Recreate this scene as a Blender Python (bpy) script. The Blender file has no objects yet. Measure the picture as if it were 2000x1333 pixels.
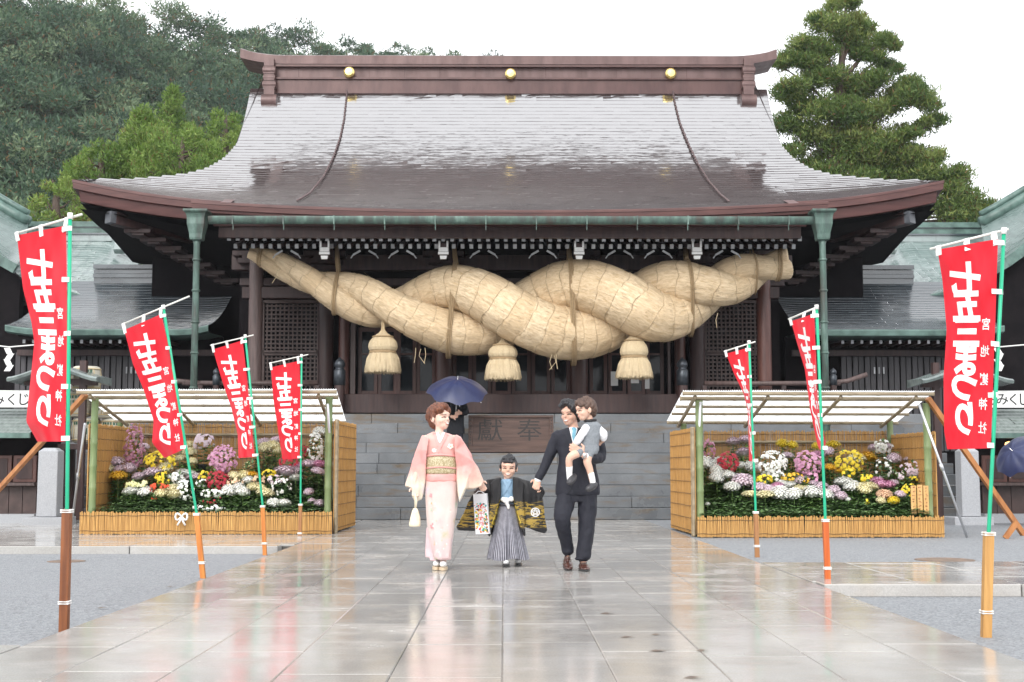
import bpy, bmesh, math, random
import numpy as np
from mathutils import Vector, Matrix, noise

random.seed(7)
scene = bpy.context.scene
COL = scene.collection
R_ = math.radians

# ------------------------------------------------------------------ camera
FPX = 2600.0
CAM = Vector((0, 0, 1.0))
cam_d = bpy.data.cameras.new('camera')
cam_d.sensor_width = 36
cam_d.lens = FPX / 2000 * 36
cam_d.clip_start = .1
cam_d.clip_end = 2000
cam = bpy.data.objects.new('camera', cam_d)
COL.objects.link(cam)
cam.location = CAM
cam.rotation_euler = (R_(90) + math.atan(247.5 / FPX), 0, -math.atan(15 / FPX))
scene.camera = cam
RM = cam.rotation_euler.to_matrix()

# ------------------------------------------------------------------ sky and sun (overcast, raining)
world = bpy.data.worlds.new('World')
scene.world = world
world.use_nodes = True
nt = world.node_tree
nt.nodes.clear()
sky = nt.nodes.new('ShaderNodeTexSky')
sky.sky_type = 'NISHITA'
sky.sun_disc = False
SUN_EL, SUN_AZ = R_(36), R_(196)          # azimuth clockwise from +Y : behind the camera, slightly left
sky.sun_elevation = SUN_EL
sky.sun_rotation = SUN_AZ
hsv = nt.nodes.new('ShaderNodeHueSaturation')
hsv.inputs['Saturation'].default_value = .12
mixw = nt.nodes.new('ShaderNodeMix')
mixw.data_type = 'RGBA'
mixw.inputs[0].default_value = .9
mixw.inputs[7].default_value = (8.1, 8.25, 8.5, 1)   # cloud cover: an even white
bg = nt.nodes.new('ShaderNodeBackground')
bg.inputs[1].default_value = .12
outw = nt.nodes.new('ShaderNodeOutputWorld')
nt.links.new(sky.outputs[0], hsv.inputs['Color'])
nt.links.new(hsv.outputs[0], mixw.inputs[6])
nt.links.new(mixw.outputs[2], bg.inputs[0])
nt.links.new(bg.outputs[0], outw.inputs[0])

sun_d = bpy.data.lights.new('sun', 'SUN')
sun_d.energy = 1.5
sun_d.angle = R_(40)
sun_d.color = (1, .97, .93)
sun = bpy.data.objects.new('sun', sun_d)
COL.objects.link(sun)
sdir = Vector((math.sin(SUN_AZ) * math.cos(SUN_EL), math.cos(SUN_AZ) * math.cos(SUN_EL), math.sin(SUN_EL)))
sun.rotation_euler = sdir.to_track_quat('Z', 'Y').to_euler()
sun.location = (0, -10, 40)

vs = scene.view_settings
vs.view_transform = 'Standard'
vs.look = 'None'
vs.gamma = 1
vs.use_curve_mapping = False
vs.exposure = .9
scene.cycles.use_denoising = True
scene.cycles.max_bounces = 8
scene.cycles.transparent_max_bounces = 8

# ------------------------------------------------------------------ helpers
def ray(px, py):
    return RM @ Vector(((px - 1000) / FPX, (666.5 - py) / FPX, -1))

def P(px, py, Y):
    """world point seen at photo pixel px,py at distance Y"""
    d = ray(px, py)
    return CAM + d * (Y / d.y)

def G(px, py, z=0.0):
    d = ray(px, py)
    return CAM + d * ((z - CAM.z) / d.z)

def lerp(a, b, t):
    return a + (b - a) * t

def interp(tab, x):
    if x <= tab[0][0]: return tab[0][1]
    for (a, va), (b, vb) in zip(tab, tab[1:]):
        if x <= b:
            return lerp(va, vb, (x - a) / (b - a)) if b > a else vb
    return tab[-1][1]

def wloc(o):
    v = Vector((0, 0, 0))
    while o is not None:
        v += o.location
        o = o.parent
    return v

def link(o, parent=None):
    COL.objects.link(o)
    if parent is not None:
        o.parent = parent
    return o

def tag(o, label=None, cat=None, group=None, kind=None):
    if label: o['label'] = label
    if cat: o['category'] = cat
    if group: o['group'] = group
    if kind: o['kind'] = kind
    return o

def thing(name, loc, label=None, cat=None, group=None, kind=None):
    o = bpy.data.objects.new(name, None)
    o.empty_display_size = .2
    link(o)
    o.location = loc
    return tag(o, label, cat, group, kind)

def copy_tree(o, parent=None, loc=None):
    c = o.copy()
    COL.objects.link(c)
    c.parent = parent
    if loc is not None: c.location = loc
    for ch in o.children:
        copy_tree(ch, c)
    return c

def mesh_obj(name, verts, faces, mats, parent=None, smooth=False, midx=None, world_coords=True):
    me = bpy.data.meshes.new(name)
    if parent is not None and world_coords:
        w = wloc(parent)
        verts = [(v[0] - w.x, v[1] - w.y, v[2] - w.z) for v in verts]
    me.from_pydata([tuple(v) for v in verts], [], faces)
    if not isinstance(mats, (list, tuple)): mats = [mats]
    for m in mats: me.materials.append(m)
    if midx: me.polygons.foreach_set('material_index', midx)
    if smooth: me.polygons.foreach_set('use_smooth', [True] * len(me.polygons))
    me.update()
    return link(bpy.data.objects.new(name, me), parent)

class MB:
    def __init__(s):
        s.v = []; s.f = []; s.mi = []
    def add(s, verts, faces, m=0):
        k = len(s.v)
        s.v += [Vector(v) for v in verts]
        s.f += [tuple(i + k for i in f) for f in faces]
        s.mi += [m] * len(faces)
    def box(s, c, size, m=0, rot=None, top=1.0):
        x, y, z = size[0] / 2, size[1] / 2, size[2] / 2
        vs_ = [Vector((sx * x * (top if sz > 0 else 1), sy * y * (top if sz > 0 else 1), sz * z))
               for sz in (-1, 1) for sy in (-1, 1) for sx in (-1, 1)]
        if rot is not None: vs_ = [rot @ v for v in vs_]
        c = Vector(c)
        s.add([v + c for v in vs_], [(0, 2, 3, 1), (4, 5, 7, 6), (0, 1, 5, 4), (2, 6, 7, 3), (0, 4, 6, 2), (1, 3, 7, 5)], m)
    def bar(s, a, b, w, h=None, m=0, up=(0, 0, 1)):
        """rectangular bar from a to b"""
        a = Vector(a); b = Vector(b); h = h or w
        d = (b - a); L = d.length; d.normalize()
        upv = Vector(up)
        if abs(d.dot(upv)) > .98: upv = Vector((0, 1, 0))
        x = d.cross(upv).normalized(); z = x.cross(d)
        rot = Matrix((x, d, z)).transposed()
        s.box((a + b) / 2, (w, L, h), m, rot)
    def tube(s, pts, rad, n=8, m=0, cap=True, squash=None, closed=False):
        pts = [Vector(p) for p in pts]
        if not isinstance(rad, (list, tuple)): rad = [rad] * len(pts)
        k0 = len(s.v)
        N = len(pts)
        prev = None
        for i, p in enumerate(pts):
            if closed: d = pts[(i + 1) % N] - pts[i - 1]
            else: d = pts[min(i + 1, N - 1)] - pts[max(i - 1, 0)]
            if d.length < 1e-9: d = Vector((0, 0, 1))
            d.normalize()
            if prev is None:
                ref = Vector((0, 0, 1)) if abs(d.z) < .9 else Vector((0, 1, 0))
                x = d.cross(ref).normalized()
            else:
                x = prev - d * prev.dot(d)
                if x.length < 1e-6: x = d.orthogonal()
                x.normalize()
            prev = x
            y = d.cross(x)
            r = rad[i]
            for j in range(n):
                a = 2 * math.pi * j / n
                s.v.append(p + x * (math.cos(a) * r) + y * (math.sin(a) * r))
        rng = N if closed else N - 1
        for i in range(rng):
            for j in range(n):
                a = k0 + i * n + j; b = k0 + i * n + (j + 1) % n
                i2 = (i + 1) % N
                c = k0 + i2 * n + (j + 1) % n; d_ = k0 + i2 * n + j
                s.f.append((a, b, c, d_)); s.mi.append(m)
        if cap and not closed:
            s.f.append(tuple(k0 + j for j in reversed(range(n)))); s.mi.append(m)
            s.f.append(tuple(k0 + (N - 1) * n + j for j in range(n))); s.mi.append(m)
    def lathe(s, prof, c=(0, 0, 0), n=16, m=0, axis=None):
        c = Vector(c)
        k0 = len(s.v)
        rot = axis
        for r, z in prof:
            for j in range(n):
                a = 2 * math.pi * j / n
                v = Vector((r * math.cos(a), r * math.sin(a), z))
                if rot is not None: v = rot @ v
                s.v.append(c + v)
        for i in range(len(prof) - 1):
            for j in range(n):
                s.f.append((k0 + i * n + j, k0 + i * n + (j + 1) % n, k0 + (i + 1) * n + (j + 1) % n, k0 + (i + 1) * n + j)); s.mi.append(m)
        s.f.append(tuple(k0 + j for j in reversed(range(n)))); s.mi.append(m)
        s.f.append(tuple(k0 + (len(prof) - 1) * n + j for j in range(n))); s.mi.append(m)
    def loft(s, rings, m=0, cap=True):
        k0 = len(s.v); n = len(rings[0])
        for r in rings: s.v += [Vector(p) for p in r]
        for i in range(len(rings) - 1):
            for j in range(n):
                s.f.append((k0 + i * n + j, k0 + i * n + (j + 1) % n, k0 + (i + 1) * n + (j + 1) % n, k0 + (i + 1) * n + j)); s.mi.append(m)
        if cap:
            s.f.append(tuple(k0 + j for j in reversed(range(n)))); s.mi.append(m)
            s.f.append(tuple(k0 + (len(rings) - 1) * n + j for j in range(n))); s.mi.append(m)
    def grid(s, rows, m=0, flip=False):
        """rows: list of equal-length point lists"""
        k0 = len(s.v); n = len(rows[0])
        for r in rows: s.v += [Vector(p) for p in r]
        for i in range(len(rows) - 1):
            for j in range(n - 1):
                q = (k0 + i * n + j, k0 + i * n + j + 1, k0 + (i + 1) * n + j + 1, k0 + (i + 1) * n + j)
                s.f.append(q[::-1] if flip else q); s.mi.append(m)
    def ellipsoid(s, c, r, n=16, rows=10, m=0, rot=None):
        c = Vector(c)
        prof = []
        k0 = len(s.v)
        for i in range(rows + 1):
            t = -math.pi / 2 + math.pi * i / rows
            rr = max(math.cos(t), .02)
            for j in range(n):
                a = 2 * math.pi * j / n
                v = Vector((r[0] * rr * math.cos(a), r[1] * rr * math.sin(a), r[2] * math.sin(t)))
                if rot is not None: v = rot @ v
                s.v.append(c + v)
        for i in range(rows):
            for j in range(n):
                s.f.append((k0 + i * n + j, k0 + i * n + (j + 1) % n, k0 + (i + 1) * n + (j + 1) % n, k0 + (i + 1) * n + j)); s.mi.append(m)
        s.f.append(tuple(k0 + j for j in reversed(range(n)))); s.mi.append(m)
        s.f.append(tuple(k0 + rows * n + j for j in range(n))); s.mi.append(m)
    def build(s, name, mats, parent=None, smooth=False, bevel=0, world_coords=True, auto=None):
        o = mesh_obj(name, s.v, s.f, mats, parent, smooth, s.mi if isinstance(mats, (list, tuple)) and len(mats) > 1 else None, world_coords)
        if bevel:
            bm = bmesh.new(); bm.from_mesh(o.data)
            bmesh.ops.bevel(bm, geom=bm.edges[:], offset=bevel, segments=1, affect='EDGES', clamp_overlap=True)
            bm.to_mesh(o.data); bm.free()
        if auto is not None:
            o.data.polygons.foreach_set('use_smooth', [True] * len(o.data.polygons))
            o.data.set_sharp_from_angle(angle=R_(auto))
        return o

ws_scene = bpy.data.scenes.new('workshop')      # small scratch scene so that modifiers evaluate quickly; removed at the end
def remeshed(name, mb, mat, parent, voxel=.008, smooth_it=3, wrinkle=0, wscale=20, drape=1.0):
    """union of closed shapes -> one continuous smooth surface"""
    tmp = mesh_obj('tmp', mb.v, mb.f, mat)
    COL.objects.unlink(tmp); ws_scene.collection.objects.link(tmp)
    md = tmp.modifiers.new('r', 'REMESH'); md.mode = 'VOXEL'; md.voxel_size = voxel; md.adaptivity = 0
    sm = tmp.modifiers.new('s', 'SMOOTH'); sm.factor = .5; sm.iterations = smooth_it
    ws_scene.view_layers[0].update(); dg = ws_scene.view_layers[0].depsgraph
    me = bpy.data.meshes.new_from_object(tmp.evaluated_get(dg))
    me.name = name
    old = tmp.data
    bpy.data.objects.remove(tmp); bpy.data.meshes.remove(old)
    w = wloc(parent) if parent is not None else Vector((0, 0, 0))
    n = len(me.vertices)
    co = np.empty(n * 3, np.float32); me.vertices.foreach_get('co', co); co = co.reshape(-1, 3)
    if wrinkle:
        nr = np.empty(n * 3, np.float32); me.vertex_normals.foreach_get('vector', nr); nr = nr.reshape(-1, 3)
        dd = np.array([noise.noise(Vector((c[0] * wscale, c[1] * wscale, c[2] * wscale * drape))) + .5 * noise.noise(Vector((c[0] * wscale * 2.3, c[1] * wscale * 2.3, c[2] * wscale * 1.6 * drape + 5))) for c in co], np.float32)
        co = co + nr * (dd * wrinkle)[:, None]
    co = co - np.array(w, np.float32)[None]
    me.vertices.foreach_set('co', co.ravel())
    me.materials.clear(); me.materials.append(mat)
    me.polygons.foreach_set('use_smooth', [True] * len(me.polygons))
    return link(bpy.data.objects.new(name, me), parent)

# ------------------------------------------------------------------ materials
def nodes_of(name):
    m = bpy.data.materials.new(name); m.use_nodes = True
    n = m.node_tree
    b = n.nodes['Principled BSDF']
    return m, n, b

def coord(n, mode='pos', stretch=(1, 1, 1), rnd=False):
    if mode == 'pos': src = n.nodes.new('ShaderNodeNewGeometry').outputs['Position']
    elif mode == 'uv': src = n.nodes.new('ShaderNodeTexCoord').outputs['UV']
    else: src = n.nodes.new('ShaderNodeTexCoord').outputs['Object']
    if rnd:
        oi = n.nodes.new('ShaderNodeObjectInfo')
        mul = n.nodes.new('ShaderNodeMath'); mul.operation = 'MULTIPLY'; mul.inputs[1].default_value = 57
        n.links.new(oi.outputs['Random'], mul.inputs[0])
        ad = n.nodes.new('ShaderNodeVectorMath'); ad.operation = 'ADD'
        n.links.new(src, ad.inputs[0]); n.links.new(mul.outputs[0], ad.inputs[1])
        src = ad.outputs[0]
    mp = n.nodes.new('ShaderNodeMapping'); mp.inputs['Scale'].default_value = stretch
    n.links.new(src, mp.inputs[0])
    return mp.outputs[0]

def noise_n(n, vec, scale, detail=5, rough=.6, dist=0):
    t = n.nodes.new('ShaderNodeTexNoise')
    t.inputs['Scale'].default_value = scale; t.inputs['Detail'].default_value = detail
    t.inputs['Roughness'].default_value = rough; t.inputs['Distortion'].default_value = dist
    n.links.new(vec, t.inputs['Vector'])
    return t.outputs['Fac']

def ramp(n, fac, stops):
    r = n.nodes.new('ShaderNodeValToRGB')
    while len(r.color_ramp.elements) < len(stops): r.color_ramp.elements.new(.5)
    for e, (p, c) in zip(r.color_ramp.elements, stops):
        e.position = p
        e.color = (c[0], c[1], c[2], 1) if isinstance(c, (tuple, list)) else (c, c, c, 1)
    n.links.new(fac, r.inputs[0])
    return r.outputs[0]

def mixc(n, fac, a, b, mode='MIX'):
    x = n.nodes.new('ShaderNodeMix'); x.data_type = 'RGBA'; x.blend_type = mode
    def put(sock, val):
        if hasattr(val, 'is_output') or isinstance(val, bpy.types.NodeSocket): n.links.new(val, sock)
        elif isinstance(val, (int, float)): sock.default_value = val if sock.type == 'VALUE' else (val, val, val, 1)
        else: sock.default_value = (val[0], val[1], val[2], 1)
    put(x.inputs[0], fac); put(x.inputs[6], a); put(x.inputs[7], b)
    return x.outputs[2]

def bumpn(n, b, h, strength=.3, dist=.01):
    bp = n.nodes.new('ShaderNodeBump'); bp.inputs['Strength'].default_value = strength; bp.inputs['Distance'].default_value = dist
    n.links.new(h, bp.inputs['Height'])
    n.links.new(bp.outputs[0], b.inputs['Normal'])
    return bp

def rand_v(n, colsock, amt):
    """per-object brightness variation"""
    oi = n.nodes.new('ShaderNodeObjectInfo')
    mr = n.nodes.new('ShaderNodeMapRange'); mr.inputs[3].default_value = 1 - amt; mr.inputs[4].default_value = 1 + amt
    n.links.new(oi.outputs['Random'], mr.inputs[0])
    h = n.nodes.new('ShaderNodeHueSaturation')
    n.links.new(mr.outputs[0], h.inputs['Value']); n.links.new(colsock, h.inputs['Color'])
    return h.outputs[0]

def M(name, c1, c2=None, scale=6, rough=.6, rough2=None, metal=0, spec=.5, bump=0, bscale=60, bdist=.01, stretch=(1, 1, 1), mode='pos', rv=0, lo=.35, hi=.65, detail=5, coat=0, sheen=0, rnd=False):
    m, n, b = nodes_of(name)
    vec = coord(n, mode, stretch, rnd)
    f = noise_n(n, vec, scale, detail)
    col = ramp(n, f, [(lo, c1), (hi, c2 or c1)])
    if rv: col = rand_v(n, col, rv)
    n.links.new(col, b.inputs['Base Color'])
    if rough2 is not None:
        f2 = noise_n(n, vec, scale * .7 + 1, 4)
        n.links.new(ramp(n, f2, [(.35, rough), (.65, rough2)]), b.inputs['Roughness'])
    else: b.inputs['Roughness'].default_value = rough
    b.inputs['Metallic'].default_value = metal
    b.inputs['Specular IOR Level'].default_value = spec
    if coat: b.inputs['Coat Weight'].default_value = coat; b.inputs['Coat Roughness'].default_value = .1
    if sheen: b.inputs['Sheen Weight'].default_value = sheen
    if bump:
        f3 = noise_n(n, vec, bscale, 4)
        bumpn(n, b, f3, bump, bdist)
    return m

# wet granite paving
def make_paving(name, c1, c2, c3):
    m, n, b = nodes_of(name)
    vec = coord(n)
    big = noise_n(n, vec, 1.1, 5)
    fine = noise_n(n, vec, 90, 3)
    strk = noise_n(n, coord(n, 'pos', (1.2, 6, 1)), 2.2, 5)
    c = mixc(n, ramp(n, big, [(.35, 0), (.7, 1)]), c1, c2)
    c = mixc(n, ramp(n, strk, [(.52, 0), (.72, .6)]), c, c3)
    c = mixc(n, ramp(n, fine, [(.35, .35), (.65, 0)]), c, (c1[0] * .55, c1[1] * .55, c1[2] * .55))
    c = rand_v(n, c, .1)
    n.links.new(c, b.inputs['Base Color'])
    wet = noise_n(n, vec, 1.6, 6, .65)
    r = ramp(n, wet, [(.34, .05), (.52, .13), (.72, .33)])
    n.links.new(r, b.inputs['Roughness'])
    b.inputs['IOR'].default_value = 1.42
    mxb = mixc(n, .5, fine, noise_n(n, vec, 14, 4))
    bumpn(n, b, mxb, .10, .006)
    return m
m_pave = make_paving('wet_granite', (.36, .345, .325), (.48, .465, .445), (.40, .36, .31))
m_pave2 = make_paving('wet_granite_pale', (.40, .39, .37), (.50, .49, .47), (.42, .39, .34))
m_joint = M('joint_mortar', (.06, .055, .05), (.12, .11, .10), 20, .6)

def make_gravel(name):
    m, n, b = nodes_of(name)
    vec = coord(n)
    v = n.nodes.new('ShaderNodeTexVoronoi'); v.inputs['Scale'].default_value = 55
    n.links.new(vec, v.inputs['Vector'])
    big = noise_n(n, vec, .5, 4)
    c = mixc(n, v.outputs['Color'], (.115, .122, .13), (.33, .345, .365))
    c = mixc(n, ramp(n, big, [(.35, 0), (.7, .45)]), c, (.25, .26, .275))
    n.links.new(c, b.inputs['Base Color'])
    b.inputs['Roughness'].default_value = .6
    bumpn(n, b, v.outputs['Distance'], .8, .015)
    return m
m_gravel = make_gravel('wet_gravel')

def make_stepstone():
    m, n, b = nodes_of('step_granite')
    vec = coord(n)
    fine = noise_n(n, vec, 70, 3)
    big = noise_n(n, vec, 1.3, 5)
    c = mixc(n, ramp(n, big, [(.35, 0), (.65, 1)]), (.112, .121, .130), (.17, .18, .19))
    c = mixc(n, ramp(n, fine, [(.4, .3), (.6, 0)]), c, (.06, .066, .072))
    st = noise_n(n, coord(n, 'pos', (.8, 3, 5)), 1.4, 6, .6, .6)
    c = mixc(n, ramp(n, st, [(.52, 0), (.66, .75)]), c, (.13, .095, .06))
    c = rand_v(n, c, .12)
    n.links.new(c, b.inputs['Base Color'])
    n.links.new(ramp(n, big, [(.3, .2), (.7, .5)]), b.inputs['Roughness'])
    bumpn(n, b, fine, .2, .006)
    return m
m_step = make_stepstone()
m_post_stone = M('post_granite', (.30, .31, .33), (.40, .41, .43), 60, .55, bump=.2, bscale=120)

m_wood = M('dark_timber', (.024, .010, .010), (.048, .022, .019), 4, .45, rough2=.6, stretch=(3, 3, .35), bump=.15, bscale=30, rv=.15)
m_wood_red = M('red_brown_timber', (.060, .021, .016), (.105, .040, .030), 4, .4, stretch=(3, 3, .35), bump=.15, bscale=30, rv=.15)
m_wood_grey = M('grey_timber', (.062, .040, .037), (.11, .074, .068), 5, .5, stretch=(4, 4, .3), bump=.15, bscale=30, rv=.15)
m_wood_or = M('orange_timber', (.32, .12, .035), (.45, .19, .06), 3, .5, stretch=(4, 4, .4), bump=.1)
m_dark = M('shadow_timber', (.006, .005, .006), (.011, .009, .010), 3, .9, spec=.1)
m_lattice = M('lattice_timber', (.040, .022, .019), (.070, .041, .036), 6, .5)
m_white = M('white_paint', (.70, .70, .68), (.78, .78, .76), 8, .5)
m_tip = M('rafter_tip_paint', (.27, .28, .29), (.38, .39, .40), 8, .5, rv=.3)
m_fascia = M('copper_brown_edge', (.065, .022, .020), (.11, .042, .036), 3, .35, rough2=.5, stretch=(.5, 1, 4), bump=.05)
m_ridge = M('copper_brown_ridge', (.085, .048, .045), (.14, .084, .078), 2.2, .32, rough2=.5, stretch=(1.5, 1, .4), metal=.25)
m_ridge_d = M('copper_brown_ridge_dark', (.06, .026, .024), (.095, .048, .043), 2.5, .3, stretch=(1.5, 1, .4), metal=.2)
m_gold = M('gold_leaf', (.95, .72, .25), (.95, .75, .30), 4, .25, metal=1)
m_glass = M('dark_glass', (.012, .016, .020), None, 4, .08, spec=.25)

def make_roofmetal(name, c1, c2, ior, r1, r2, streak=None):
    m, n, b = nodes_of(name)
    vec = coord(n, 'pos', (.6, 1.6, 1.6))
    big = noise_n(n, vec, 2.0, 6)
    c = mixc(n, ramp(n, big, [(.35, 0), (.65, 1)]), c1, c2)
    if streak:
        s = noise_n(n, coord(n, 'pos', (5, .6, .6)), 1.5, 5)
        c = mixc(n, ramp(n, s, [(.5, 0), (.68, .7)]), c, streak)
    n.links.new(c, b.inputs['Base Color'])
    b.inputs['IOR'].default_value = ior
    n.links.new(ramp(n, big, [(.35, r1), (.65, r2)]), b.inputs['Roughness'])
    wv = noise_n(n, coord(n, 'pos', (.8, 6, 6)), 3.0, 3)
    bumpn(n, b, wv, .05, .02)
    return m
m_roof = make_roofmetal('wet_copper_shingle', (.030, .021, .021), (.045, .034, .034), 5.5, .06, .12)
m_roof_porch = make_roofmetal('matt_copper_shingle', (.030, .020, .020), (.05, .037, .037), 1.7, .14, .30)  # dull copper, used on the front edges of the plates
def make_painted_refl_roof():
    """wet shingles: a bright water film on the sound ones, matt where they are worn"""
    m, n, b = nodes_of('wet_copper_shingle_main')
    at = n.nodes.new('ShaderNodeAttribute'); at.attribute_name = 'painted_refl'
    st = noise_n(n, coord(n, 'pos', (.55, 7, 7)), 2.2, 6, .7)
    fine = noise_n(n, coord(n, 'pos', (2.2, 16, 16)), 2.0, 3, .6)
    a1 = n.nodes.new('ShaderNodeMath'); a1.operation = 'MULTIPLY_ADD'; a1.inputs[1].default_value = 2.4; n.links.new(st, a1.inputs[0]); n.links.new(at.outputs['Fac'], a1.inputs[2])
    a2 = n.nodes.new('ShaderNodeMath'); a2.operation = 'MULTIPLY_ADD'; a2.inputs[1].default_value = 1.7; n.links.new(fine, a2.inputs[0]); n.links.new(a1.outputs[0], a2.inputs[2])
    mask = n.nodes.new('ShaderNodeMapRange'); mask.inputs[1].default_value = 2.46; mask.inputs[2].default_value = 2.62  # dulls the lower slope's shine to imitate the ridge's dark reflection
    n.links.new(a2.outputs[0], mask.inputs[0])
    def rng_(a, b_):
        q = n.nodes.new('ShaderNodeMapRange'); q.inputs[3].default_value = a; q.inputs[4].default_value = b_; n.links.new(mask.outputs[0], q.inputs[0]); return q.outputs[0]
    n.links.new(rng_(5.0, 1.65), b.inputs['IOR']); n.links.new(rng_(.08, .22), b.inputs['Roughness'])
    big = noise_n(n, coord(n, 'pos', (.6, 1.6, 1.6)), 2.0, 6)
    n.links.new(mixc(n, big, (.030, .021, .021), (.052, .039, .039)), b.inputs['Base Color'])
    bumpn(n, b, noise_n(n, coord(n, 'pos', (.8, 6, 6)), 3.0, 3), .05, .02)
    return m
m_roof_main = make_painted_refl_roof()
m_green = make_roofmetal('verdigris_copper_shingle', (.13, .185, .175), (.21, .27, .26), 2.3, .15, .28, (.10, .14, .135))
m_green_dark = make_roofmetal('wet_dark_copper_shingle', (.025, .033, .04), (.05, .065, .075), 2.0, .13, .25)

def make_patina():
    m, n, b = nodes_of('verdigris_copper')
    vec = coord(n, 'pos', (2, 2, .5))
    f = noise_n(n, vec, 2.4, 6, .65)
    c = ramp(n, f, [(.28, (.07, .055, .045)), (.42, (.055, .075, .065)), (.56, (.075, .13, .108)), (.76, (.19, .27, .24))])
    n.links.new(c, b.inputs['Base Color'])
    b.inputs['Roughness'].default_value = .4
    b.inputs['Metallic'].default_value = .1
    bumpn(n, b, noise_n(n, vec, 20, 4), .1, .005)
    return m
m_patina = make_patina()
# ================================================================== ground, paving, steps
gm = MB()
gm.grid([[(x, y, -.10) for x in (-400, -60, -12, 0, 12, 60, 400)] for y in (-40, 0, 8, 16, 26, 60, 700)])
tag(gm.build('gravel_ground', m_gravel), kind='structure')
g2 = MB()
g2.box((7.75, 20.3, -.055), (10.1, 11.9, .10))
g2.box((-14.0, 22.0, -.055), (6.9, 9, .10))
tag(g2.build('gravel_yard', m_gravel), kind='structure')

_slabs = {}
def slab_mesh(w, l, mat, h=.10):
    key = (round(w, 2), round(l, 1), mat.name, h)
    if key not in _slabs:
        bm = bmesh.new(); bmesh.ops.create_cube(bm, size=1)
        for v in bm.verts: v.co = Vector((v.co.x * key[0], v.co.y * key[1], v.co.z * h))
        bmesh.ops.bevel(bm, geom=bm.edges[:], offset=.006, segments=1, affect='EDGES')
        me = bpy.data.meshes.new('stone_slab'); bm.to_mesh(me); bm.free(); me.materials.append(mat)
        _slabs[key] = me
    return _slabs[key]

def lay(parent, x0, x1, y0, y1, w, lens, mat, rng, gap=.007, top=0.0, along='y'):
    """rows of slabs with recessed joints, each slab an object"""
    n = max(1, round((x1 - x0) / w)); w = (x1 - x0) / n
    for i in range(n):
        y = y0 - rng.uniform(0, .0)
        first = True
        while y < y1 - .05:
            l = rng.choice(lens)
            if first: l = rng.choice(lens) * rng.uniform(.45, 1); first = False
            l = round(min(l, y1 - y), 1)
            if l < .15: break
            if y1 - (y + l) < .25: l = round(y1 - y, 1)
            me = slab_mesh(w - gap, l, mat)
            o = link(bpy.data.objects.new('stone_slab', me), parent)
            o.location = (x0 + (i + .5) * w, y + l / 2, top - .05 + rng.uniform(-.0012, .0012))
            o.scale = (1, (l - gap) / round(l, 1), 1)
            o.rotation_euler = (rng.uniform(-.0012, .0012), rng.uniform(-.0014, .0014), 0)
            y += l

rng = random.Random(3)
def bed(name, x0, x1, y0, y1, z=-.022):
    b = MB(); b.box(((x0 + x1) / 2, (y0 + y1) / 2, z - .06), (x1 - x0, y1 - y0, .12))
    o = b.build(name, m_joint); tag(o, kind='structure'); return o
path = bed('approach_path', -2.72, 2.70, 4.0, 25.9)
lay(path, -2.72, 2.70, 4.0, 25.9, .57, (.9, 1.2, 1.5), m_pave, rng)
# paved terrace left of the path, with its kerb face
ter = bed('stone_terrace', -10.5, -2.74, 17.6, 25.9)
lay(ter, -10.5, -2.74, 17.6, 25.9, 1.05, (.9, 1.2, 1.5), m_pave2, rng)
kerb = MB()
tk = thing('terrace_kerb', (-6.3, 17.4, -.1), kind='structure')
xk = -10.5
while xk < -2.9:
    L = min(1.9, -2.76 - xk)
    b = MB(); b.box((xk + L / 2, 17.42, -.055), (L - .012, .34, .11)); b.build('kerb_stone', m_pave2, tk, bevel=.008)
    xk += L
# cross path on the right
cp = bed('cross_path', 2.72, 9.0, 11.55, 14.35)
lay(cp, 2.72, 9.0, 11.9, 14.35, .9, (.6, .6, 1.2), m_pave2, rng)
ck = thing('cross_path_kerb', (5.9, 11.7, -.1), kind='structure')
xk = 2.74
while xk < 8.9:
    L = min(1.7, 9.0 - xk)
    b = MB(); b.box((xk + L / 2, 11.71, -.05), (L - .012, .34, .11)); b.build('kerb_stone', m_pave, ck, bevel=.008)
    xk += L
cl = bed('side_path', -9.0, -2.74, 4.2, 7.65)
lay(cl, -9.0, -2.74, 4.2, 7.65, 1.0, (.6, .9), m_pave2, rng)

# flush drain cover in the gravel on each side
for (px, py, zz, lab) in ((130, 1097, -.1, 'rusty drain cover set in the gravel left of the path'), (1845, 1094, -.003, 'rusty drain cover set in the gravel right of the path')):
    c = G(px, py, zz)
    b = MB()
    rr = .22 if px < 1000 else .32
    b.lathe([(rr, -.01), (rr, .004), (rr * .9, .007), (rr * .85, .004), (.01, .004)], c, 24)
    o = b.build('drain_cover', M('rusty_iron', (.10, .07, .05), (.22, .13, .08), 9, .45, bump=.2))
    tag(o, lab, 'drain cover')

# ---------------------------------------------------------------- stone steps
RISE, TREAD, ST0 = .2175, .36, 25.9
NST = 10
steps = thing('stone_steps', (0, ST0, 0), kind='structure')
core = MB()
rng = random.Random(11)
for k in range(NST):
    z0 = k * RISE
    y0 = ST0 + k * TREAD
    depth = TREAD + .06 if k < NST - 1 else 1.6
    core.box((0, y0 + 2.2, z0 + RISE / 2 - .01), (18.3, 4.2, RISE - .03))
    x = -9.2
    while x < 9.19:
        L = rng.choice((1.7, 2.0, 2.3, 2.6))
        if 9.2 - (x + L) < 1.0: L = 9.2 - x
        b = MB()
        b.box((0, 0, 0), (L - .006, depth, RISE - .004))
        o = b.build('step_stone', m_step, steps, bevel=.008, world_coords=False)
        o.location = (x + L / 2, y0 + depth / 2 + rng.uniform(-.004, .004) - ST0, z0 + RISE / 2 + rng.uniform(-.0015, .0015))
        x += L
core.build('step_core', m_joint, steps)
ZTOP = NST * RISE
YTOP = ST0 + (NST - 1) * TREAD
plat = MB()
plat.box((0, YTOP + 1.5 + 6, ZTOP - .35), (19, 12, .66))
tag(plat.build('stone_platform', m_step), kind='structure')

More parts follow.
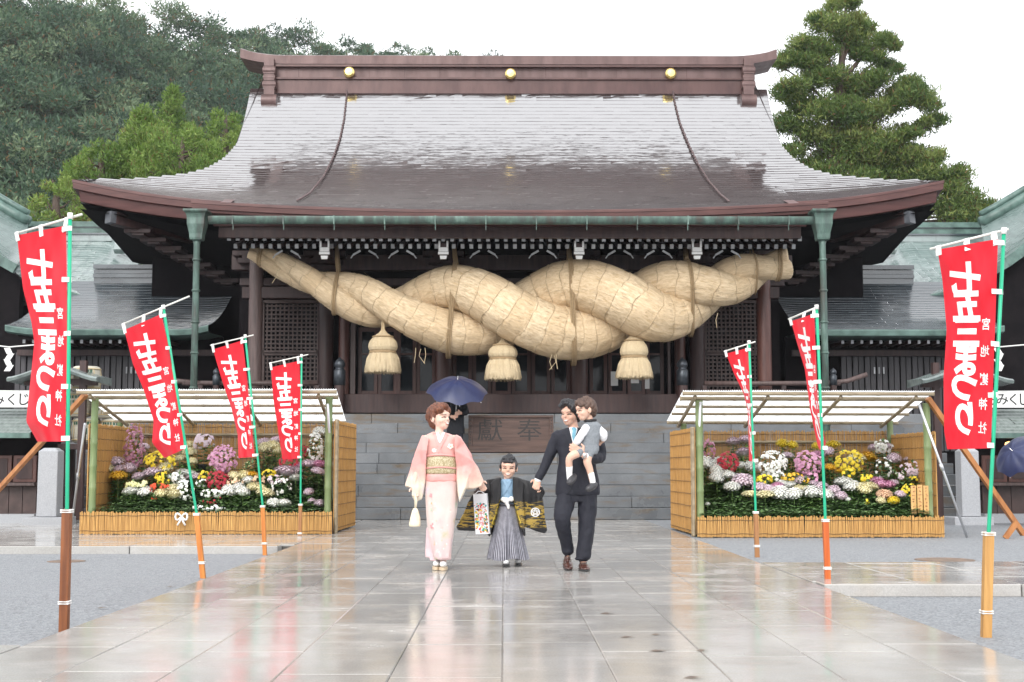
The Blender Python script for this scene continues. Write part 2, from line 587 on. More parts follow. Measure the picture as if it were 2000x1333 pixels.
# stone posts at the foot of the side steps
for sx, px0, px1, lab in ((-1, 77, 116, 'square granite post beside the left fortune stall'), (1, 1874, 1910, 'square granite post beside the right fortune stall')):
    a = P(px0, 1012, 23.8); c = P(px1, 1012, 23.8)
    w = c.x - a.x
    t = thing('granite_post', ((a.x + c.x) / 2, 23.8, 0), lab, 'stone post')
    b = MB(); b.box((t.location.x, 23.8, .72), (w, w, 1.16), top=.97); b.box((t.location.x, 23.8, 1.32), (w * .97, w * .97, .06), top=.6)
    b.build('post_shaft', m_post_stone, t, bevel=.01)
    b = MB(); b.box((t.location.x, 23.8, .06), (w * 2.1, w * 1.8, .15)); b.build('post_base', m_post_stone, t, bevel=.01)
# ================================================================== shrine hall
hall = thing('shrine_hall', (.12, 34, ZTOP), 'great timber shrine hall under a sweeping wet copper roof', 'shrine')
HX = .12
YE, YM, YR = 27.0, 30.0, 35.5            # porch eave, main eave, ridge
_zt = P(985, 186, YR - .55).z
_U = YR - .55 - YE
def zprof(u):                            # roof profile above the porch eave line, foot of the ridge where the photo has it
    return 6.2 + .2 * u + .021 * u * u + (_zt - 6.2 - .2 * _U - .021 * _U ** 2) / _U ** 4 * u ** 4
CORN_L = P(142, 349, YM); CORN_R = P(1843, 356, YM)
WMAIN = (CORN_R.x - CORN_L.x) / 2
HXM = (CORN_R.x + CORN_L.x) / 2
LIFT = (CORN_L.z + CORN_R.z) / 2 - zprof(YM - YE)
def lift(dx, Y):
    t = max(0, (abs(dx) - 5.6) / (WMAIN - 5.6))
    return LIFT * t ** 1.9 * math.exp(-max(0, Y - YM) / 1.6)
hipL = [(142, 349), (190, 350.5), (225, 352), (300, 348), (360, 342), (400, 332), (435, 312), (460, 285), (472, 250), (478, 210), (483, 188)]
hip = []                                 # (Y, halfwidth)
for px, py in hipL:
    lo, hi = YM, YR - .4
    for _ in range(40):
        mid = (lo + hi) / 2
        p = P(px, py, mid)
        if zprof(mid - YE) + lift(p.x - HXM, mid) < p.z: lo = mid
        else: hi = mid
    p = P(px, py, (lo + hi) / 2)
    hip.append(((lo + hi) / 2, HXM - p.x))
hip[0] = (YM, WMAIN)
hip.sort()
hip2 = [hip[0]]
for y, w in hip[1:]:
    if y > hip2[-1][0] + .02 and w < hip2[-1][1]: hip2.append((y, w))
hip = hip2
WTOP = hip[-1][1]
WP = 6.55                                # porch half width
def wroof(Y):
    return WP if Y < YM - .01 else interp(hip, Y)

def painted_refl_at(x, y, z, x0):
    """painted dark reflection grows down the slope, less on the outer wings"""
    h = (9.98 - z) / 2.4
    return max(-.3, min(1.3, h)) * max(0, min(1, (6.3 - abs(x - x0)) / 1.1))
# courses of shingles: separate strips of plates, each lapping over the one below
def build_courses(name, mat, ys, width, zf, seed, plate=.36, x0=HX, thick=.014, jit=.0026):
    rng = random.Random(seed)
    v = []; f = []; mi = []; wn = []
    def add_plate(xa, xb, ya, yb, da, db):
        k = len(v)
        za0, za1 = zf(xa, ya) + thick + da, zf(xb, ya) + thick + db
        zb0, zb1 = zf(xa, yb) + .004, zf(xb, yb) + .004
        v.extend([(xa, ya, za0 - thick - .004), (xb, ya, za1 - thick - .004), (xa, ya, za0), (xb, ya, za1), (xa, yb, zb0), (xb, yb, zb1)])
        f.extend([(k, k + 1, k + 3, k + 2), (k + 2, k + 3, k + 5, k + 4)])
        for xx_, yy_ in ((xa, ya), (xb, ya), (xa, ya), (xb, ya), (xa, yb), (xb, yb)): wn.append(painted_refl_at(xx_, yy_, zf(xx_, yy_), x0))
        mi.extend([1, 0])
    for i in range(len(ys) - 1):
        ya, yb = ys[i], ys[i + 1] + .02
        w = width(ys[i]) ; w2 = width(min(ys[i + 1], ys[-1]))
        x = x0 - w
        off = rng.uniform(0, plate)
        first = True
        while x < x0 + w - 1e-4:
            L = plate * rng.uniform(.75, 1.3)
            if first: L = off + .1; first = False
            xb = min(x + L, x0 + w)
            # keep curved side parts finely cut
            add_plate(x, xb, ya, yb, rng.gauss(0, jit), rng.gauss(0, jit))
            x = xb
    ob_ = mesh_obj(name, v, f, mat, hall, midx=mi)
    at = ob_.data.attributes.new('painted_refl', 'FLOAT', 'POINT'); at.data.foreach_set('value', wn)
    return ob_

def zfront(x, Y):
    return zprof(Y - YE) + lift(x - HXM, Y)

# porch eave lifts a little towards its ends
PEND = P(360, 393, YE).z - zprof(0); PMID = P(985, 412, YE).z - zprof(0)
def zporch(x, Y):
    t = abs(x - HX) / WP
    k = max(0, 1 - (Y - YE) / (YM - YE))
    z = zprof(Y - YE) + k * (PMID + (PEND - PMID) * t ** 2.2)
    if Y > YM - .6: z = lerp(z, zfront(x, Y), min(1, (Y - YM + .6) / .6))
    return z

ys = [YE]
while ys[-1] < YR - .45:
    s = (zprof(ys[-1] - YE + .1) - zprof(ys[-1] - YE)) / .1
    ys.append(ys[-1] + .15 / math.sqrt(1 + s * s))
yp = [y for y in ys if y < YM + 1.3]
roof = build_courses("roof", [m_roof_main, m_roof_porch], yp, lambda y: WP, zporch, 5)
tag(roof, kind=None)
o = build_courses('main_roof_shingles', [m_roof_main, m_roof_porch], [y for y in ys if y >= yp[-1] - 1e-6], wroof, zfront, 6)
# wings of the main roof beside the porch, from its own eave up
ym = [YM]
while ym[-1] < yp[-1] - .05: ym.append(ym[-1] + .155)
ym[-1] = yp[-1]
for sx in (-1, 1):
    rng = random.Random(20 + sx)
    v = []; f = []; mi = []
    for i in range(len(ym) - 1):
        wa = wroof(ym[i]); x = WP
        while x < wa - 1e-4:
            xb = min(x + rng.uniform(.25, .5), wa)
            k = len(v)
            X0, X1 = HX + sx * x, HX + sx * xb
            a0, a1 = zfront(X0, ym[i]) + .010, zfront(X1, ym[i]) + .010
            b0, b1 = zfront(X0, ym[i + 1]) + .004, zfront(X1, ym[i + 1]) + .004
            v += [(X0, ym[i], a0 - .025), (X1, ym[i], a1 - .025), (X0, ym[i], a0), (X1, ym[i], a1), (X0, ym[i + 1] + .02, b0), (X1, ym[i + 1] + .02, b1)]
            q = [(k, k + 1, k + 3, k + 2), (k + 2, k + 3, k + 5, k + 4)]
            f += q if sx > 0 else [t[::-1] for t in q]; mi += [1, 0]
            x = xb
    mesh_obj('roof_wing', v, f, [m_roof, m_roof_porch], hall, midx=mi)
# side slopes and back slope (seen only from the side)
for sx in (-1, 1):
    mb = MB()
    A = [Vector((HXM + sx * w, y, zprof(y - YE) + lift(sx * w, y) + .004)) for y, w in hip]
    A.append(Vector((HXM + sx * (WTOP - .3), YR - .2, zprof(YR - .2 - YE) + .004)))
    rows = []
    for p in A:
        q = Vector((p.x, 2 * YR - p.y, p.z))
        rows.append([p.lerp(q, t / 8) for t in range(9)])
    mb.grid(rows, flip=(sx < 0))
    mb.build('side_roof', m_roof, hall)
mb = MB()
rows = []
for y, w in hip: rows.append([(HXM + w * t, 2 * YR - y, zprof(y - YE) + lift(w * t, y)) for t in (-1, -.5, 0, .5, 1)])
rows.append([(HXM + WTOP * t, YR, zprof(YR - YE - .5)) for t in (-1, -.5, 0, .5, 1)])
mb.grid(rows, flip=True)
mb.build('back_roof', m_roof, hall)

# ---------------------------------------------------------------- eave edges
def sweep(name, line, outs, prof, mat, parent):
    """line: points; outs: outward unit vectors; prof: list of (out, z)"""
    mb = MB()
    mb.grid([[p + o * a + Vector((0, 0, z)) for a, z in prof] for p, o in zip(line, outs)])
    return mb.build(name, mat, parent)
EL = []; EO = []
n = 26
for i in range(n + 1):
    x = lerp(WMAIN, WP - .1, i / n)
    EL.append(x)
for sx in (-1, 1):
    fl = [Vector((HXM + sx * x, YM, zfront(HXM + sx * x, YM))) for x in EL]
    fo = [Vector((0, -1, 0))] * len(fl)
    sl = []; so = []
    for i in range(14, 0, -1):
        Y = lerp(YM, 2 * YR - YM, i / 14)
        d = min(i, 14 - i) / 14 * 16
        sl.append(Vector((HXM + sx * WMAIN, Y, fl[0].z - LIFT * .8 * (1 - math.exp(-d / 2))))); so.append(Vector((sx, 0, 0)))
    c_o = Vector((sx, -1, 0)).normalized() * 1.41
    line = sl + [fl[0]] + fl[1:]; outs = so + [c_o] + fo[1:]
    prof1 = [(-.25, .01), (.0, .012), (.012, 0), (.012, -.05), (0, -.055), (-.01, -.19), (-.10, -.21)]
    prof2 = [(-.10, -.20), (-.11, -.23), (-.15, -.42), (-.16, -.44), (-.40, -.46)]
    a = sweep('eave_edge', line, outs, prof1 if sx > 0 else prof1, m_fascia, hall)
    b = sweep('eave_board', line, outs, prof2, m_fascia, hall)
# porch eave edge
fl = []; fo = []
for i in range(41):
    x = HX + lerp(-WP, WP, i / 40)
    fl.append(Vector((x, YE, zporch(x, YE)))); fo.append(Vector((0, -1, 0)))
sl = [Vector((HX - WP, y, zporch(HX - WP, y))) for y in (YM + .2, 29.4, 28.6, 27.8)]
sr = [Vector((HX + WP, y, zporch(HX + WP, y))) for y in (27.8, 28.6, 29.4, YM + .2)]
line = sl + fl + sr
outs = [Vector((-1, 0, 0))] * 4 + [Vector((-1, -1, 0))] + fo[1:-1] + [Vector((1, -1, 0))] + [Vector((1, 0, 0))] * 4
sweep('porch_eave_edge', line, outs, [(-.25, .01), (0, .014), (.012, 0), (.012, -.045), (0, -.05), (-.01, -.15), (-.05, -.16), (-.06, -.21), (-.3, -.23)], m_fascia, hall)

# soffits: porch and main
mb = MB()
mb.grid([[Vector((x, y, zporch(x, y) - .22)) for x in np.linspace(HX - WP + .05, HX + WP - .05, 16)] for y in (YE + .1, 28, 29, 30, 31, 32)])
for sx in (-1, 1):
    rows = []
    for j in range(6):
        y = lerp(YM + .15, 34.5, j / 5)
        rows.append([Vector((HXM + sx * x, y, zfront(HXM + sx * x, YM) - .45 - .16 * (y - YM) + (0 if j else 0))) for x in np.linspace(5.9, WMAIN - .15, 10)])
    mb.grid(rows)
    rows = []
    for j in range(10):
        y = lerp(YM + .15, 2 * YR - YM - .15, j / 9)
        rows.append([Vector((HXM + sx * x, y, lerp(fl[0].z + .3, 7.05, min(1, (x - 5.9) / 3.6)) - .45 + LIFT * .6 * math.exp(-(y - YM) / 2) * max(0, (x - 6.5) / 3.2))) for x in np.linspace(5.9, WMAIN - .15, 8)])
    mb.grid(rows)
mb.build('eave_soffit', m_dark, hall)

# rafters with white painted ends, each a piece of its own
rb = MB()
rb.box((0, 1.1, 0), (.075, 2.2, .095), 0)
rb.box((0, -.006, 0), (.079, .012, .099), 1)
rme = rb.build('rafter', [m_wood, m_tip]); rmesh = rme.data
first = [rme]
def rafter(x, y, z, slope=.2, yaw=0):
    if first:
        o = first.pop(); o.parent = hall
    else: o = link(bpy.data.objects.new('rafter', rmesh), hall)
    o.location = Vector((x, y, z)) - wloc(hall)
    o.rotation_euler = (math.atan(slope), 0, yaw)
YRAF1, YRAF2 = 27.75, 28.2
x = P(447, 470, YRAF1).x; xe = P(1562, 470, YRAF1).x
sp = (xe - x) / 64
for i in range(65): rafter(x + sp * i, YRAF1, P(985, 467.5, YRAF1).z + .015 * (abs(i - 32) / 32) ** 2, .25)
x = P(460, 487, YRAF2).x; xe = P(1550, 487, YRAF2).x
sp = (xe - x) / 64
for i in range(65): rafter(x + sp * i, YRAF2, P(985, 481.5, YRAF2).z, .27)
for px0, px1 in ((244, 366), (1760, 1634)):
    for i in range(9):
        t = i / 8
        p = P(lerp(px0, px1, t), lerp(424, 437, t), 30.6)
        rafter(p.x, p.y, p.z, .2)
# side rafters under the side eave, seen end-on towards the corner
for sx in (-1, 1):
    for k in range(22):
        y = 31.2 + k * .45
        rafter(HXM + sx * (WMAIN - .75), y, 6.62 + LIFT * .5 * math.exp(-(y - YM) / 2), .18, R_(90) if sx > 0 else R_(-90))
m_cap = M('grey_cap', (.05, .055, .065), (.09, .095, .105), 6, .4)
# corner hip rafters with their grey capped ends
for px, sx in ((222, -1), (1771, 1)):
    p = P(px, 427, 30.3)
    mb = MB(); mb.bar(p, p + Vector((-sx * 3.2, 3.4, -.35)), .26, .3, 0); mb.build('hip_rafter', [m_wood], hall)
    mb = MB(); mb.bar(p + Vector((sx * .10, -.10, .01)), p + Vector((-sx * .22, .24, -.02)), .25, .27); mb.build('hip_rafter_cap', m_cap, hall)
    # stepped bracket tiers under the corner
    for k in range(11):
        q = p + Vector((-sx * (.45 + .26 * k), .7 + .42 * k, -.22 - .135 * k))
        mb = MB(); mb.box(q, (.62, .7, .10)); mb.box(q + Vector((0, -.05, -.07)), (.30, .5, .06)); mb.build('corner_bracket', m_wood, hall, bevel=.008)

# porch fascia board behind the gutter, between eave and rafters
mb = MB(); mb.box((HX, 27.6, P(985, 452, 27.6).z), (2 * WP - .9, .12, .30)); mb.build('porch_fascia', m_wood, hall)
mb = MB(); mb.box((HX, 27.5, P(985, 440, 27.5).z), (2 * WP - .7, .08, .05)); mb.build('porch_trim', m_fascia, hall)

# ---------------------------------------------------------------- ridge
RZ0 = P(985, 190, YR - .5).z
rxl = P(519, 150, YR - .4).x; rxr = P(1469, 150, YR - .4).x
def rz(py): return P(985, py, YR - .45).z
mb = MB()
def rband(py0, py1, half, m):
    z0, z1 = rz(py0), rz(py1)
    mb.box(((rxl + rxr) / 2, YR, (z0 + z1) / 2), (rxr - rxl, 2 * half, z1 - z0), m)
rband(196, 158, .52, 0)
rband(158, 154.5, .58, 1)
rband(154.5, 134, .46, 2)
rband(134, 129.5, .60, 1)
o = mb.build('ridge_wall', [m_ridge_d, m_ridge_d, m_ridge], hall)
# vertical seams of the sheet metal
mb = MB()
x = rxl + .9
while x < rxr:
    mb.box((x, YR - .462, (rz(154.5) + rz(134)) / 2), (.02, .012, (rz(134) - rz(154.5)) * .98)); x += .95
mb.build('ridge_seam', m_ridge_d, hall)
# ridge cap, its ends turned up
mb = MB(); rows = []
xl = P(478, 105, YR).x; xr = P(1508, 105, YR).x
for i in range(61):
    t = i / 60; x = lerp(xl, xr, t); d = min(x - xl, xr - x)
    up = .17 * max(0, 1 - d / 1.2) ** 2.0
    zb = rz(129.5) + up; zt = rz(110) + up + (.02 if d < .1 else 0)
    hw = .62
    rows.append([(x, YR - hw, zb), (x, YR - hw, lerp(zb, zt, .82)), (x, YR - hw + .12, zt), (x, YR, zt + .10), (x, YR + hw - .12, zt), (x, YR + hw, lerp(zb, zt, .82)), (x, YR + hw, zb)])
mb.loft(rows)
mb.build('ridge_cap', m_ridge, hall)
# end ornaments
for px in (526, 1462):
    mb = MB()
    for (a, b, hw, r) in ((115, 130, .13, 0), (131, 145, .15, 1), (146, 158, .14, 1), (159, 172, .16, 1), (172, 188, .14, 0), (186, 210, .18, 1)):
        c0 = P(px, a, YR - .7); c1 = P(px, b, YR - .7)
        x = c0.x; h = c0.z - c1.z
        if r: mb.tube([(x - hw - .02, YR - .66, (c0.z + c1.z) / 2), (x + hw + .02, YR - .66, (c0.z + c1.z) / 2)], h * .56, 14)
        mb.box((x, YR - .5, (c0.z + c1.z) / 2), (2 * hw, .5, h))
    mb.build('ridge_end_ornament', m_ridge, hall, auto=40)
for px, py in ((682, 142), (997, 145), (1310, 144.5)):
    c = P(px, py, YR - .62)
    mb = MB(); mb.lathe([(.02, .10), (.10, .095), (.145, .05), (.150, 0), (.15, -.03)], c, 32, 0, Matrix.Rotation(R_(90), 3, 'X'))
    mb.build('gold_crest', m_gold, hall, smooth=False, auto=30)
# chains hanging down the roof
m_chain = M('chain_iron', (.10, .07, .07), (.16, .11, .11), 20, .5, metal=.3)
for pts in ([(679, 166), (676, 195), (672, 232), (664, 270), (652, 305), (632, 345), (606, 377), (579, 393)],
            [(1313, 168), (1318, 200), (1328, 240), (1345, 282), (1363, 320), (1385, 355), (1408, 381), (1424, 394)]):
    link_pts = []
    for px, py in pts:
        lo, hi = YE, YR
        for _ in range(40):
            mid = (lo + hi) / 2; p = P(px, py, mid)
            if zporch(p.x, mid) + .06 < p.z: lo = mid
            else: hi = mid
        link_pts.append(P(px, py, lo))
    mb = MB(); N = 64
    tot = len(link_pts) - 1
    for i in range(N):
        def at(t):
            t = max(0, min(tot - 1e-4, t)); k = int(t); return link_pts[k].lerp(link_pts[k + 1], t - k)
        a = at(i / N * tot); b = at((i + .72) / N * tot)
        mb.tube([a, a.lerp(b, .5), b], [.020, .034, .020] if i % 2 else [.018, .025, .018], 6)
    mb.build('roof_chain', m_chain, hall, smooth=True)

# ---------------------------------------------------------------- gutter and rain pipes
YG = 26.88
zg = P(985, 432, YG).z
x0 = P(408, 432, YG).x; x1 = P(1587, 432, YG).x
mb = MB(); N = 60
rows = []
for i in range(N + 1):
    x = lerp(x0, x1, i / N)
    rr = .075
    rows.append([(x, YG - rr * 1.15, zg + .085), (x, YG - rr * 1.2, zg + .05), (x, YG - rr, zg - .02), (x, YG - rr * .5, zg - .065), (x, YG, zg - .075), (x, YG + rr, zg - .03), (x, YG + rr, zg + .08)])
mb.grid(rows)
mb.build('gutter', m_patina, hall, smooth=True)
for i in range(12):
    x = lerp(x0 + .5, x1 - .5, i / 11)
    mb = MB(); mb.box((x, YG - .095, zg + .005), (.03, .012, .18)); mb.box((x, YG - .02, zg - .12), (.018, .018, .14)); mb.build('gutter_bracket', m_patina, hall)
for px in (385, 1606):
    c = P(px, 460, YG); X = c.x
    def zz(py): return P(px, py, YG).z
    mb = MB()
    def sq(w, z): return [(X - w, YG - w, z), (X + w, YG - w, z), (X + w, YG + w, z), (X - w, YG + w, z)]
    mb.loft([sq(.245, zz(412)), sq(.245, zz(416)), sq(.20, zz(420)), sq(.185, zz(424)), sq(.178, zz(428)), sq(.175, zz(440)), sq(.135, zz(458)), sq(.13, zz(466)), sq(.12, zz(470))])
    mb.build('rain_funnel', m_patina, hall, bevel=.004)
    mb = MB()
    prof = []
    ycur = 470
    pr = [(zz(470), .10), (zz(476), .075)]
    mb.tube([(X, YG, zz(470)), (X, YG, zz(478)), (X, YG, zz(620)), (X, YG, 0.2)], [.085, .066, .069, .072], 14)
    mb.build('rain_pipe', m_patina, hall, smooth=True)
    for k, py in enumerate((508, 568, 630, 690, 758, 830)):
        mb = MB(); mb.lathe([(.072, -.025), (.088, -.010), (.088, .010), (.072, .025)], (X, YG, zz(py)), 14); mb.build('pipe_collar', m_patina, hall, smooth=True)

# ---------------------------------------------------------------- columns, beams
ZF = P(985, 771, 30.0).z                 # hall floor height
def column(px, w, Y, z0, z1, mat, name='column'):
    c = P(px, 700, Y); r = w / 2 * Y / FPX
    mb = MB(); mb.lathe([(r * 1.05, z0), (r, z0 + .3), (r, z1 - .4), (r * .94, z1)], (c.x, Y, 0), 20)
    return mb.build(name, mat, hall, smooth=False, auto=40)
ZB = P(985, 505, 30.4).z
column(498, 28, 29.9, ZTOP - .6, ZB, m_wood_grey)
column(1493, 28, 29.9, ZTOP - .6, ZB, m_wood_or if False else m_wood_red)
for px, w, mat in ((636, 30, m_wood), (1362, 30, m_wood), (672, 22, m_wood_red), (1328, 22, m_wood_red), (867, 36, m_wood_red), (1131, 36, m_wood_red)):
    column(px, w, 31.2, ZTOP, ZB + .3, mat)
def hbeam(px0, px1, py0, py1, Y, d, mat, name):
    a = P(px0, py0, Y); c = P(px1, py1, Y)
    mb = MB(); mb.box(((a.x + c.x) / 2, Y, (a.z + c.z) / 2), (c.x - a.x, d, a.z - c.z))
    return mb.build(name, mat, hall, bevel=.008)
hbeam(455, 1545, 500, 530, 30.6, .3, m_wood, 'tie_beam')
hbeam(470, 1530, 545, 560, 30.9, .24, m_wood, 'head_beam')
hbeam(475, 655, 562, 584, 29.95, .26, m_wood, 'rainbow_beam')
hbeam(1345, 1520, 562, 584, 29.95, .26, m_wood, 'rainbow_beam')
hbeam(660, 1335, 771, 808, 29.75, .5, m_wood, 'floor_sill')
hbeam(300, 662, 771, 800, 30.2, .5, m_wood, 'floor_sill')
hbeam(1335, 1690, 771, 800, 30.2, .5, m_wood, 'floor_sill')
# bracket complexes above the beams: bearing blocks, arms, and white carved beam noses
rng = random.Random(4)
for px in (498, 636, 867, 1131, 1362, 1493):
    Y = 30.3
    for k, (dy, w, h) in enumerate(((498, .95, .12), (505, .5, .1), (512, .7, .12))):
        c = P(px, dy, Y); mb = MB(); mb.box(c, (w, .5, h)); mb.build('bracket_arm', m_wood, hall, bevel=.01)
for px in (634, 866, 1131, 1361):
    Y = 28.0
    c = P(px, 488, Y)
    mb = MB()
    mb.box(c + Vector((0, .5, .03)), (.16, 1.0, .22), 0)
    mb.box(c + Vector((-.085, -.012, .06)), (.05, .02, .26), 1); mb.box(c + Vector((.085, -.012, .06)), (.05, .02, .26), 1)
    mb.box(c + Vector((0, -.012, .0)), (.20, .03, .10), 1)
    mb.box(c + Vector((0, -.016, -.08)), (.23, .04, .06), 1)
    mb.box(c + Vector((0, -.014, -.17)), (.13, .04, .08), 1, top=1.25)
    mb.build('beam_nose', [m_wood, m_white], hall, bevel=.004)
# frog-leg struts outlined in white
for pxc in (712, 786, 945, 1060, 1210, 1286, 560, 1420):
    Y = 28.25
    for s in (-1, 1):
        a = P(pxc + s * 8, 490, Y); b = P(pxc + s * 22, 498, Y); e = P(pxc + s * 27, 505, Y)
        mb = MB(); mb.bar(a, b, .02, .04); mb.bar(b, e, .02, .022)
        mb.build('frog_leg_strut', [m_tip, m_wood], hall)
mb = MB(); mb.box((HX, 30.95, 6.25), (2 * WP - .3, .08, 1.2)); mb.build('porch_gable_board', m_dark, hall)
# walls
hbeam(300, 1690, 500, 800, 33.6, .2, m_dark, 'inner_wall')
for sx, pxs in ((-1, (300, 520)), (1, (1478, 1690))):
    pass
for sx in (-1, 1):
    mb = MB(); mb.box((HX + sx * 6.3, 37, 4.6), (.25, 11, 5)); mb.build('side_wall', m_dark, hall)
# lattice shutters
for pa, pb in ((514, 622), (1376, 1484)):
    Y = 31.3
    for (pya, pyb) in ((590, 688), (692, 770)):
        a = P(pa, pya, Y); c = P(pb, pyb, Y)
        mb = MB(); mb.box(((a.x + c.x) / 2, Y + .06, (a.z + c.z) / 2), (c.x - a.x, .03, a.z - c.z), 1)
        for xx in (a.x, c.x): mb.box((xx, Y, (a.z + c.z) / 2), (.08, .09, a.z - c.z), 0)
        for z in (a.z, c.z): mb.box(((a.x + c.x) / 2, Y, z), (c.x - a.x, .09, .07), 0)
        N = 13
        for i in range(1, N): mb.box((lerp(a.x, c.x, i / N), Y + .02, (a.z + c.z) / 2), (.035, .04, a.z - c.z), 0)
        N = max(6, round(13 * (a.z - c.z) / (c.x - a.x)))
        for i in range(1, N): mb.box(((a.x + c.x) / 2, Y + .012, lerp(c.z, a.z, i / N)), (c.x - a.x, .04, .035), 0)
        mb.build('lattice_shutter', [m_lattice, m_dark], hall)
# thin jamb posts and glazed doors
for px in (690, 1306):
    hbeam(px - 4, px + 4, 590, 786, 31.25, .14, m_wood_grey, 'jamb')
for pa, pb, nl in ((700, 851, 4), (884, 1114, 6), (1150, 1298, 4)):
    Y = 31.5
    for i in range(nl):
        l = lerp(pa, pb, i / nl); r = lerp(pa, pb, (i + 1) / nl)
        a = P(l + .6, 640, Y); c = P(r - .6, 777, Y)
        yy = Y + (.05 if i % 2 else 0)
        mb = MB(); st = .085
        for xx in (a.x + st / 2, c.x - st / 2): mb.box((xx, yy, (a.z + c.z) / 2), (st, .05, a.z - c.z))
        for z, h in ((a.z - .05, .1), (c.z + .08, .16), (lerp(c.z, a.z, .62), .05)): mb.box(((a.x + c.x) / 2, yy, z), (c.x - a.x - 2 * st, .046, h))
        d = mb.build('door', m_wood_red, hall, bevel=.004)
        g = MB(); g.box(((a.x + c.x) / 2, yy + .005, (a.z + c.z) / 2), (c.x - a.x - .1, .012, a.z - c.z - .1)); g.build('pane', m_glass, d)
# papers behind the glass of the right-hand doors
for i, (px, py, w, h) in enumerate(((1200, 740, 14, 28), (1240, 738, 16, 22), (1264, 740, 9, 40))):
    c = P(px, py, 31.46); mb = MB(); mb.box(c, (w * 31.4 / FPX, .008, h * 31.4 / FPX)); mb.build('paper_notice', m_white, hall)

# veranda railings with onion finials
for sx, pxs, gp in ((-1, (392, 470, 545, 620), 663), (1, (1376, 1450, 1530, 1606), 1333)):
    Y = 29.5
    zr = P(985, 749, Y).z; zr2 = P(985, 765, Y).z
    a = P(pxs[0] if sx < 0 else pxs[0], 749, Y).x; b = P(pxs[-1], 749, Y).x
    mb = MB(); mb.tube([(a - (.4 if sx < 0 else 0), Y, zr), (b + (.4 if sx > 0 else 0), Y, zr)], .055, 10)
    mb.tube([(b if sx > 0 else a, Y, zr), ((b + .55) if sx > 0 else (a - .55), Y, zr + .05), ((b + 1.0) if sx > 0 else (a - 1.0), Y, zr + .2)], .055, 10)
    mb.build('rail', m_wood_grey, hall, smooth=True)
    mb = MB(); mb.box(((a + b) / 2, Y, zr2), (b - a, .08, .09)); mb.build('lower_rail', m_wood, hall)
    for px in pxs:
        c = P(px, 749, Y)
        mb = MB(); mb.box((c.x, Y, zr - .3), (.1, .1, .5)); mb.build('baluster', m_wood, hall)
    for px, yy in ((gp, 29.2), (pxs[0] + 30 if sx < 0 else pxs[-1] + 22, 29.4)):
        big = px == gp
        c = P(px, 760 if big else 757, yy); k = 1.0 if big else .62
        pm = MB(); pm.lathe([(.115 * k, -1.0), (.115 * k, .10 * k)], (c.x, yy, c.z), 16); o = pm.build('newel_post', m_wood, hall, auto=40)
        fm = MB(); fm.lathe([(.13 * k, .08 * k), (.13 * k, .40 * k), (.10 * k, .43 * k), (.085 * k, .46 * k), (.12 * k, .50 * k), (.125 * k, .55 * k), (.09 * k, .62 * k), (.03 * k, .67 * k), (.01, .70 * k)], (c.x, yy, c.z), 18)
        fm.build('onion_finial', M('dark_bronze', (.035, .04, .05), (.06, .07, .08), 8, .35, metal=.5), o, smooth=True)
# ================================================================== great straw rope with tassels
def make_straw(name, c1, c2, c3, mode='uv', sc=(1, 60, 1)):
    m, n, b = nodes_of(name)
    vec = coord(n, mode, sc)
    fib = noise_n(n, vec, 5, 7, .75, .3)
    big = noise_n(n, coord(n), 1.3, 4)
    c = mixc(n, ramp(n, fib, [(.36, 0), (.60, 1)]), c1, c2)
    if mode == 'uv':                       # every bound bundle of straw has its own tone
        sep = n.nodes.new('ShaderNodeSeparateXYZ'); n.links.new(coord(n, 'uv'), sep.inputs[0])
        fl = n.nodes.new('ShaderNodeMath'); fl.operation = 'DIVIDE'; fl.inputs[1].default_value = .36; n.links.new(sep.outputs[0], fl.inputs[0])
        f2 = n.nodes.new('ShaderNodeMath'); f2.operation = 'FLOOR'; n.links.new(fl.outputs[0], f2.inputs[0])
        wn = n.nodes.new('ShaderNodeTexWhiteNoise'); wn.noise_dimensions = '1D'; n.links.new(f2.outputs[0], wn.inputs['W'])
        c = mixc(n, ramp(n, wn.outputs['Value'], [(0, .45), (1, 0)]), c, (c1[0] * 1.05, c1[1], c1[2] * .95))
    c = mixc(n, ramp(n, big, [(.4, 0), (.7, .3)]), c, c3)
    n.links.new(c, b.inputs['Base Color'])
    b.inputs['Roughness'].default_value = .75
    bumpn(n, b, fib, 1.0, .035)
    return m
m_straw = make_straw('rice_straw', (.58, .42, .235), (.89, .72, .50), (.82, .64, .42), 'uv', (1.3, 13, 1))
m_cord = make_straw('straw_cord', (.30, .20, .10), (.52, .37, .21), (.44, .30, .16), 'pos', (25, 25, 6))
m_bind = make_straw('binding_cord', (.44, .32, .18), (.66, .51, .33), (.58, .44, .27), 'pos', (25, 25, 6))
m_tassel = make_straw('tassel_straw', (.56, .40, .21), (.86, .72, .49), (.80, .64, .40), 'pos', (40, 40, 1.5))

YROPE = 28.75
rope = thing('straw_rope', tuple(P(990, 600, YROPE)), 'colossal twisted rice straw rope slung across the front of the shrine hall', 'sacred rope')
# photo measurements: centre line, strand radius, strand offset, in photo pixels
cx_ = [(487, 491), (530, 510), (570, 531), (614, 553), (690, 582), (754, 601), (800, 603), (880, 604), (998, 618), (1110, 606), (1242, 602), (1340, 580), (1393, 565), (1440, 544), (1490, 524), (1541, 513)]
Rs = [(487, 8), (530, 15), (570, 18), (614, 23), (690, 27), (754, 31), (800, 36), (880, 43), (998, 50), (1110, 52), (1242, 53), (1340, 43), (1393, 36), (1440, 29), (1490, 22), (1541, 19)]
Os = [(487, 5), (530, 8), (570, 9), (614, 13), (690, 18), (754, 24), (800, 32), (880, 40), (998, 40), (1110, 42), (1242, 38), (1340, 25), (1393, 18), (1440, 15), (1490, 12), (1541, 10)]
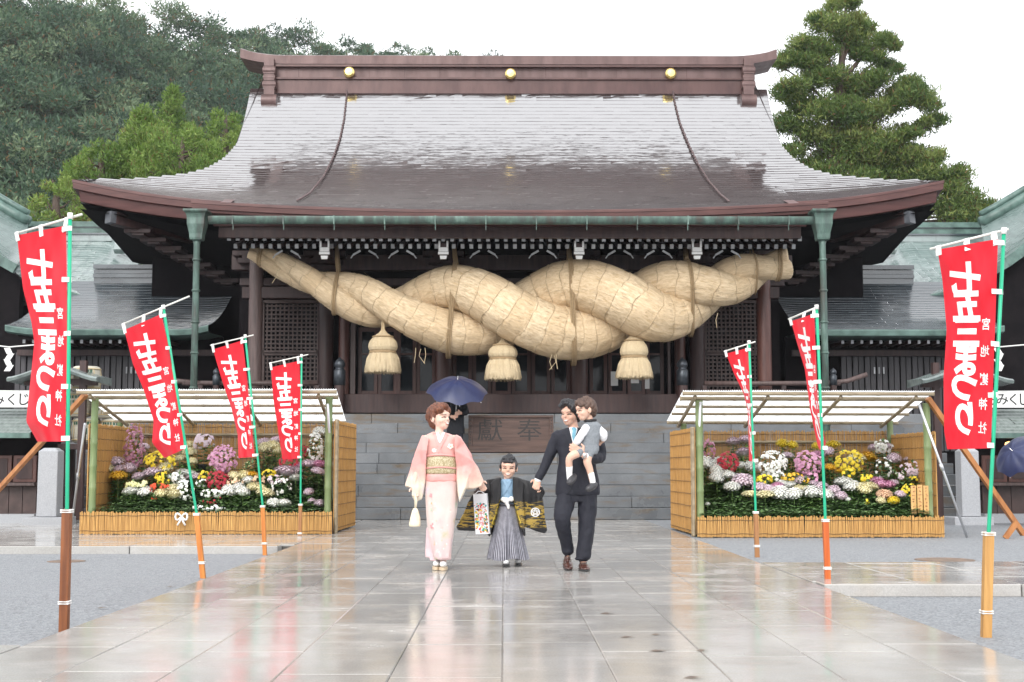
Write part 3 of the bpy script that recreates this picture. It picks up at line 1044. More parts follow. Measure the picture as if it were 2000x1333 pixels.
# half turns: lobe index k has its front crossing at these x
kx = [(470, 0.0), (614, 1.0), (762, 2.0), (1000, 3.0), (1236, 4.0), (1393, 5.0), (1490, 6.0), (1560, 6.7)]
pxm = YROPE / FPX
def smooth_tab(tab, x, w=26):
    return sum(interp(tab, x + d) for d in (-w, -w / 2, 0, w / 2, w)) / 5
def strand_center(x, which):
    cy = smooth_tab(cx_, x); r = smooth_tab(Os, x)
    th = (smooth_tab(kx, x, 18) - 1 + (1 if which else 0)) * math.pi       # 0 -> front
    c = P(x, cy, YROPE)
    return c + Vector((0, -math.cos(th) * r * pxm * .92, -math.sin(th) * r * pxm * 1.12))
rope_rings = {}
for which in (0, 1):
    pts = []; rad = []
    x = 487.0
    while x <= 1541: pts.append(strand_center(x, which)); rad.append(smooth_tab(Rs, x, 14) * pxm); x += 2.5
    # arc length
    L = [0]
    for a, b in zip(pts, pts[1:]): L.append(L[-1] + (b - a).length)
    mb = MB(); n = 64; rows = []; uvs = []
    prev = None
    nb = 0; step = .36
    band_of = lambda l: l / step
    rng = random.Random(50 + which)
    wob = [rng.uniform(-.5, .5) for _ in range(200)]
    for i, p in enumerate(pts):
        d = (pts[min(i + 1, len(pts) - 1)] - pts[max(0, i - 1)]).normalized()
        if prev is None: xx = d.cross(Vector((0, 0, 1))).normalized()
        else: xx = (prev - d * prev.dot(d)).normalized()
        prev = xx; yy = d.cross(xx)
        ring = []
        for j in range(n):
            a = 2 * math.pi * j / n
            q = L[i] / step + .10 * math.sin(a * 2 + wob[int(L[i] / step)] * 6) + .05 * math.sin(5 * a)
            fr = q - math.floor(q)
            # each binding pinches the bundle; straw ends flare just after it
            pinch = -.030 * math.exp(-(min(fr, 1 - fr) / .05) ** 2) + .022 * (1 - fr) ** 3 + .008 * math.sin(fr * math.pi)
            nz = noise.noise(Vector((L[i] * 1.5, math.cos(a) * 3, math.sin(a) * 3 + which * 9)))
            fibre = .013 * noise.noise(Vector((L[i] * 2.2, math.cos(a) * 30, math.sin(a) * 30)))
            r = rad[i] * (1 + pinch + .03 * nz) + fibre
            ring.append(p + xx * (math.cos(a) * r) + yy * (math.sin(a) * r))
        rows.append(ring)
    # rings -> mesh with uv
    N = len(rows)
    verts = [v for r in rows for v in r]
    faces = []; uv = []
    for i in range(N - 1):
        for j in range(n):
            faces.append((i * n + j, (i) * n + (j + 1) % n, (i + 1) * n + (j + 1) % n, (i + 1) * n + j))
            uv += [(L[i], j / n), (L[i], (j + 1) / n), (L[i + 1], (j + 1) / n), (L[i + 1], j / n)]
    faces.append(tuple(reversed(range(n)))); uv += [(0, 0)] * n
    faces.append(tuple((N - 1) * n + j for j in range(n))); uv += [(0, 0)] * n
    o = mesh_obj('strand', verts, faces, m_straw, rope, smooth=True)
    ul = o.data.uv_layers.new(name='uv')
    ul.data.foreach_set('uv', [c for t in uv for c in t])
    # bindings round the strand
    bm_ = MB()
    for k in range(1, int(L[-1] / step)):
        i = min(range(len(L)), key=lambda q: abs(L[q] - k * step))
        ring = rows[i]; c = pts[i]
        loop = []
        for j in range(0, n, 2):
            a = 2 * math.pi * j / n
            # follow the same waviness as the pinch
            target = k * step - (.10 * math.sin(a * 2 + wob[k] * 6) + .05 * math.sin(5 * a)) * step
            i2 = min(range(max(0, i - 40), min(N, i + 40)), key=lambda q: abs(L[q] - target))
            v = rows[i2][j]; cc = pts[i2]
            loop.append(cc + (v - cc) * 1.008)
        bm_.tube(loop, .008, 5, closed=True)
    bm_.build('strand_binding', m_bind, rope, smooth=True)
    # stray straw ends sticking out along the bindings
    st = MB(); rng = random.Random(80 + which)
    for k in range(4200):
        i = rng.randrange(8, N - 8); j = rng.randrange(n)
        v = rows[i][j]; c = pts[i]; d = (pts[i + 3] - pts[i - 3]).normalized() * rng.choice((-1, 1))
        out = (v - c).normalized()
        Ls = rng.uniform(.06, .20)
        side = d.cross(out) * .006
        tip = v + d * Ls * .9 + out * Ls * rng.uniform(.05, .35)
        st.add([v - side, v + side, tip], [(0, 1, 2)])
    o = st.build('straw_end', m_tassel, rope); o['kind'] = 'stuff'
    rope_rings[which] = (pts, rad)

def hull2(points):
    pts = sorted(set((round(a, 4), round(b, 4)) for a, b in points))
    def cross(o, a, b): return (a[0] - o[0]) * (b[1] - o[1]) - (a[1] - o[1]) * (b[0] - o[0])
    lo = []
    for p in pts:
        while len(lo) > 1 and cross(lo[-2], lo[-1], p) <= 0: lo.pop()
        lo.append(p)
    up = []
    for p in reversed(pts):
        while len(up) > 1 and cross(up[-2], up[-1], p) <= 0: up.pop()
        up.append(p)
    return lo[:-1] + up[:-1]

def tie(px, top_px, top_py, ncord=3, wid=.05, shift=10):
    """cords looped under the rope and hung from the beam above"""
    X = P(px, 600, YROPE).x
    cs = []
    for w in (0, 1):
        pts, rad = rope_rings[w]
        i = min(range(len(pts)), key=lambda q: abs(pts[q].x - X))
        d = (pts[min(i + 4, len(pts) - 1)] - pts[max(i - 4, 0)]).normalized()
        cs.append((pts[i], rad[i] * 1.02, d))
    allp = []
    for c, r, d in cs:
        for k in range(28):
            a = 2 * math.pi * k / 28
            allp.append((c.y + math.cos(a) * r, c.z + math.sin(a) * r / max(.6, abs(d.x))))
    h = hull2(allp)
    zt = max(q[1] for q in h); zb = min(q[1] for q in h)
    # front side path, top -> bottom (small y)
    ymid = sum(q[0] for q in h) / len(h)
    topi = max(h, key=lambda q: q[1])
    front = sorted([q for q in h if q[0] <= ymid], key=lambda q: -q[1])
    back = sorted([q for q in h if q[0] > ymid], key=lambda q: q[1])
    loop = front + back
    tp = P(top_px, top_py, YROPE + .1)
    mb = MB()
    for k in range(ncord):
        dx = (k - (ncord - 1) / 2) * wid * .8
        def xs(z): return X + dx + (zt - z) / max(.1, zt - zb) * shift * pxm - shift * .5 * pxm
        path_ = [Vector((tp.x + dx * .7, tp.y, tp.z))]
        ft = front[0]
        path_.append(Vector((lerp(tp.x, xs(ft[1]), .6) + dx * .3, lerp(tp.y, ft[0] - .03, .7), lerp(tp.z, ft[1], .7))))
        for y, z in loop: path_.append(Vector((xs(z), y - .03 if (y, z) in front else y + .03, z - (.03 if z < (zt + zb) / 2 else -.01))))
        path_.append(Vector((tp.x + dx * .7, tp.y + .25, tp.z)))
        mb.tube(path_, wid * .42, 6)
    mb.build('hanging_cord', m_cord, rope, smooth=True)
tie(657, 656, 478, 2, .05, -6)
tie(883, 886, 478, 3, .045, -14)
tie(1116, 1112, 478, 3, .045, 8)
tie(1346, 1340, 480, 2, .05, 10)
tie(1474, 1469, 486, 1, .05, 6)
# bindings close to both ends
for px, k in ((505, 1.25), (509, 1.25), (1524, 1.1), (1519, 1.1)):
    X = P(px, 600, YROPE).x
    loop = []
    allp = []
    for w in (0, 1):
        pts, rad = rope_rings[w]
        i = min(range(len(pts)), key=lambda q: abs(pts[q].x - X))
        allp += [(pts[i].y + math.cos(a) * rad[i], pts[i].z + math.sin(a) * rad[i]) for a in np.linspace(0, 6.28, 20)]
    h = hull2(allp)
    cy = sum(q[0] for q in h) / len(h); cz = sum(q[1] for q in h) / len(h)
    mb = MB(); mb.tube([Vector((X + .1 * (z - cz), cy + (y - cy) * 1.06, cz + (z - cz) * 1.06)) for y, z in h], .028, 6, closed=True)
    mb.build('end_binding', m_cord, rope, smooth=True)
# loose straws hanging under the rope
rng = random.Random(9)
for px, py in ((812, 690), (822, 692), (1078, 703), (1082, 704), (1086, 702), (1402, 622), (830, 690), (540, 535)):
    a = P(px, py - 10, YROPE - .5)
    mb = MB(); mb.tube([a, a + Vector((rng.uniform(-.05, .05), -.02, -.15)), a + Vector((rng.uniform(-.12, .12), -.03, -.32))], .006, 4); mb.build('loose_straw', m_tassel, rope)

# three tassels under the rope
def tassel(px, ptop, pball, pwaist, pbot, wball, wbot):
    Yt = YROPE - .28
    c = P(px, ptop, Yt); s = Yt / FPX
    z = lambda py: P(px, py, Yt).z
    rb_, rt = wball / 2 * s, wbot / 2 * s
    n = 72
    prof = [(.06 * rt, z(ptop) + .25), (.10 * rt, z(ptop)), (.30 * rb_, z(ptop + 6)), (.62 * rb_, z(lerp(ptop, pball, .45))), (.92 * rb_, z(lerp(ptop, pball, .8))), (rb_, z(pball)), (1.03 * rb_, z(lerp(pball, pwaist, .45))), (.97 * rb_, z(lerp(pball, pwaist, .8))), (.86 * rb_, z(pwaist)),
            (.92 * rb_, z(pwaist + 3)), (lerp(rb_, rt, .45), z(lerp(pwaist, pbot, .35))), (lerp(rb_, rt, .82), z(lerp(pwaist, pbot, .75))), (rt, z(pbot)), (rt * .97, z(pbot) - .02), (rt * .9, z(pbot) + .02), (rt * .6, z(lerp(pwaist, pbot, .5))), (.05, z(pwaist + 8))]
    rows = []
    rng = random.Random(int(px))
    jit = [rng.uniform(-1, 1) for _ in range(n)]
    mb = MB()
    for k, (r, zz_) in enumerate(prof):
        ring = []
        for j in range(n):
            a = 2 * math.pi * j / n
            fl = (.018 if 9 <= k <= 14 else .008) * jit[j] * (1 if k < 15 else 0)
            dz = (.025 * jit[(j * 7) % n] if k in (12, 13) else 0)
            ring.append(Vector((c.x + math.cos(a) * (r + fl), Yt + math.sin(a) * (r + fl), zz_ + dz)))
        rows.append(ring)
    mb.loft(rows)
    t = mb.build('tassel', m_tassel, rope, smooth=False)
    # straws standing proud on the skirt
    st = MB()
    for k in range(420):
        a = rng.uniform(0, 6.283); w = .007
        r0 = .93 * rb_; r1 = rt * rng.uniform(.98, 1.05)
        d = Vector((math.cos(a), math.sin(a), 0)); sd = Vector((-d.y, d.x, 0)) * w
        p0 = Vector((c.x, Yt, z(pwaist + 3))) + d * r0
        p1 = Vector((c.x, Yt, z(lerp(pwaist, pbot, .75)))) + d * (lerp(rb_, rt, .82) + .012)
        p2 = Vector((c.x, Yt, z(pbot) + rng.uniform(-.05, .04))) + d * r1
        st.add([p0 - sd, p0 + sd, p1 + sd, p1 - sd, p2 + sd * .6, p2 - sd * .6], [(0, 1, 2, 3), (3, 2, 4, 5)])
    o = st.build('skirt_straw', m_tassel, t); o['kind'] = 'stuff'
    w = MB()
    for q, rr in ((pwaist + .5, .9 * rb_), (pwaist + 2.5, .93 * rb_), (lerp(ptop, pball, .5), .72 * rb_)):
        w.tube([Vector((c.x + math.cos(a) * rr, Yt + math.sin(a) * rr, z(q))) for a in np.linspace(0, 6.283, 28)[:-1]], .018, 6, closed=True)
    w.build('tassel_binding', m_cord, t, smooth=True)
tassel(748, 645, 672, 687, 726, 55, 70)
tassel(982, 664, 686, 700, 740, 55, 71)
tassel(1238, 650, 682, 697, 737, 54, 73)
# ================================================================== side halls, fortune stalls, barrels
def text_mesh(body, bold=.0, res=3):
    """glyph outlines as flat triangles, centred, one unit high"""
    cu = bpy.data.curves.new('t', 'FONT'); cu.body = body; cu.align_x = 'CENTER'; cu.align_y = 'CENTER'; cu.offset = bold
    cu.resolution_u = res; cu.fill_mode = 'FRONT'
    ob = bpy.data.objects.new('t', cu); ws_scene.collection.objects.link(ob)
    ws_scene.view_layers[0].update(); dg = ws_scene.view_layers[0].depsgraph
    me = bpy.data.meshes.new_from_object(ob.evaluated_get(dg))
    bpy.data.objects.remove(ob); bpy.data.curves.remove(cu)
    vs_ = [(v.co.x, v.co.y) for v in me.vertices]; fs = [tuple(p.vertices) for p in me.polygons]
    bpy.data.meshes.remove(me)
    xs = [v[0] for v in vs_]; ysv = [v[1] for v in vs_]
    if not xs: return [], [], 1, 1
    cx, cy = (min(xs) + max(xs)) / 2, (min(ysv) + max(ysv)) / 2
    return [(x - cx, y - cy) for x, y in vs_], fs, max(xs) - min(xs), max(ysv) - min(ysv)

def course_roof(name, mat, parent, ys_, xs, zf, thick=.012, jit=.004, seed=1):
    rng = random.Random(seed); v = []; f = []
    for ya, yb in zip(ys_, ys_[1:]):
        for xa, xb in zip(xs, xs[1:]):
            if xa > xb: xa, xb = xb, xa
            da = rng.gauss(0, jit); db = rng.gauss(0, jit)
            k = len(v)
            v += [(xa, ya, zf(xa, ya) - .004), (xb, ya, zf(xb, ya) - .004), (xa, ya, zf(xa, ya) + thick + da), (xb, ya, zf(xb, ya) + thick + db),
                  (xa, yb + .02, zf(xa, yb + .02) + .004), (xb, yb + .02, zf(xb, yb + .02) + .004)]
            f += [(k, k + 1, k + 3, k + 2), (k + 2, k + 3, k + 5, k + 4)]
    return mesh_obj(name, v, f, mat, parent)

m_green2 = make_roofmetal('wet_gable_copper', (.09, .135, .125), (.15, .20, .19), 1.7, .2, .35, (.07, .10, .095))
m_pale_copper = M('pale_wet_copper', (.10, .125, .12), (.20, .24, .23), 4, .25)
m_ink = M('sign_ink', (.012, .012, .014), None, 4, .5)
m_board = M('slat_timber', (.028, .026, .030), (.050, .045, .050), 5, .5, stretch=(4, 4, .3), rv=.25)
m_barge = M('verdigris_trim', (.045, .085, .072), (.12, .20, .175), 3, .4, stretch=(1, 1, 1))
for sx, word in ((-1, 'left'), (1, 'right')):
    def PX(px, py, Y):                    # measured on the right-hand side, mirrored for the left
        p = P(px, py, Y); return Vector(((p.x if sx > 0 else -p.x + .07), p.y, p.z))
    t = thing('side_hall', (sx * 13, 35, ZTOP * 0), 'low %s hand side hall with green copper roofs and dark slatted walls' % word, 'side hall', 'side halls flanking the shrine hall')
    # ---- upper green roof
    YRr, YEe = 37.5, 33.6
    zr0 = PX(1800, 470, YRr).z; ze0 = PX(1800, 567, YEe).z
    xin = abs(PX(1703, 491, 36.9).x)
    def zup(x, y):
        u = (y - YEe) / (YRr - YEe)
        z = ze0 + (zr0 - ze0) * (.62 * u + .38 * u * u)
        d = abs(x) - xin
        if d < 1.3: z -= .42 * (1 - max(0, d) / 1.3) ** 2.2
        return z
    ysr = list(np.linspace(YEe, YRr, 30)) 
    xs = [sx * v for v in list(np.linspace(xin, xin + 1.3, 9)) + list(np.arange(xin + 1.75, 21, .45))]
    course_roof('roof', m_green, t, ysr, xs if sx > 0 else xs[::-1], zup, .012, .004, 31)
    # verge and eave thickness
    mb = MB()
    mb.grid([[Vector((sx * xin - sx * o, y, zup(sx * xin, y) + dz)) for o, dz in ((0, .015), (.02, -.03), (.0, -.16), (-.25, -.2))] for y in ysr])
    mb.build('verge', m_barge, t)
    mb = MB()
    mb.grid([[Vector((x, YEe - o, zup(x, YEe) + dz)) for o, dz in ((0, .01), (.015, -.02), (0, -.16), (-.15, -.19), (-1.2, -.28))] for x in xs])
    mb.build('eave_edge', m_barge, t)
    # ridge: stacked bands
    xr0 = abs(PX(1752, 450, YRr).x)
    mb = MB()
    for pa, pb, hw, m in ((437, 447, .30, 0), (448.5, 459, .24, 0), (447, 448.5, .27, 1), (459, 462, .28, 1), (462, 474, .22, 2)):
        za, zb = PX(1800, pa, YRr).z, PX(1800, pb, YRr).z
        mb.box((sx * (xr0 + 22) / 2, YRr + .1, (za + zb) / 2), (22 - xr0, hw * 2, za - zb), m)
    mb.build('ridge', [m_barge, m_green_dark, m_green], t)
    c = PX(1738, 482, 36.7)
    mb = MB(); mb.box(c, (.30, .22, .42), rot=Matrix.Rotation(R_(-28), 3, 'X')); mb.box(c + Vector((0, .1, .25)), (.2, .2, .2)); mb.build('ridge_end_tile', m_green, t, bevel=.02)
    # rafters under the upper eave
    for k in range(13):
        p = PX(1796 + 19 * k, 590, YEe + .5)
        mb = MB(); mb.box(p + Vector((0, .4, .04)), (.07, .8, .09), 0); mb.box(p + Vector((0, -.005, .04)), (.074, .012, .094), 1)
        mb.build('rafter', [m_wood, m_tip], t)
    # wall of the upper hall
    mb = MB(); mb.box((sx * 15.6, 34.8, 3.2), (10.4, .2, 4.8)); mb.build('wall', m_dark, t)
    # ---- lower corridor roof, dark and wet
    YR2, YE2 = 34.2, 30.9
    zr2 = PX(1700, 552, YR2).z; ze2 = PX(1720, 645, YE2).z
    xi2, xo2 = 6.9, abs(PX(1962, 640, YE2).x)
    def zlow(x, y):
        u = (y - YE2) / (YR2 - YE2)
        z = ze2 + (zr2 - ze2) * (.45 * u + .55 * u * u)
        e = max(0, (7.6 - abs(x)) / .7); e2 = max(0, (abs(x) - (xo2 - 1)) / 1)
        return z + (.10 * e * e + .10 * e2 * e2) * (1 - u)
    xs2 = [sx * v for v in np.linspace(xi2, xo2, 22)]
    course_roof('corridor_roof', m_green_dark, t, list(np.linspace(YE2, YR2, 26)), xs2 if sx > 0 else xs2[::-1], zlow, .012, .0018, 37)
    mb = MB()
    mb.grid([[Vector((x, YE2 - o, zlow(x, YE2) + dz)) for o, dz in ((0, .012), (.015, -.015), (0, -.13), (-.15, -.16), (-1.6, -.1))] for x in xs2])
    mb.build('corridor_eave', m_barge, t)
    mb = MB()
    for pa, pb, hw in ((520, 528, .26), (529.5, 537, .2), (538, 545, .24), (545, 556, .18)):
        za, zb = PX(1690, pa, YR2).z, PX(1690, pb, YR2).z
        mb.box((sx * (xi2 + 10.6) / 2, YR2 + .1, (za + zb) / 2), (10.6 - xi2, 2 * hw, za - zb))
    mb.build('corridor_ridge', m_green_dark, t)
    for k in range(16):
        p = PX(1646 + 18.6 * k, 670, YE2 + .35)
        mb = MB(); mb.box(p + Vector((0, .5, .02)), (.06, 1.0, .08), 0); mb.box(p + Vector((0, -.005, .02)), (.064, .012, .084), 1)
        mb.build('rafter', [m_wood, m_tip], t)
    # slatted wall, board by board
    for k in range(26):
        p = PX(1648 + 11.6 * k, 730, 32.4)
        mb = MB(); mb.box((p.x, 32.4 + (.03 if k % 2 else 0), 2.6), (.115, .03, 2.4)); mb.build('wall_board', m_board, t)
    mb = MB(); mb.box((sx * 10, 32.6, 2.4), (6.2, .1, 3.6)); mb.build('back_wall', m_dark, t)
    mb = MB(); mb.box((sx * 9.4, 32.25, PX(1700, 690, 32.2).z), (4.8, .14, .14)); mb.build('wall_beam', m_wood, t)
    if True:
        for k in range(3):
            p = PX(1708 + 9 * k, 724, 32.2)
            mb = MB(); mb.box(p, (.035, .02, .16)); mb.build('hanging_tag', m_tip, t)
    # ---- big gable behind at the far side
    t2 = thing('gable_hall', (sx * 17, 34, 0), 'green copper gable rising at the far %s edge beyond the side hall' % word, 'gable roof', 'gables beyond the side halls')
    top = [(1916, 440), (1945, 424), (1975, 406), (2005, 388), (2060, 352), (2120, 305)]
    bot = [(1940, 520), (1965, 506), (1990, 488), (2015, 466), (2060, 425), (2120, 360)]
    TP = [PX(a, b, 36.2) for a, b in top]; BT = [PX(a, b, 33.0) for a, b in bot]
    mb = MB(); rows = []
    for j in range(13):
        u = j / 12
        row = []
        for a, b in zip(BT, TP):
            q = a.lerp(b, u); q.z -= .25 * math.sin(math.pi * u); row.append(q)
        rows.append(row)
    mb.grid(rows, flip=sx < 0); mb.build('roof', m_green2, t2, smooth=True)
    mb = MB(); mb.tube([q + Vector((0, 0, .06)) for q in TP], .17, 8); mb.build('gable_ridge', m_barge, t2, smooth=True)
    mb = MB(); mb.tube([q + Vector((0, 0, .30)) for q in TP], .09, 8); mb.build('gable_ridge_cap', m_barge, t2, smooth=True)
    mb = MB()
    for a, b in zip(BT, BT[1:]): mb.bar(a + Vector((0, -.02, -.10)), b + Vector((0, -.02, -.10)), .12, .24)
    mb.build('bargeboard', m_barge, t2)
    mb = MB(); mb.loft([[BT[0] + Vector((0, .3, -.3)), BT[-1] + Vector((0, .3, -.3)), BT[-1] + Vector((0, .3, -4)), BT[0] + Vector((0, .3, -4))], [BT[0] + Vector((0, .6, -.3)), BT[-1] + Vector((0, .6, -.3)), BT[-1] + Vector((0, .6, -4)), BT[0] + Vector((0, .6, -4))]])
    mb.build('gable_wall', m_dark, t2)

    # ---- fortune paper stall
    YS = 24.6
    s = thing('fortune_stall', (sx * 9.3, 25.2, 0), 'wooden fortune paper stall on the far %s under a white lettered signboard' % word, 'stall', 'fortune stalls beside the steps')
    if sx < 0: xa, xb = P(-170, 900, YS).x, P(72, 900, YS).x
    else: xa, xb = P(1918, 900, YS).x, P(2170, 900, YS).x
    xm, wd = (xa + xb) / 2, xb - xa
    z = lambda py: P(985, py, YS).z
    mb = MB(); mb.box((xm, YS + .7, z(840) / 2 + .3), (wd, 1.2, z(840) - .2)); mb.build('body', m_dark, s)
    nb = 9
    for k in range(nb):
        x = lerp(xa, xb, (k + .5) / nb)
        mb = MB(); mb.box((x, YS + .06, (z(950) + z(1004)) / 2), (wd / nb - .012, .05, z(950) - z(1004))); mb.build('front_plank', m_lattice, s)
    for k in range(5):
        x = lerp(xa, xb, (k + .5) / 5)
        mb = MB(); mb.box((x, YS + .05, (z(890) + z(942)) / 2), (wd / 5 - .03, .06, z(890) - z(942)), 0); mb.box((x, YS + .015, (z(896) + z(936)) / 2), (wd / 5 - .16, .02, z(896) - z(936)), 1); mb.build('front_panel', [m_wood_red, m_wood], s, bevel=.004)
    mb = MB(); mb.box((xm, YS - .02, z(946)), (wd + .04, .3, .06)); mb.build('ledge', m_wood_grey, s, bevel=.006)
    mb = MB(); mb.box((xm, YS + .2, .06), (wd + .1, .8, .2)); mb.build('stone_base', m_post_stone, s)
    # shingle roof over the counter
    def zs(x, y): return lerp(z(850), z(800) + .02, (y - (YS - .75)) / 1.3)
    xe0, xe1 = xa - .12, xb + .12
    course_roof('counter_roof', M('mossy_shingle', (.10, .125, .115), (.20, .235, .22), 7, .4, stretch=(3, 1, 1)), s, list(np.linspace(YS - .75, YS + .55, 9)), list(np.linspace(xe0, xe1, 9)), zs, .02, .004, 3)
    mb = MB(); mb.box((xm, YS - .74, z(853)), (wd + .24, .06, .09)); mb.build('counter_fascia', m_barge, s)
    # signboard
    bz0, bz1 = z(797), z(764)
    if sx < 0: bx0, bx1 = P(-60, 780, YS).x, P(76, 780, YS).x
    else: bx0, bx1 = P(1922, 780, YS).x, P(2070, 780, YS).x
    mb = MB(); mb.box(((bx0 + bx1) / 2, YS - .1, (bz0 + bz1) / 2), (bx1 - bx0, .05, bz1 - bz0)); sb = mb.build('signboard', m_white, s, bevel=.004)
    chars = 'おみくじ'
    pxs = (-31, -3, 22, 47) if sx < 0 else (1936, 1958, 1979, 2001)
    for ch, px in zip(chars, pxs):
        tv, tf, w, h = text_mesh(ch, .012)
        cc = P(px, 780.5, YS - .13); k = .215 / max(w, h)
        mesh_obj('lettering', [(cc.x + a * k, YS - .1275, cc.z + b * k) for a, b in tv], tf, m_ink, sb)
    # little curved roof above
    mb = MB(); rows = []
    if sx < 0: c0, c1 = P(15, 738, YS - .3), P(190, 738, YS - .3)
    else: c0, c1 = P(1800, 742, YS - .3), P(1978, 736, YS - .3)
    for i in range(25):
        u = i / 24; x = lerp(c0.x, c1.x, u)
        zz_ = c0.z + .20 * math.sin(math.pi * u) ** 1.6
        rows.append([(x, YS - .35, zz_ - .07), (x, YS - .37, zz_ - .02), (x, YS - .3, zz_ + .015), (x, YS + .6, zz_ + .05), (x, YS + .6, zz_ - .1)])
    mb.loft(rows); mb.build('curved_roof', m_pale_copper, s, smooth=False)
    mb = MB()
    for xx in (lerp(c0.x, c1.x, .25), lerp(c0.x, c1.x, .75)): mb.box((xx, YS + .2, (c0.z + .4) / 2), (.12, .12, c0.z + .3))
    mb.box(((c0.x + c1.x) / 2, YS + .2, c0.z - .05), (c1.x - c0.x - .3, .14, .12))
    mb.build('roof_post', m_wood, s)
    # paper zigzag hanging on a straw line
    zp = P(18 if sx < 0 else 1950, 680, 30.2)
    mb = MB(); w = .07; x, y, zz_ = zp.x, zp.y, zp.z
    for k in range(4):
        dx = .05 * (1 if k % 2 else -1)
        mb.add([(x + dx - w, y, zz_), (x + dx + w, y, zz_), (x - dx * .5 + w, y - .02, zz_ - .14), (x - dx * .5 - w, y - .02, zz_ - .14)], [(0, 1, 2, 3)]); zz_ -= .13
    mb.tube([zp + Vector((-1.2, 0, .16)), zp + Vector((0, 0, .02)), zp + Vector((1.4, 0, .14))], .015, 5)
    o = mb.build('paper_streamer', m_white); tag(o, 'white zigzag paper streamer on a straw line by the %s side hall wall' % word, 'paper streamer', 'paper streamers')

# lit lamp glow inside the right stall: small warm lamp in the photo
c = P(1972, 868, 24.35)
mb = MB(); mb.lathe([(.02, .05), (.075, .03), (.085, -.01), (.05, -.05), (.02, -.06)], c, 14)
ml, n_, b_ = nodes_of('warm_lamp'); b_.inputs['Emission Color'].default_value = (1, .55, .18, 1); b_.inputs['Emission Strength'].default_value = 2.2; b_.inputs['Base Color'].default_value = (.6, .4, .2, 1)
o = mb.build('counter_lamp', ml, smooth=True); tag(o, 'small warm lamp glowing under the right fortune stall roof', 'lamp')

# sake barrels stacked at the left
m_barrel = M('barrel_matting', (.40, .38, .31), (.56, .53, .44), 5, .7, stretch=(1, 1, 12), bump=.3, bscale=40)
m_barrel_ink = M('barrel_print', (.03, .08, .05), (.05, .12, .07), 5, .6)
m_rope_s = M('barrel_rope', (.42, .33, .18), (.55, .44, .26), 9, .8)
bset = [(168, 765, 'topmost sake barrel wrapped in pale matting at the top of the stack'), (150, 815, 'sake barrel under the topmost one at the left of the second tier'), (204, 817, 'sake barrel at the right of the second tier beside the flower stall'),
        (166, 866, 'sake barrel at the left of the third tier behind the bamboo post'), (222, 867, 'sake barrel at the right of the third tier behind the reed screen')]
def make_barrel():
    t = thing('sake_barrel', (0, 0, 0))
    mb = MB(); mb.lathe([(.20, 0), (.245, .02), (.262, .12), (.266, .25), (.262, .38), (.245, .46), (.21, .475), (.19, .46)], (0, 0, 0), 24); mb.build('barrel_body', m_barrel, t, smooth=True)
    mb = MB()
    for zz_ in (.06, .42): mb.tube([(math.cos(a) * .262, math.sin(a) * .262, zz_) for a in np.linspace(0, 6.283, 25)[:-1]], .012, 5, closed=True)
    for a in np.linspace(0, 6.283, 9)[:-1]: mb.tube([(math.cos(a) * .262, math.sin(a) * .262, .06), (math.cos(a + .15) * .278, math.sin(a + .15) * .278, .25), (math.cos(a) * .262, math.sin(a) * .262, .42)], .008, 5)
    mb.build('barrel_rope', m_rope_s, t, smooth=True)
    mb = MB()
    def patch(a0, a1, z0, z1):
        rows = [[(math.cos(a) * .2705, math.sin(a) * .2705, zz_) for a in np.linspace(a0, a1, 6)] for zz_ in (z0, z1)]
        mb.grid(rows)
    for k in range(7): patch(-2.3 + k * .21, -2.3 + k * .21 + .15, .345, .40)
    for a, z0, z1, w in ((-1.75, .14, .31, .05), (-1.62, .26, .31, .2), (-1.66, .18, .22, .25), (-1.5, .12, .30, .05), (-1.3, .16, .28, .08)): patch(a, a + w, z0, z1)
    mb.build('barrel_mark', m_barrel_ink, t)
    return t
proto = make_barrel()
for i, (px, py, lab) in enumerate(bset):
    o = proto if i == 0 else copy_tree(proto)
    p = P(px, py, 25.4); o.location = (p.x, 25.4 + .02 * i, p.z); tag(o, lab, 'barrel', 'stacked sake barrels')
zb = P(190, 867, 25.4).z
rk = thing('barrel_rack', (P(190, 900, 25.4).x, 25.4, 0), 'dark timber rack carrying the stacked sake barrels', 'rack')
mb = MB(); mb.box((rk.location.x, 25.42, zb - .06), (1.3, .7, .1)); mb.build('shelf', m_wood, rk)
for dx in (-.58, .58):
    for dy in (-.3, .3):
        mb = MB(); mb.box((rk.location.x + dx, 25.42 + dy, zb / 2 - .06), (.1, .1, zb - .1)); mb.build('leg', m_wood, rk)
# ================================================================== flower stalls
m_bamboo = M('green_bamboo', (.13, .19, .075), (.22, .27, .12), 3, .35, stretch=(3, 3, .6))
m_bamboo_dry = M('dry_bamboo', (.22, .17, .105), (.36, .29, .19), 4, .45, stretch=(1, 3, 3))
m_reed = M('reed_screen_straw', (.35, .17, .042), (.62, .355, .11), 9, .6, stretch=(14, 14, .35), bump=.2, bscale=8, detail=4)
m_reed_tie = M('reed_tie', (.10, .06, .03), None, 4, .7)
m_silver = M('steel_tube', (.55, .56, .58), (.62, .63, .65), 6, .3, metal=.7)
m_soil = M('dark_soil', (.03, .024, .018), (.05, .04, .03), 20, .8, bump=.5)
m_pot = M('black_pot', (.018, .018, .02), None, 5, .4)
def make_sheet():
    m, n, b = nodes_of('corrugated_plastic')
    b.inputs['Base Color'].default_value = (.80, .81, .80, 1); b.inputs['Roughness'].default_value = .35
    tr = n.nodes.new('ShaderNodeBsdfTranslucent'); tr.inputs['Color'].default_value = (.95, .96, .96, 1)
    mx = n.nodes.new('ShaderNodeMixShader'); mx.inputs[0].default_value = .92
    n.links.new(b.outputs[0], mx.inputs[1]); n.links.new(tr.outputs[0], mx.inputs[2])
    n.links.new(mx.outputs[0], n.nodes['Material Output'].inputs[0])
    return m
m_sheet = make_sheet()

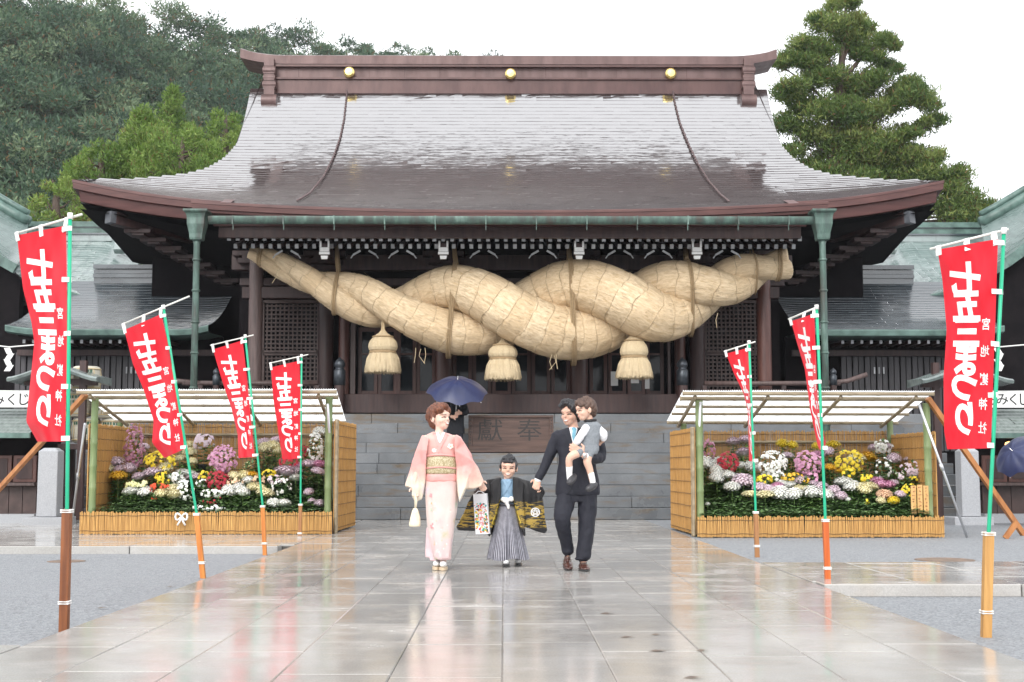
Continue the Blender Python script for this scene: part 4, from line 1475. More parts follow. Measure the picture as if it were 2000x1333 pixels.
def reed_wall(name, a, b, z0, z1, parent, seed, pitch=.017, inner=True):
    """a row of upright reeds between ground points a and b"""
    rng = random.Random(seed)
    a = Vector((a[0], a[1], 0)); b = Vector((b[0], b[1], 0))
    d = b - a; L = d.length; d.normalize(); nrm = Vector((d.y, -d.x, 0))
    v = []; f = []
    N = int(L / pitch)
    for i in range(N):
        c = a + d * ((i + .5) * pitch) + nrm * rng.uniform(-.004, .004)
        r = pitch * rng.uniform(.5, .62)
        t = rng.gauss(0, .004); top = z1 + rng.uniform(-.015, .02); bot = z0 + rng.uniform(-.002, .012)
        k = len(v)
        for zz_, off in ((bot, 0), (top, t)):
            for s in range(4):
                an = math.pi / 4 + math.pi / 2 * s
                v.append(c + d * (math.cos(an) * r + off) + nrm * (math.sin(an) * r) + Vector((0, 0, zz_)))
        f += [(k + s, k + (s + 1) % 4, k + 4 + (s + 1) % 4, k + 4 + s) for s in range(4)] + [(k + 4, k + 5, k + 6, k + 7)]
    o = mesh_obj(name, v, f, m_reed, parent); o['kind'] = 'stuff'
    mb = MB()
    nt_ = max(2, int((z1 - z0) / .16))
    for q in range(nt_):
        zz_ = lerp(z0 + .05, z1 - .05, q / (nt_ - 1))
        for s in (-1, 1):
            pts = [a + d * (L * i / 40) + nrm * (s * (pitch * .52 + .004)) + Vector((0, 0, zz_ + .006 * math.sin(i * 1.9 + q))) for i in range(41)]
            mb.tube(pts, .0035, 4, cap=False)
    mb.build('reed_tie', m_reed_tie, o)
    return o

def bamboo(mb, a, b, r, nodes=5):
    a = Vector(a); b = Vector(b)
    pts = []; rad = []
    for i in range(nodes + 1):
        t = i / nodes
        for dt, rr in ((-.012, 1), (0, 1.13), (.012, 1)):
            tt = t + dt
            if 0 <= tt <= 1: pts.append(a.lerp(b, tt)); rad.append(r * rr)
    mb.tube(pts, rad, 10)

STALL = {}
def stall(sx):
    word = 'left' if sx < 0 else 'right'
    D0 = 20.3 if sx < 0 else 19.35
    if sx < 0:
        xo, xi = P(155, 1042, D0).x, P(655, 1038, D0 + .35).x
    else:
        xi, xo = P(1362, 1047, D0).x, P(1846, 1050, D0).x
    DB = D0 + 2.7
    t = thing('flower_stall', ((xi + xo) / 2, D0, 0), '%s flower stall of bamboo and reed screens with a white corrugated roof' % word, 'stall', 'flower stalls in front of the steps')
    zf = P(985, 1001 if sx < 0 else 1010, D0).z
    # planter front: two staggered reed strips, then inner posts
    reed_wall('planter_reeds', (min(xi, xo), D0), (max(xi, xo), D0), .0, zf, t, 61 + sx)
    mb = MB(); mb.box(((xi + xo) / 2, D0 + .06, zf * .42), (abs(xo - xi), .03, zf * .7)); mb.build('planter_board', m_soil, t)
    mb = MB(); mb.box(((xi + xo) / 2, (D0 + DB) / 2 + .05, .10), (abs(xo - xi) - .1, DB - D0 - .1, .16)); mb.build('planter_soil', m_soil, t)
    # tiered shelf inside
    for k, (dy, zz_) in enumerate(((1.25, .45), (2.0, .72))):
        mb = MB(); mb.box(((xi + xo) / 2, D0 + dy + .3, zz_ / 2), (abs(xo - xi) - .3, .6, zz_)); mb.build('shelf_tier', m_soil, t)
    zs = P(985, 823 if sx < 0 else 838, D0 + .5).z
    xs_in = xi + (-.02 if sx < 0 else .02)
    # inner side screen faces the path; the outer one and the back one close the stall
    reed_wall('side_screen', (xs_in, D0 + .25), (xs_in + sx * -.06, DB), .02, zs, t, 70 + sx)
    for dy in (.22, .34): 
        mb = MB(); bamboo(mb, (xs_in - sx * .035, D0 + dy, 0), (xs_in - sx * .035, D0 + dy, zs + .02), .022); mb.build('screen_edge_pole', m_bamboo_dry, t, smooth=True)
    reed_wall('outer_screen', (xo, D0 + .3), (xo, DB), .02, zs - .05, t, 75 + sx)
    zb = P(985, 829 if sx < 0 else 843, DB).z
    reed_wall('back_screen', (min(xi, xo), DB), (max(xi, xo), DB), .02, zb, t, 79 + sx)
    mb = MB(); bamboo(mb, (xi, DB - .05, P(985, 850 if sx < 0 else 864, DB).z), (xo, DB - .05, P(985, 850 if sx < 0 else 864, DB).z), .025, 7); mb.build('back_pole', m_bamboo_dry, t, smooth=True)
    # green bamboo posts
    if sx < 0: posts = ((186, D0 + .28, 779), (643, D0 + .28, 776), (235, DB - .1, 826), (640, DB - .1, 828))
    else: posts = ((1365, D0 + .28, 783), (1809, D0 + .28, 788), (1738, DB - .12, 822), (1335, DB - .1, 828))
    for px, Y, py in posts:
        p = P(px, py, Y); mb = MB(); bamboo(mb, (p.x, Y, 0), p, .055 if Y < D0 + 1 else .05, 6); mb.build('bamboo_post', m_bamboo, t, smooth=True)
    # roof : high at the front, low at the back
    if sx < 0: c = [P(148, 764, D0 - .15), P(657, 763, D0 - .15), P(676, 826, DB + .1), P(226, 824, DB + .1)]
    else: c = [P(1334, 766, D0 - .15), P(1826, 767, D0 - .15), P(1752, 827, DB + .1), P(1302, 826, DB + .1)]
    N = 5
    for k in range(N):                      # overlapping corrugated sheets
        a0, a1 = k / N - (.006 if k else 0), (k + 1) / N
        mb = MB(); M_ = 90; rows = []
        for v_ in (0, 1):
            row = []
            for i in range(M_ + 1):
                u = lerp(a0, a1, i / M_)
                q = c[0].lerp(c[1], u).lerp(c[3].lerp(c[2], u), v_)
                q.z += .009 * math.sin(i * 2 * math.pi / 4.0) + .02 + (.004 if k % 2 else 0)
                row.append(q)
            rows.append(row)
        mb.grid(rows, flip=True); mb.build('corrugated_sheet', m_sheet, t, smooth=True)
    def rp(u, v_, dz=0): 
        q = c[0].lerp(c[1], u).lerp(c[3].lerp(c[2], u), v_); q.z += dz; return q
    for v_, r in ((.02, .028), (.17, .032), (.42, .022), (.66, .022), (.97, .026)):
        mb = MB(); bamboo(mb, rp(.0, v_, -.012), rp(1.0, v_, -.012), r, 9); mb.build('roof_batten', m_bamboo_dry, t, smooth=True)
    for u in (.05, .34, .63, .93):
        mb = MB(); bamboo(mb, rp(u, .03, -.06), rp(u, 1, -.06), .028, 5); mb.build('roof_rafter', m_bamboo_dry, t, smooth=True)
    # braces and poles
    if sx < 0:
        mb = MB(); mb.bar(P(168, 770, D0 + .2), G(-70, 1030, 0), .07); mb.build('brace', m_wood_or, t)
        rods = ((P(166, 828, D0 - .1), G(139, 1032, 0)), (P(640, 790, D0 - .05), G(655, 1036, 0)))
    else:
        mb = MB(); mb.bar(P(1812, 778, D0 + .2), G(2000, 1046, 0), .07); mb.build('brace', m_wood_or, t)
        mb = MB(); mb.bar(P(1986, 1020, D0 - .3), G(1963, 1052, 0), .07); mb.build('brace_foot', m_wood_or, t)
        rods = ((P(1795, 790, D0 - .05), G(1889, 1050, 0)), (P(1368, 786, D0 + .1), G(1357, 1044, 0)))
    for a, b in rods:
        mb = MB(); mb.tube([a, a.lerp(b, .5), b], .019, 8); mb.tube([a.lerp(b, .45), a.lerp(b, .5)], .027, 8); mb.build('steel_prop', m_silver, t, smooth=True)
    STALL[sx] = (t, D0, DB, xi, xo)
stall(-1); stall(1)

# ---- bow of white cord on the left planter front, price boards on the right
p = P(355, 1012, 20.22)
mb = MB()
for s in (-1, 1):
    mb.tube([p + Vector((s * .09 * math.sin(a), -.01 - .02 * math.sin(a), .02 + .05 * math.sin(2 * a))) for a in np.linspace(0, math.pi, 9)], .016, 6)
    mb.tube([p, p + Vector((s * .03, -.02, -.06)), p + Vector((s * .06, -.02, -.11))], .015, 6)
mb.ellipsoid(p, (.03, .025, .03), 8, 6)
o = mb.build('cord_bow', m_white, smooth=True); tag(o, 'white cord bow tied on the reed front of the left flower stall', 'bow')
bt = thing('name_board', tuple(P(1796, 1004, 19.55)), 'pale wooden name board with three planks standing at the right end of the flower stall', 'board')
m_plank = M('fresh_pine', (.52, .30, .10), (.66, .42, .17), 3, .5, stretch=(6, 6, .5))
for k in range(3):
    a = P(1778.5 + 12.2 * k, 949, 19.55); b = P(1790 + 12.2 * k, 1004, 19.55)
    mb = MB(); mb.box(((a.x + b.x) / 2, 19.55, (a.z + b.z) / 2 + (.0, .012, .0)[k]), (b.x - a.x, .03, a.z - b.z)); pl = mb.build('plank', m_plank, bt, bevel=.003)
    mk = MB()
    rng = random.Random(5 + k)
    for q in range(7):
        zz_ = lerp(a.z - .03, b.z + .06, q / 6)
        for s in range(2): mk.box(((a.x + b.x) / 2 + rng.uniform(-.014, .014), 19.5335, zz_ + rng.uniform(-.012, .012)), (rng.uniform(.01, .03), .001, rng.uniform(.005, .012)))
    o = mk.build('ink_mark', M('red_ink', (.25, .05, .02), None, 3, .6), pl); o['kind'] = 'stuff'
mb = MB()
for k in range(3):
    x = P(1784 + 12 * k, 1010, 19.55).x; mb.box((x, 19.56, P(985, 1008, 19.55).z - .08), (.025, .025, .22))
mb.build('board_leg', m_wood_or, bt)

# ================================================================== chrysanthemums
def mpetal(name, c1, c2, rv=.12):
    m = M(name, c1, c2, 9, .55, mode='obj', rv=rv, spec=.25)
    b = m.node_tree.nodes['Principled BSDF']
    b.inputs['Subsurface Weight'].default_value = .15
    b.inputs['Subsurface Radius'].default_value = (.01, .008, .006)
    return m
PET = {
    'white': mpetal('white_petal', (.74, .74, .68), (.82, .82, .79)),
    'cream': mpetal('cream_petal', (.74, .66, .36), (.80, .75, .52)),
    'yellow': mpetal('yellow_petal', (.72, .52, .02), (.80, .63, .06)),
    'gold': mpetal('gold_petal', (.68, .38, .02), (.76, .48, .05)),
    'lavender': mpetal('lavender_petal', (.64, .49, .57), (.78, .66, .72)),
    'pink': mpetal('pink_petal', (.56, .22, .38), (.70, .40, .54)),
    'magenta': mpetal('magenta_petal', (.40, .15, .23), (.58, .31, .41)),
    'red': mpetal('red_petal', (.33, .015, .03), (.45, .04, .06)),
    'scarlet': mpetal('scarlet_petal', (.55, .05, .02), (.62, .10, .04)),
    'peach': mpetal('peach_petal', (.66, .40, .24), (.74, .52, .36)),
    'lime': mpetal('lime_petal', (.60, .60, .24), (.72, .71, .42)),
}
WORD = {'white': 'white', 'cream': 'cream', 'yellow': 'bright yellow', 'gold': 'golden yellow', 'lavender': 'pale lavender', 'pink': 'pink', 'magenta': 'magenta', 'red': 'deep red', 'scarlet': 'scarlet', 'peach': 'peach', 'lime': 'greenish yellow'}
m_leaf = M('chrysanthemum_leaf', (.065, .13, .04), (.15, .26, .085), 14, .45, mode='obj', rv=.3)
m_leaf2 = M('chrysanthemum_leaf_light', (.10, .20, .045), (.21, .34, .10), 14, .45, mode='obj', rv=.25)

def bloom_verts(rng, R=1.0, flat=1.0, n=120):
    """incurved ball of strap petals, unit radius"""
    v = []; f = []
    for i in range(n):
        t = (i + .5) / n
        zc = 1 - 1.72 * t                  # from the crown to below the equator
        ph = i * 2.39996 + rng.uniform(-.1, .1)
        s = math.sqrt(max(0, 1 - zc * zc))
        d = Vector((s * math.cos(ph), s * math.sin(ph), zc))
        tan = Vector((-math.sin(ph), math.cos(ph), 0))
        upv = d.cross(tan) * -1
        ln = rng.uniform(.34, .46); w = rng.uniform(.10, .15)
        droop = -.28 if zc < -.1 else .10
        base = d * .62 - upv * (-.04)
        mid = d * .97 + upv * (droop * .4)
        tip = d * rng.uniform(.98, 1.12) + upv * (ln * (.75 if zc > 0 else -.55))
        k = len(v)
        v += [base - tan * w * .6, base + tan * w * .6, mid + tan * w - d * .03, mid - tan * w - d * .03, mid, tip + tan * w * .35, tip - tan * w * .35]
        f += [(k, k + 1, k + 2, k + 4), (k, k + 4, k + 3), (k + 4, k + 2, k + 5), (k + 3, k + 4, k + 6), (k + 4, k + 5, k + 6)]
    # core
    k = len(v)
    mb = MB(); mb.ellipsoid((0, 0, 0), (.66, .66, .62), 10, 6)
    v += mb.v; f += [tuple(q + k for q in t) for t in mb.f]
    return [Vector((a.x, a.y, a.z * flat)) for a in v], f
rng = random.Random(77)
BLOOMS = {}
def bloom_mesh(color, flat):
    key = (color, flat, rng.randrange(3))
    if key not in BLOOMS:
        v, f = bloom_verts(random.Random(hash(key[2]) + 5), 1, {0: .9, 1: .68, 2: .48}[flat])
        me = bpy.data.meshes.new('bloom'); me.from_pydata([tuple(q) for q in v], [], f); me.materials.append(PET[color])
        me.polygons.foreach_set('use_smooth', [False] * len(f)); BLOOMS[key] = me
    return BLOOMS[key]
def leaf_mesh(seed, n, light):
    r = random.Random(seed); v = []; f = []
    for i in range(n):
        z = r.uniform(.03, .97); a = i * 2.4 + r.uniform(-.5, .5)
        ln = r.uniform(.085, .14) * (1.1 - .3 * z)
        d = Vector((math.cos(a), math.sin(a), r.uniform(-.35, .45))).normalized(); s = d.cross(Vector((0, 0, 1))).normalized()
        b0 = Vector((0, 0, z)) + d * r.uniform(.0, .05); w = ln * .30
        m1 = b0 + d * ln * .45 + Vector((0, 0, .012)); tip = b0 + d * ln + Vector((0, 0, -.02))
        k = len(v)
        v += [b0, m1 + s * w, m1 - Vector((0, 0, .012)), m1 - s * w, m1 + d * ln * .25 + s * w * .8, m1 + d * ln * .25 - s * w * .8, tip]
        f += [(k, k + 1, k + 2), (k, k + 2, k + 3), (k + 1, k + 4, k + 6, k + 2), (k + 2, k + 6, k + 5, k + 3)]
    me = bpy.data.meshes.new('foliage'); me.from_pydata([tuple(q) for q in v], [], f); me.materials.append(m_leaf2 if light else m_leaf)
    return me
LEAVES = [leaf_mesh(100 + k, 46, k % 3 == 2) for k in range(6)]
_mb = MB(); _mb.tube([(0, 0, 0), (.008, .004, .5), (0, 0, 1)], .007, 5); _so = _mb.build('stem', m_leaf2); STEM = _so.data; bpy.data.objects.remove(_so)
counts = {}
def label_of(color, kind, row, side):
    key = (color, kind, row, side); counts[key] = counts.get(key, 0) + 1
    return counts[key]
ORD = ['first', 'second', 'third', 'fourth', 'fifth', 'sixth', 'seventh', 'eighth', 'ninth', 'tenth', 'eleventh', 'twelfth', 'thirteenth', 'fourteenth', 'fifteenth', 'sixteenth', 'seventeenth', 'eighteenth', 'nineteenth', 'twentieth']
pend = []
def ball(side, px, py, r, color, flat=0):
    _, D0, DB, xi, xo = STALL[side]
    k = max(0, min(1, (1000 - py) / 150))
    Y = D0 + lerp(.32, 2.35, k)
    row = 'front' if Y < D0 + .95 else 'middle' if Y < D0 + 1.6 else 'back'
    pend.append((side, row, color, 'ball', px, (px, py, r, flat, Y, D0)))
def bush(side, px, py, rx, ry, color, fr=.028, sparse=1.0, pot=False):
    _, D0, DB, xi, xo = STALL[side]
    k = max(0, min(1, (1000 - py - ry * .4) / 150))
    Y = D0 + lerp(.40, 2.2, k)
    row = 'front' if Y < D0 + .95 else 'middle' if Y < D0 + 1.6 else 'back'
    pend.append((side, row, color, 'bush', px, (px, py, rx, ry, fr, sparse, Y, D0, pot)))
def z7(zx, zy): return 100 + zx / 3.226, 720 + zy / 3.226
def z8(zx, zy): return 1280 + zx / 3.226, 720 + zy / 3.226
S = 3.226
Lb = [(405, 590, 50, 'lavender', 1), (330, 606, 34, 'lavender', 0), (340, 628, 44, 'cream', 1), (490, 632, 38, 'lavender', 0), (420, 678, 45, 'gold', 1), (547, 683, 32, 'lavender', 0), (635, 655, 50, 'lavender', 1), (720, 628, 36, 'cream', 0), (430, 634, 32, 'lavender', 1), (585, 490, 28, 'lavender', 1),
      (808, 570, 34, 'cream', 1), (890, 585, 26, 'cream', 0), (872, 525, 36, 'cream', 1), (867, 482, 30, 'cream', 0), (1335, 465, 36, 'lavender', 1), (1415, 455, 36, 'lavender', 1), (1350, 500, 36, 'cream', 0), (1395, 488, 36, 'cream', 0), (1432, 520, 30, 'cream', 0), (1690, 402, 36, 'white', 0),
      (1690, 606, 38, 'pink', 1), (1625, 602, 40, 'lavender', 1), (1560, 612, 32, 'pink', 1), (1480, 652, 60, 'lavender', 1), (1545, 640, 30, 'lavender', 1), (1682, 648, 36, 'lavender', 1), (860, 663, 56, 'white', 2), (1105, 680, 26, 'red', 1), (1150, 680, 33, 'cream', 0), (1215, 678, 36, 'cream', 0), (1262, 670, 40, 'gold', 2),
      (500, 776, 42, 'white', 1), (590, 778, 37, 'white', 0), (690, 792, 36, 'cream', 0), (765, 762, 34, 'cream', 0), (778, 796, 38, 'cream', 0), (1120, 770, 38, 'white', 0), (1180, 748, 32, 'white', 0), (1205, 780, 38, 'white', 0), (1242, 708, 36, 'white', 1), (1272, 750, 36, 'cream', 0), (1318, 756, 30, 'cream', 0), (1350, 786, 46, 'cream', 1), (1400, 850, 34, 'white', 0), (1465, 850, 38, 'white', 1), (1622, 780, 26, 'lavender', 0), (1640, 838, 20, 'lavender', 0), (1690, 852, 30, 'lavender', 0), (790, 690, 44, 'white', 2), (900, 680, 40, 'lavender', 2), (1540, 690, 34, 'white', 1)]
for zx, zy, r, c, fl_ in Lb: ball(-1, *z7(zx, zy), r / S, c, fl_)
Lh = [(525, 500, 62, 150, 'magenta', .035, 1), (690, 585, 98, 62, 'yellow', .04, 1.2), (957, 462, 72, 42, 'lavender', .06, 1.3, True), (1085, 570, 92, 84, 'pink', .036, 1.3, True), (1243, 610, 36, 22, 'lime', .012, .12, True), (1500, 592, 62, 42, 'red', .036, 1.2), (1600, 520, 24, 40, 'red', .03, 1), (1665, 505, 46, 105, 'white', .036, .8),
      (705, 692, 46, 42, 'yellow', .03, 1.1), (965, 676, 38, 28, 'yellow', .034, 1.3), (1050, 708, 72, 62, 'red', .034, 1.3), (1375, 662, 42, 26, 'yellow', .03, 1.1), (1410, 700, 44, 26, 'lavender', .04, 1.2), (1455, 740, 62, 62, 'white', .03, .35), (545, 736, 78, 28, 'lime', .04, 1.2), (680, 752, 72, 26, 'scarlet', .034, 1.2), (648, 812, 20, 12, 'scarlet', .03, 1), (845, 765, 52, 62, 'white', .034, .9),
      (1015, 786, 82, 22, 'white', .036, 1.3), (1000, 876, 108, 16, 'white', .034, 1.2), (1015, 832, 66, 22, 'red', .024, .3), (1160, 720, 52, 26, 'peach', .04, 1.1), (1310, 702, 42, 32, 'peach', .04, 1.2), (800, 690, 50, 36, 'white', .036, 1), (950, 720, 40, 22, 'white', .034, .8)]
for t_ in Lh: bush(-1, *z7(t_[0], t_[1]), t_[2] / S, t_[3] / S, *t_[4:])
Rb = [(490, 462, 36, 'lavender', 1), (573, 450, 40, 'lavender', 1), (553, 530, 40, 'lavender', 1), (800, 476, 33, 'yellow', 0), (862, 485, 30, 'yellow', 0), (1016, 490, 26, 'yellow', 0), (1117, 482, 40, 'yellow', 1), (835, 549, 32, 'lavender', 1), (1030, 542, 33, 'pink', 1), (1090, 525, 30, 'lavender', 0), (1265, 572, 50, 'cream', 1), (1335, 560, 46, 'gold', 1), (1375, 502, 28, 'lavender', 0), (1470, 497, 26, 'lavender', 0), (1505, 570, 38, 'lavender', 0), (1605, 572, 32, 'lavender', 1), (1102, 625, 34, 'gold', 1), (1165, 646, 26, 'gold', 1),
      (315, 597, 42, 'white', 0), (395, 590, 38, 'white', 0), (390, 640, 36, 'white', 0), (386, 692, 38, 'white', 0), (455, 672, 42, 'white', 1), (533, 612, 36, 'white', 1), (610, 617, 40, 'white', 0), (483, 746, 42, 'white', 1), (552, 706, 56, 'lavender', 1), (655, 748, 38, 'lavender', 1), (712, 757, 32, 'lavender', 1), (765, 742, 35, 'pink', 1), (803, 722, 30, 'white', 1), (845, 738, 34, 'white', 1), (910, 707, 33, 'lavender', 0), (902, 757, 32, 'cream', 1), (1185, 716, 48, 'white', 1), (1235, 742, 42, 'white', 0), (1280, 745, 36, 'cream', 1), (1345, 742, 42, 'cream', 1), (1385, 702, 40, 'pink', 2), (1420, 733, 44, 'pink', 1), (1465, 735, 40, 'pink', 1), (1502, 722, 26, 'lavender', 0),
      (605, 792, 46, 'cream', 2), (690, 796, 52, 'cream', 2), (785, 786, 48, 'white', 0), (873, 792, 42, 'white', 0), (985, 782, 50, 'white', 0), (1072, 796, 42, 'white', 0), (1040, 745, 40, 'lavender', 1), (1122, 766, 34, 'lavender', 0), (1170, 806, 34, 'lavender', 0), (1320, 766, 36, 'cream', 0), (1370, 746, 30, 'cream', 0), (1443, 793, 40, 'peach', 1), (1422, 835, 26, 'cream', 0), (1500, 835, 30, 'yellow', 0), (1545, 792, 28, 'lavender', 1), (330, 856, 14, 'white', 0), (1215, 826, 14, 'white', 0), (940, 760, 30, 'cream', 1), (1000, 725, 30, 'lavender', 1)]
for zx, zy, r, c, fl_ in Rb: ball(1, *z8(zx, zy), r / S, c, fl_)
Rh = [(338, 512, 36, 72, 'magenta', .036, 1.1), (455, 592, 68, 68, 'red', .036, 1.3), (730, 600, 96, 80, 'white', .042, 1.2), (770, 690, 44, 42, 'white', .038, 1), (960, 600, 88, 82, 'pink', .036, 1.3), (990, 690, 38, 32, 'pink', .034, 1.2), (1220, 592, 86, 78, 'yellow', .042, 1.3), (1215, 664, 40, 28, 'yellow', .036, 1.2), (1430, 490, 58, 42, 'white', .046, 1.2), (1440, 625, 62, 62, 'white', .034, .35), (1625, 640, 82, 52, 'lavender', .04, .9), (1640, 692, 34, 16, 'yellow', .03, .9), (1600, 770, 42, 52, 'yellow', .032, .7), (685, 698, 52, 24, 'yellow', .036, 1.4), (860, 688, 66, 26, 'gold', .036, 1.4), (940, 706, 26, 16, 'gold', .034, 1.2), (1325, 690, 44, 20, 'yellow', .034, 1.3), (1545, 680, 36, 22, 'lavender', .036, .9), (1330, 838, 20, 14, 'yellow', .024, .7)]
for t_ in Rh: bush(1, *z8(t_[0], t_[1]), t_[2] / S, t_[3] / S, *t_[4:])

def flower_disc(v, f, c, nrm, r, rng):
    a = nrm.orthogonal().normalized(); b = nrm.cross(a)
    k = len(v); n = 8; a0 = rng.uniform(0, 1)
    v.append(c + nrm * r * .32)
    for i in range(n):
        an = a0 + 2 * math.pi * i / n
        rr = r * (1.0 if i % 2 else .62)
        v.append(c + (a * math.cos(an) + b * math.sin(an)) * rr + nrm * (r * (.05 if i % 2 else .26)))
    for i in range(n): f.append((k, k + 1 + i, k + 1 + (i + 1) % n))

pend.sort(key=lambda t: (t[0], t[1], t[2], t[3], t[4]))
tot = {}
for side, row, color, kind, px, d in pend: tot[(side, row, color, kind)] = tot.get((side, row, color, kind), 0) + 1
seen = {}
frng = random.Random(42)
def foliage(t, base, top, n, spread):
    for q in range(n):
        o = link(bpy.data.objects.new('foliage', frng.choice(LEAVES)), t)
        h = max(.12, top - base.z)
        o.location = (frng.uniform(-spread, spread), frng.uniform(-spread * .6, spread * .6), 0)
        s = frng.uniform(.9, 1.35)
        o.scale = (s, s, h); o.rotation_euler = (0, 0, frng.uniform(0, 6.28))
for side, row, color, kind, px, d in pend:
    key = (side, row, color, kind); seen[key] = i_ = seen.get(key, 0) + 1
    n_ = tot[key]; sw = 'left' if side < 0 else 'right'
    what = '%s ball chrysanthemum' % WORD[color] if kind == 'ball' else '%s small-flowered chrysanthemum bush' % WORD[color]
    pos = 'alone of its colour' if n_ == 1 else 'leftmost of its colour' if i_ == 1 else 'rightmost of its colour' if i_ == n_ else ORD[i_ - 1] + ' of its colour from left'
    lab = '%s, %s, %s row, %s stall' % (what, pos, row, sw)
    if kind == 'ball':
        px, py, r, flat, Y, D0 = d
        c = P(px, py, Y); rr = r * Y / FPX
        zb = .15 if Y < D0 + 1.2 else .42 if Y < D0 + 1.95 else .70
        t = thing('chrysanthemum', (c.x, Y, zb), lab, 'flower', 'ball chrysanthemums in the %s stall' % sw)
        o = link(bpy.data.objects.new('bloom', bloom_mesh(color, flat)), t)
        o.location = (0, 0, c.z - zb); o.scale = (rr * 1.25, rr * 1.25, rr * 1.12 * frng.uniform(.92, 1.08)); o.rotation_euler = (frng.uniform(-.25, .1), frng.uniform(-.25, .25), frng.uniform(0, 6.28))
        s = link(bpy.data.objects.new('stem', STEM), t); s.scale = (1, 1, max(.1, c.z - zb - rr * .4))
        foliage(t, Vector((0, 0, zb)), c.z - rr * .55, 3 if row == 'front' else 2, .06)
    else:
        px, py, rx, ry, fr, sparse, Y, D0, pot = d
        c = P(px, py, Y); k = Y / FPX; RX, RY = rx * k, ry * k
        zb = .15 if Y < D0 + 1.2 else .42 if Y < D0 + 1.95 else .70
        zb = min(zb, c.z - RY * .8)
        t = thing('chrysanthemum_bush', (c.x, Y, zb), lab, 'flower', 'bush chrysanthemums in the %s stall' % sw)
        v = []; f = []
        RD = min(RX, .22)
        area = RX * RY * 2.2
        n = int(area / (fr * fr * 1.5) * sparse * 2.2); n = max(6, min(n, 700))
        for q in range(n):
            u = frng.uniform(-1, 1); a = frng.uniform(-math.pi, math.pi)
            s_ = math.sqrt(1 - u * u)
            nr = Vector((s_ * math.cos(a), -abs(s_ * math.sin(a)) if frng.random() < .8 else abs(s_ * math.sin(a)) * .5, u))
            rj = frng.uniform(.82, 1.06)
            pt = Vector((nr.x * RX * rj, nr.y * RD * rj, nr.z * RY * rj + c.z - zb))
            nn = (nr + Vector((0, -.4, .35)) + Vector((frng.uniform(-.4, .4), frng.uniform(-.4, .4), frng.uniform(-.4, .4)))).normalized()
            flower_disc(v, f, pt, nn, fr * frng.uniform(.7, 1.1), frng)
        o = mesh_obj('flower_cluster', v, f, PET[color], t, world_coords=False); o['kind'] = 'stuff'
        # leaves filling the cluster
        v = []; f = []
        for q in range(max(30, int(n * .6))):
            u = frng.uniform(-1, 1); a = frng.uniform(0, 6.283); s_ = math.sqrt(1 - u * u); rj = frng.uniform(.3, .9)
            pt = Vector((s_ * math.cos(a) * RX * rj, s_ * math.sin(a) * RD * rj, u * RY * rj + c.z - zb))
            dv = Vector((frng.uniform(-1, 1), frng.uniform(-1, .3), frng.uniform(-.6, .8))).normalized(); sd = dv.cross(Vector((0, 0, 1))).normalized() if abs(dv.z) < .98 else Vector((1, 0, 0))
            L_ = frng.uniform(.05, .09); kq = len(v)
            v += [pt, pt + dv * L_ * .5 + sd * L_ * .3, pt + dv * L_, pt + dv * L_ * .5 - sd * L_ * .3]; f.append((kq, kq + 1, kq + 2, kq + 3))
        o = mesh_obj('leaf', v, f, m_leaf, t, world_coords=False); o['kind'] = 'stuff'
        if c.z - RY - zb > .08: foliage(t, Vector((0, 0, zb)), c.z - RY * .6, 3, min(.12, RX * .6))
        if pot:
            mb = MB(); pz = max(0, c.z - RY * (2.6 if ry < 20 else 1.0) - zb - .1)
            mb.lathe([(.07, pz - .16), (.095, pz - .01), (.105, pz), (.105, pz + .02), (.085, pz + .02), (.08, pz - .02)], (0, -.1, 0), 18)
            mb.build('pot', m_pot, t, world_coords=False, auto=40)
# leafy plants without open blooms filling the beds
for side in (-1, 1):
    _, D0, DB, xi, xo = STALL[side]
    lo_, hi_ = min(xi, xo) + .18, max(xi, xo) - .18
    rows_ = ((D0 + .22, 30, .15, .40), (D0 + .55, 22, .15, .50), (D0 + 1.0, 16, .2, .62), (D0 + 1.5, 12, .45, .82), (D0 + 2.2, 9, .7, 1.0))
    t = thing('foliage_bed', ((lo_ + hi_) / 2, D0 + .3, .15), 'dark green leafy undergrowth of the %s flower stall' % ('left' if side < 0 else 'right'), 'foliage', 'undergrowth of the flower stalls', kind='stuff')
    v = []; f = []
    for y, n, z0, z1 in rows_:
        for q in range(n * 2):
            x = lerp(lo_, hi_, (q + frng.uniform(0, 1)) / (n * 2)); h = (z1 - z0) * frng.uniform(.75, 1.05)
            me = frng.choice(LEAVES); k = len(v); ca, sa = math.cos(q * 2.1), math.sin(q * 2.1); s = frng.uniform(.9, 1.3)
            v += [(x + (w.co.x * ca - w.co.y * sa) * s, y + (w.co.x * sa + w.co.y * ca) * s + 0, z0 + w.co.z * h) for w in me.vertices]
            f += [tuple(i + k for i in p_.vertices) for p_ in me.polygons]
    o = mesh_obj('leaf', v, f, m_leaf, t); o['kind'] = 'stuff'
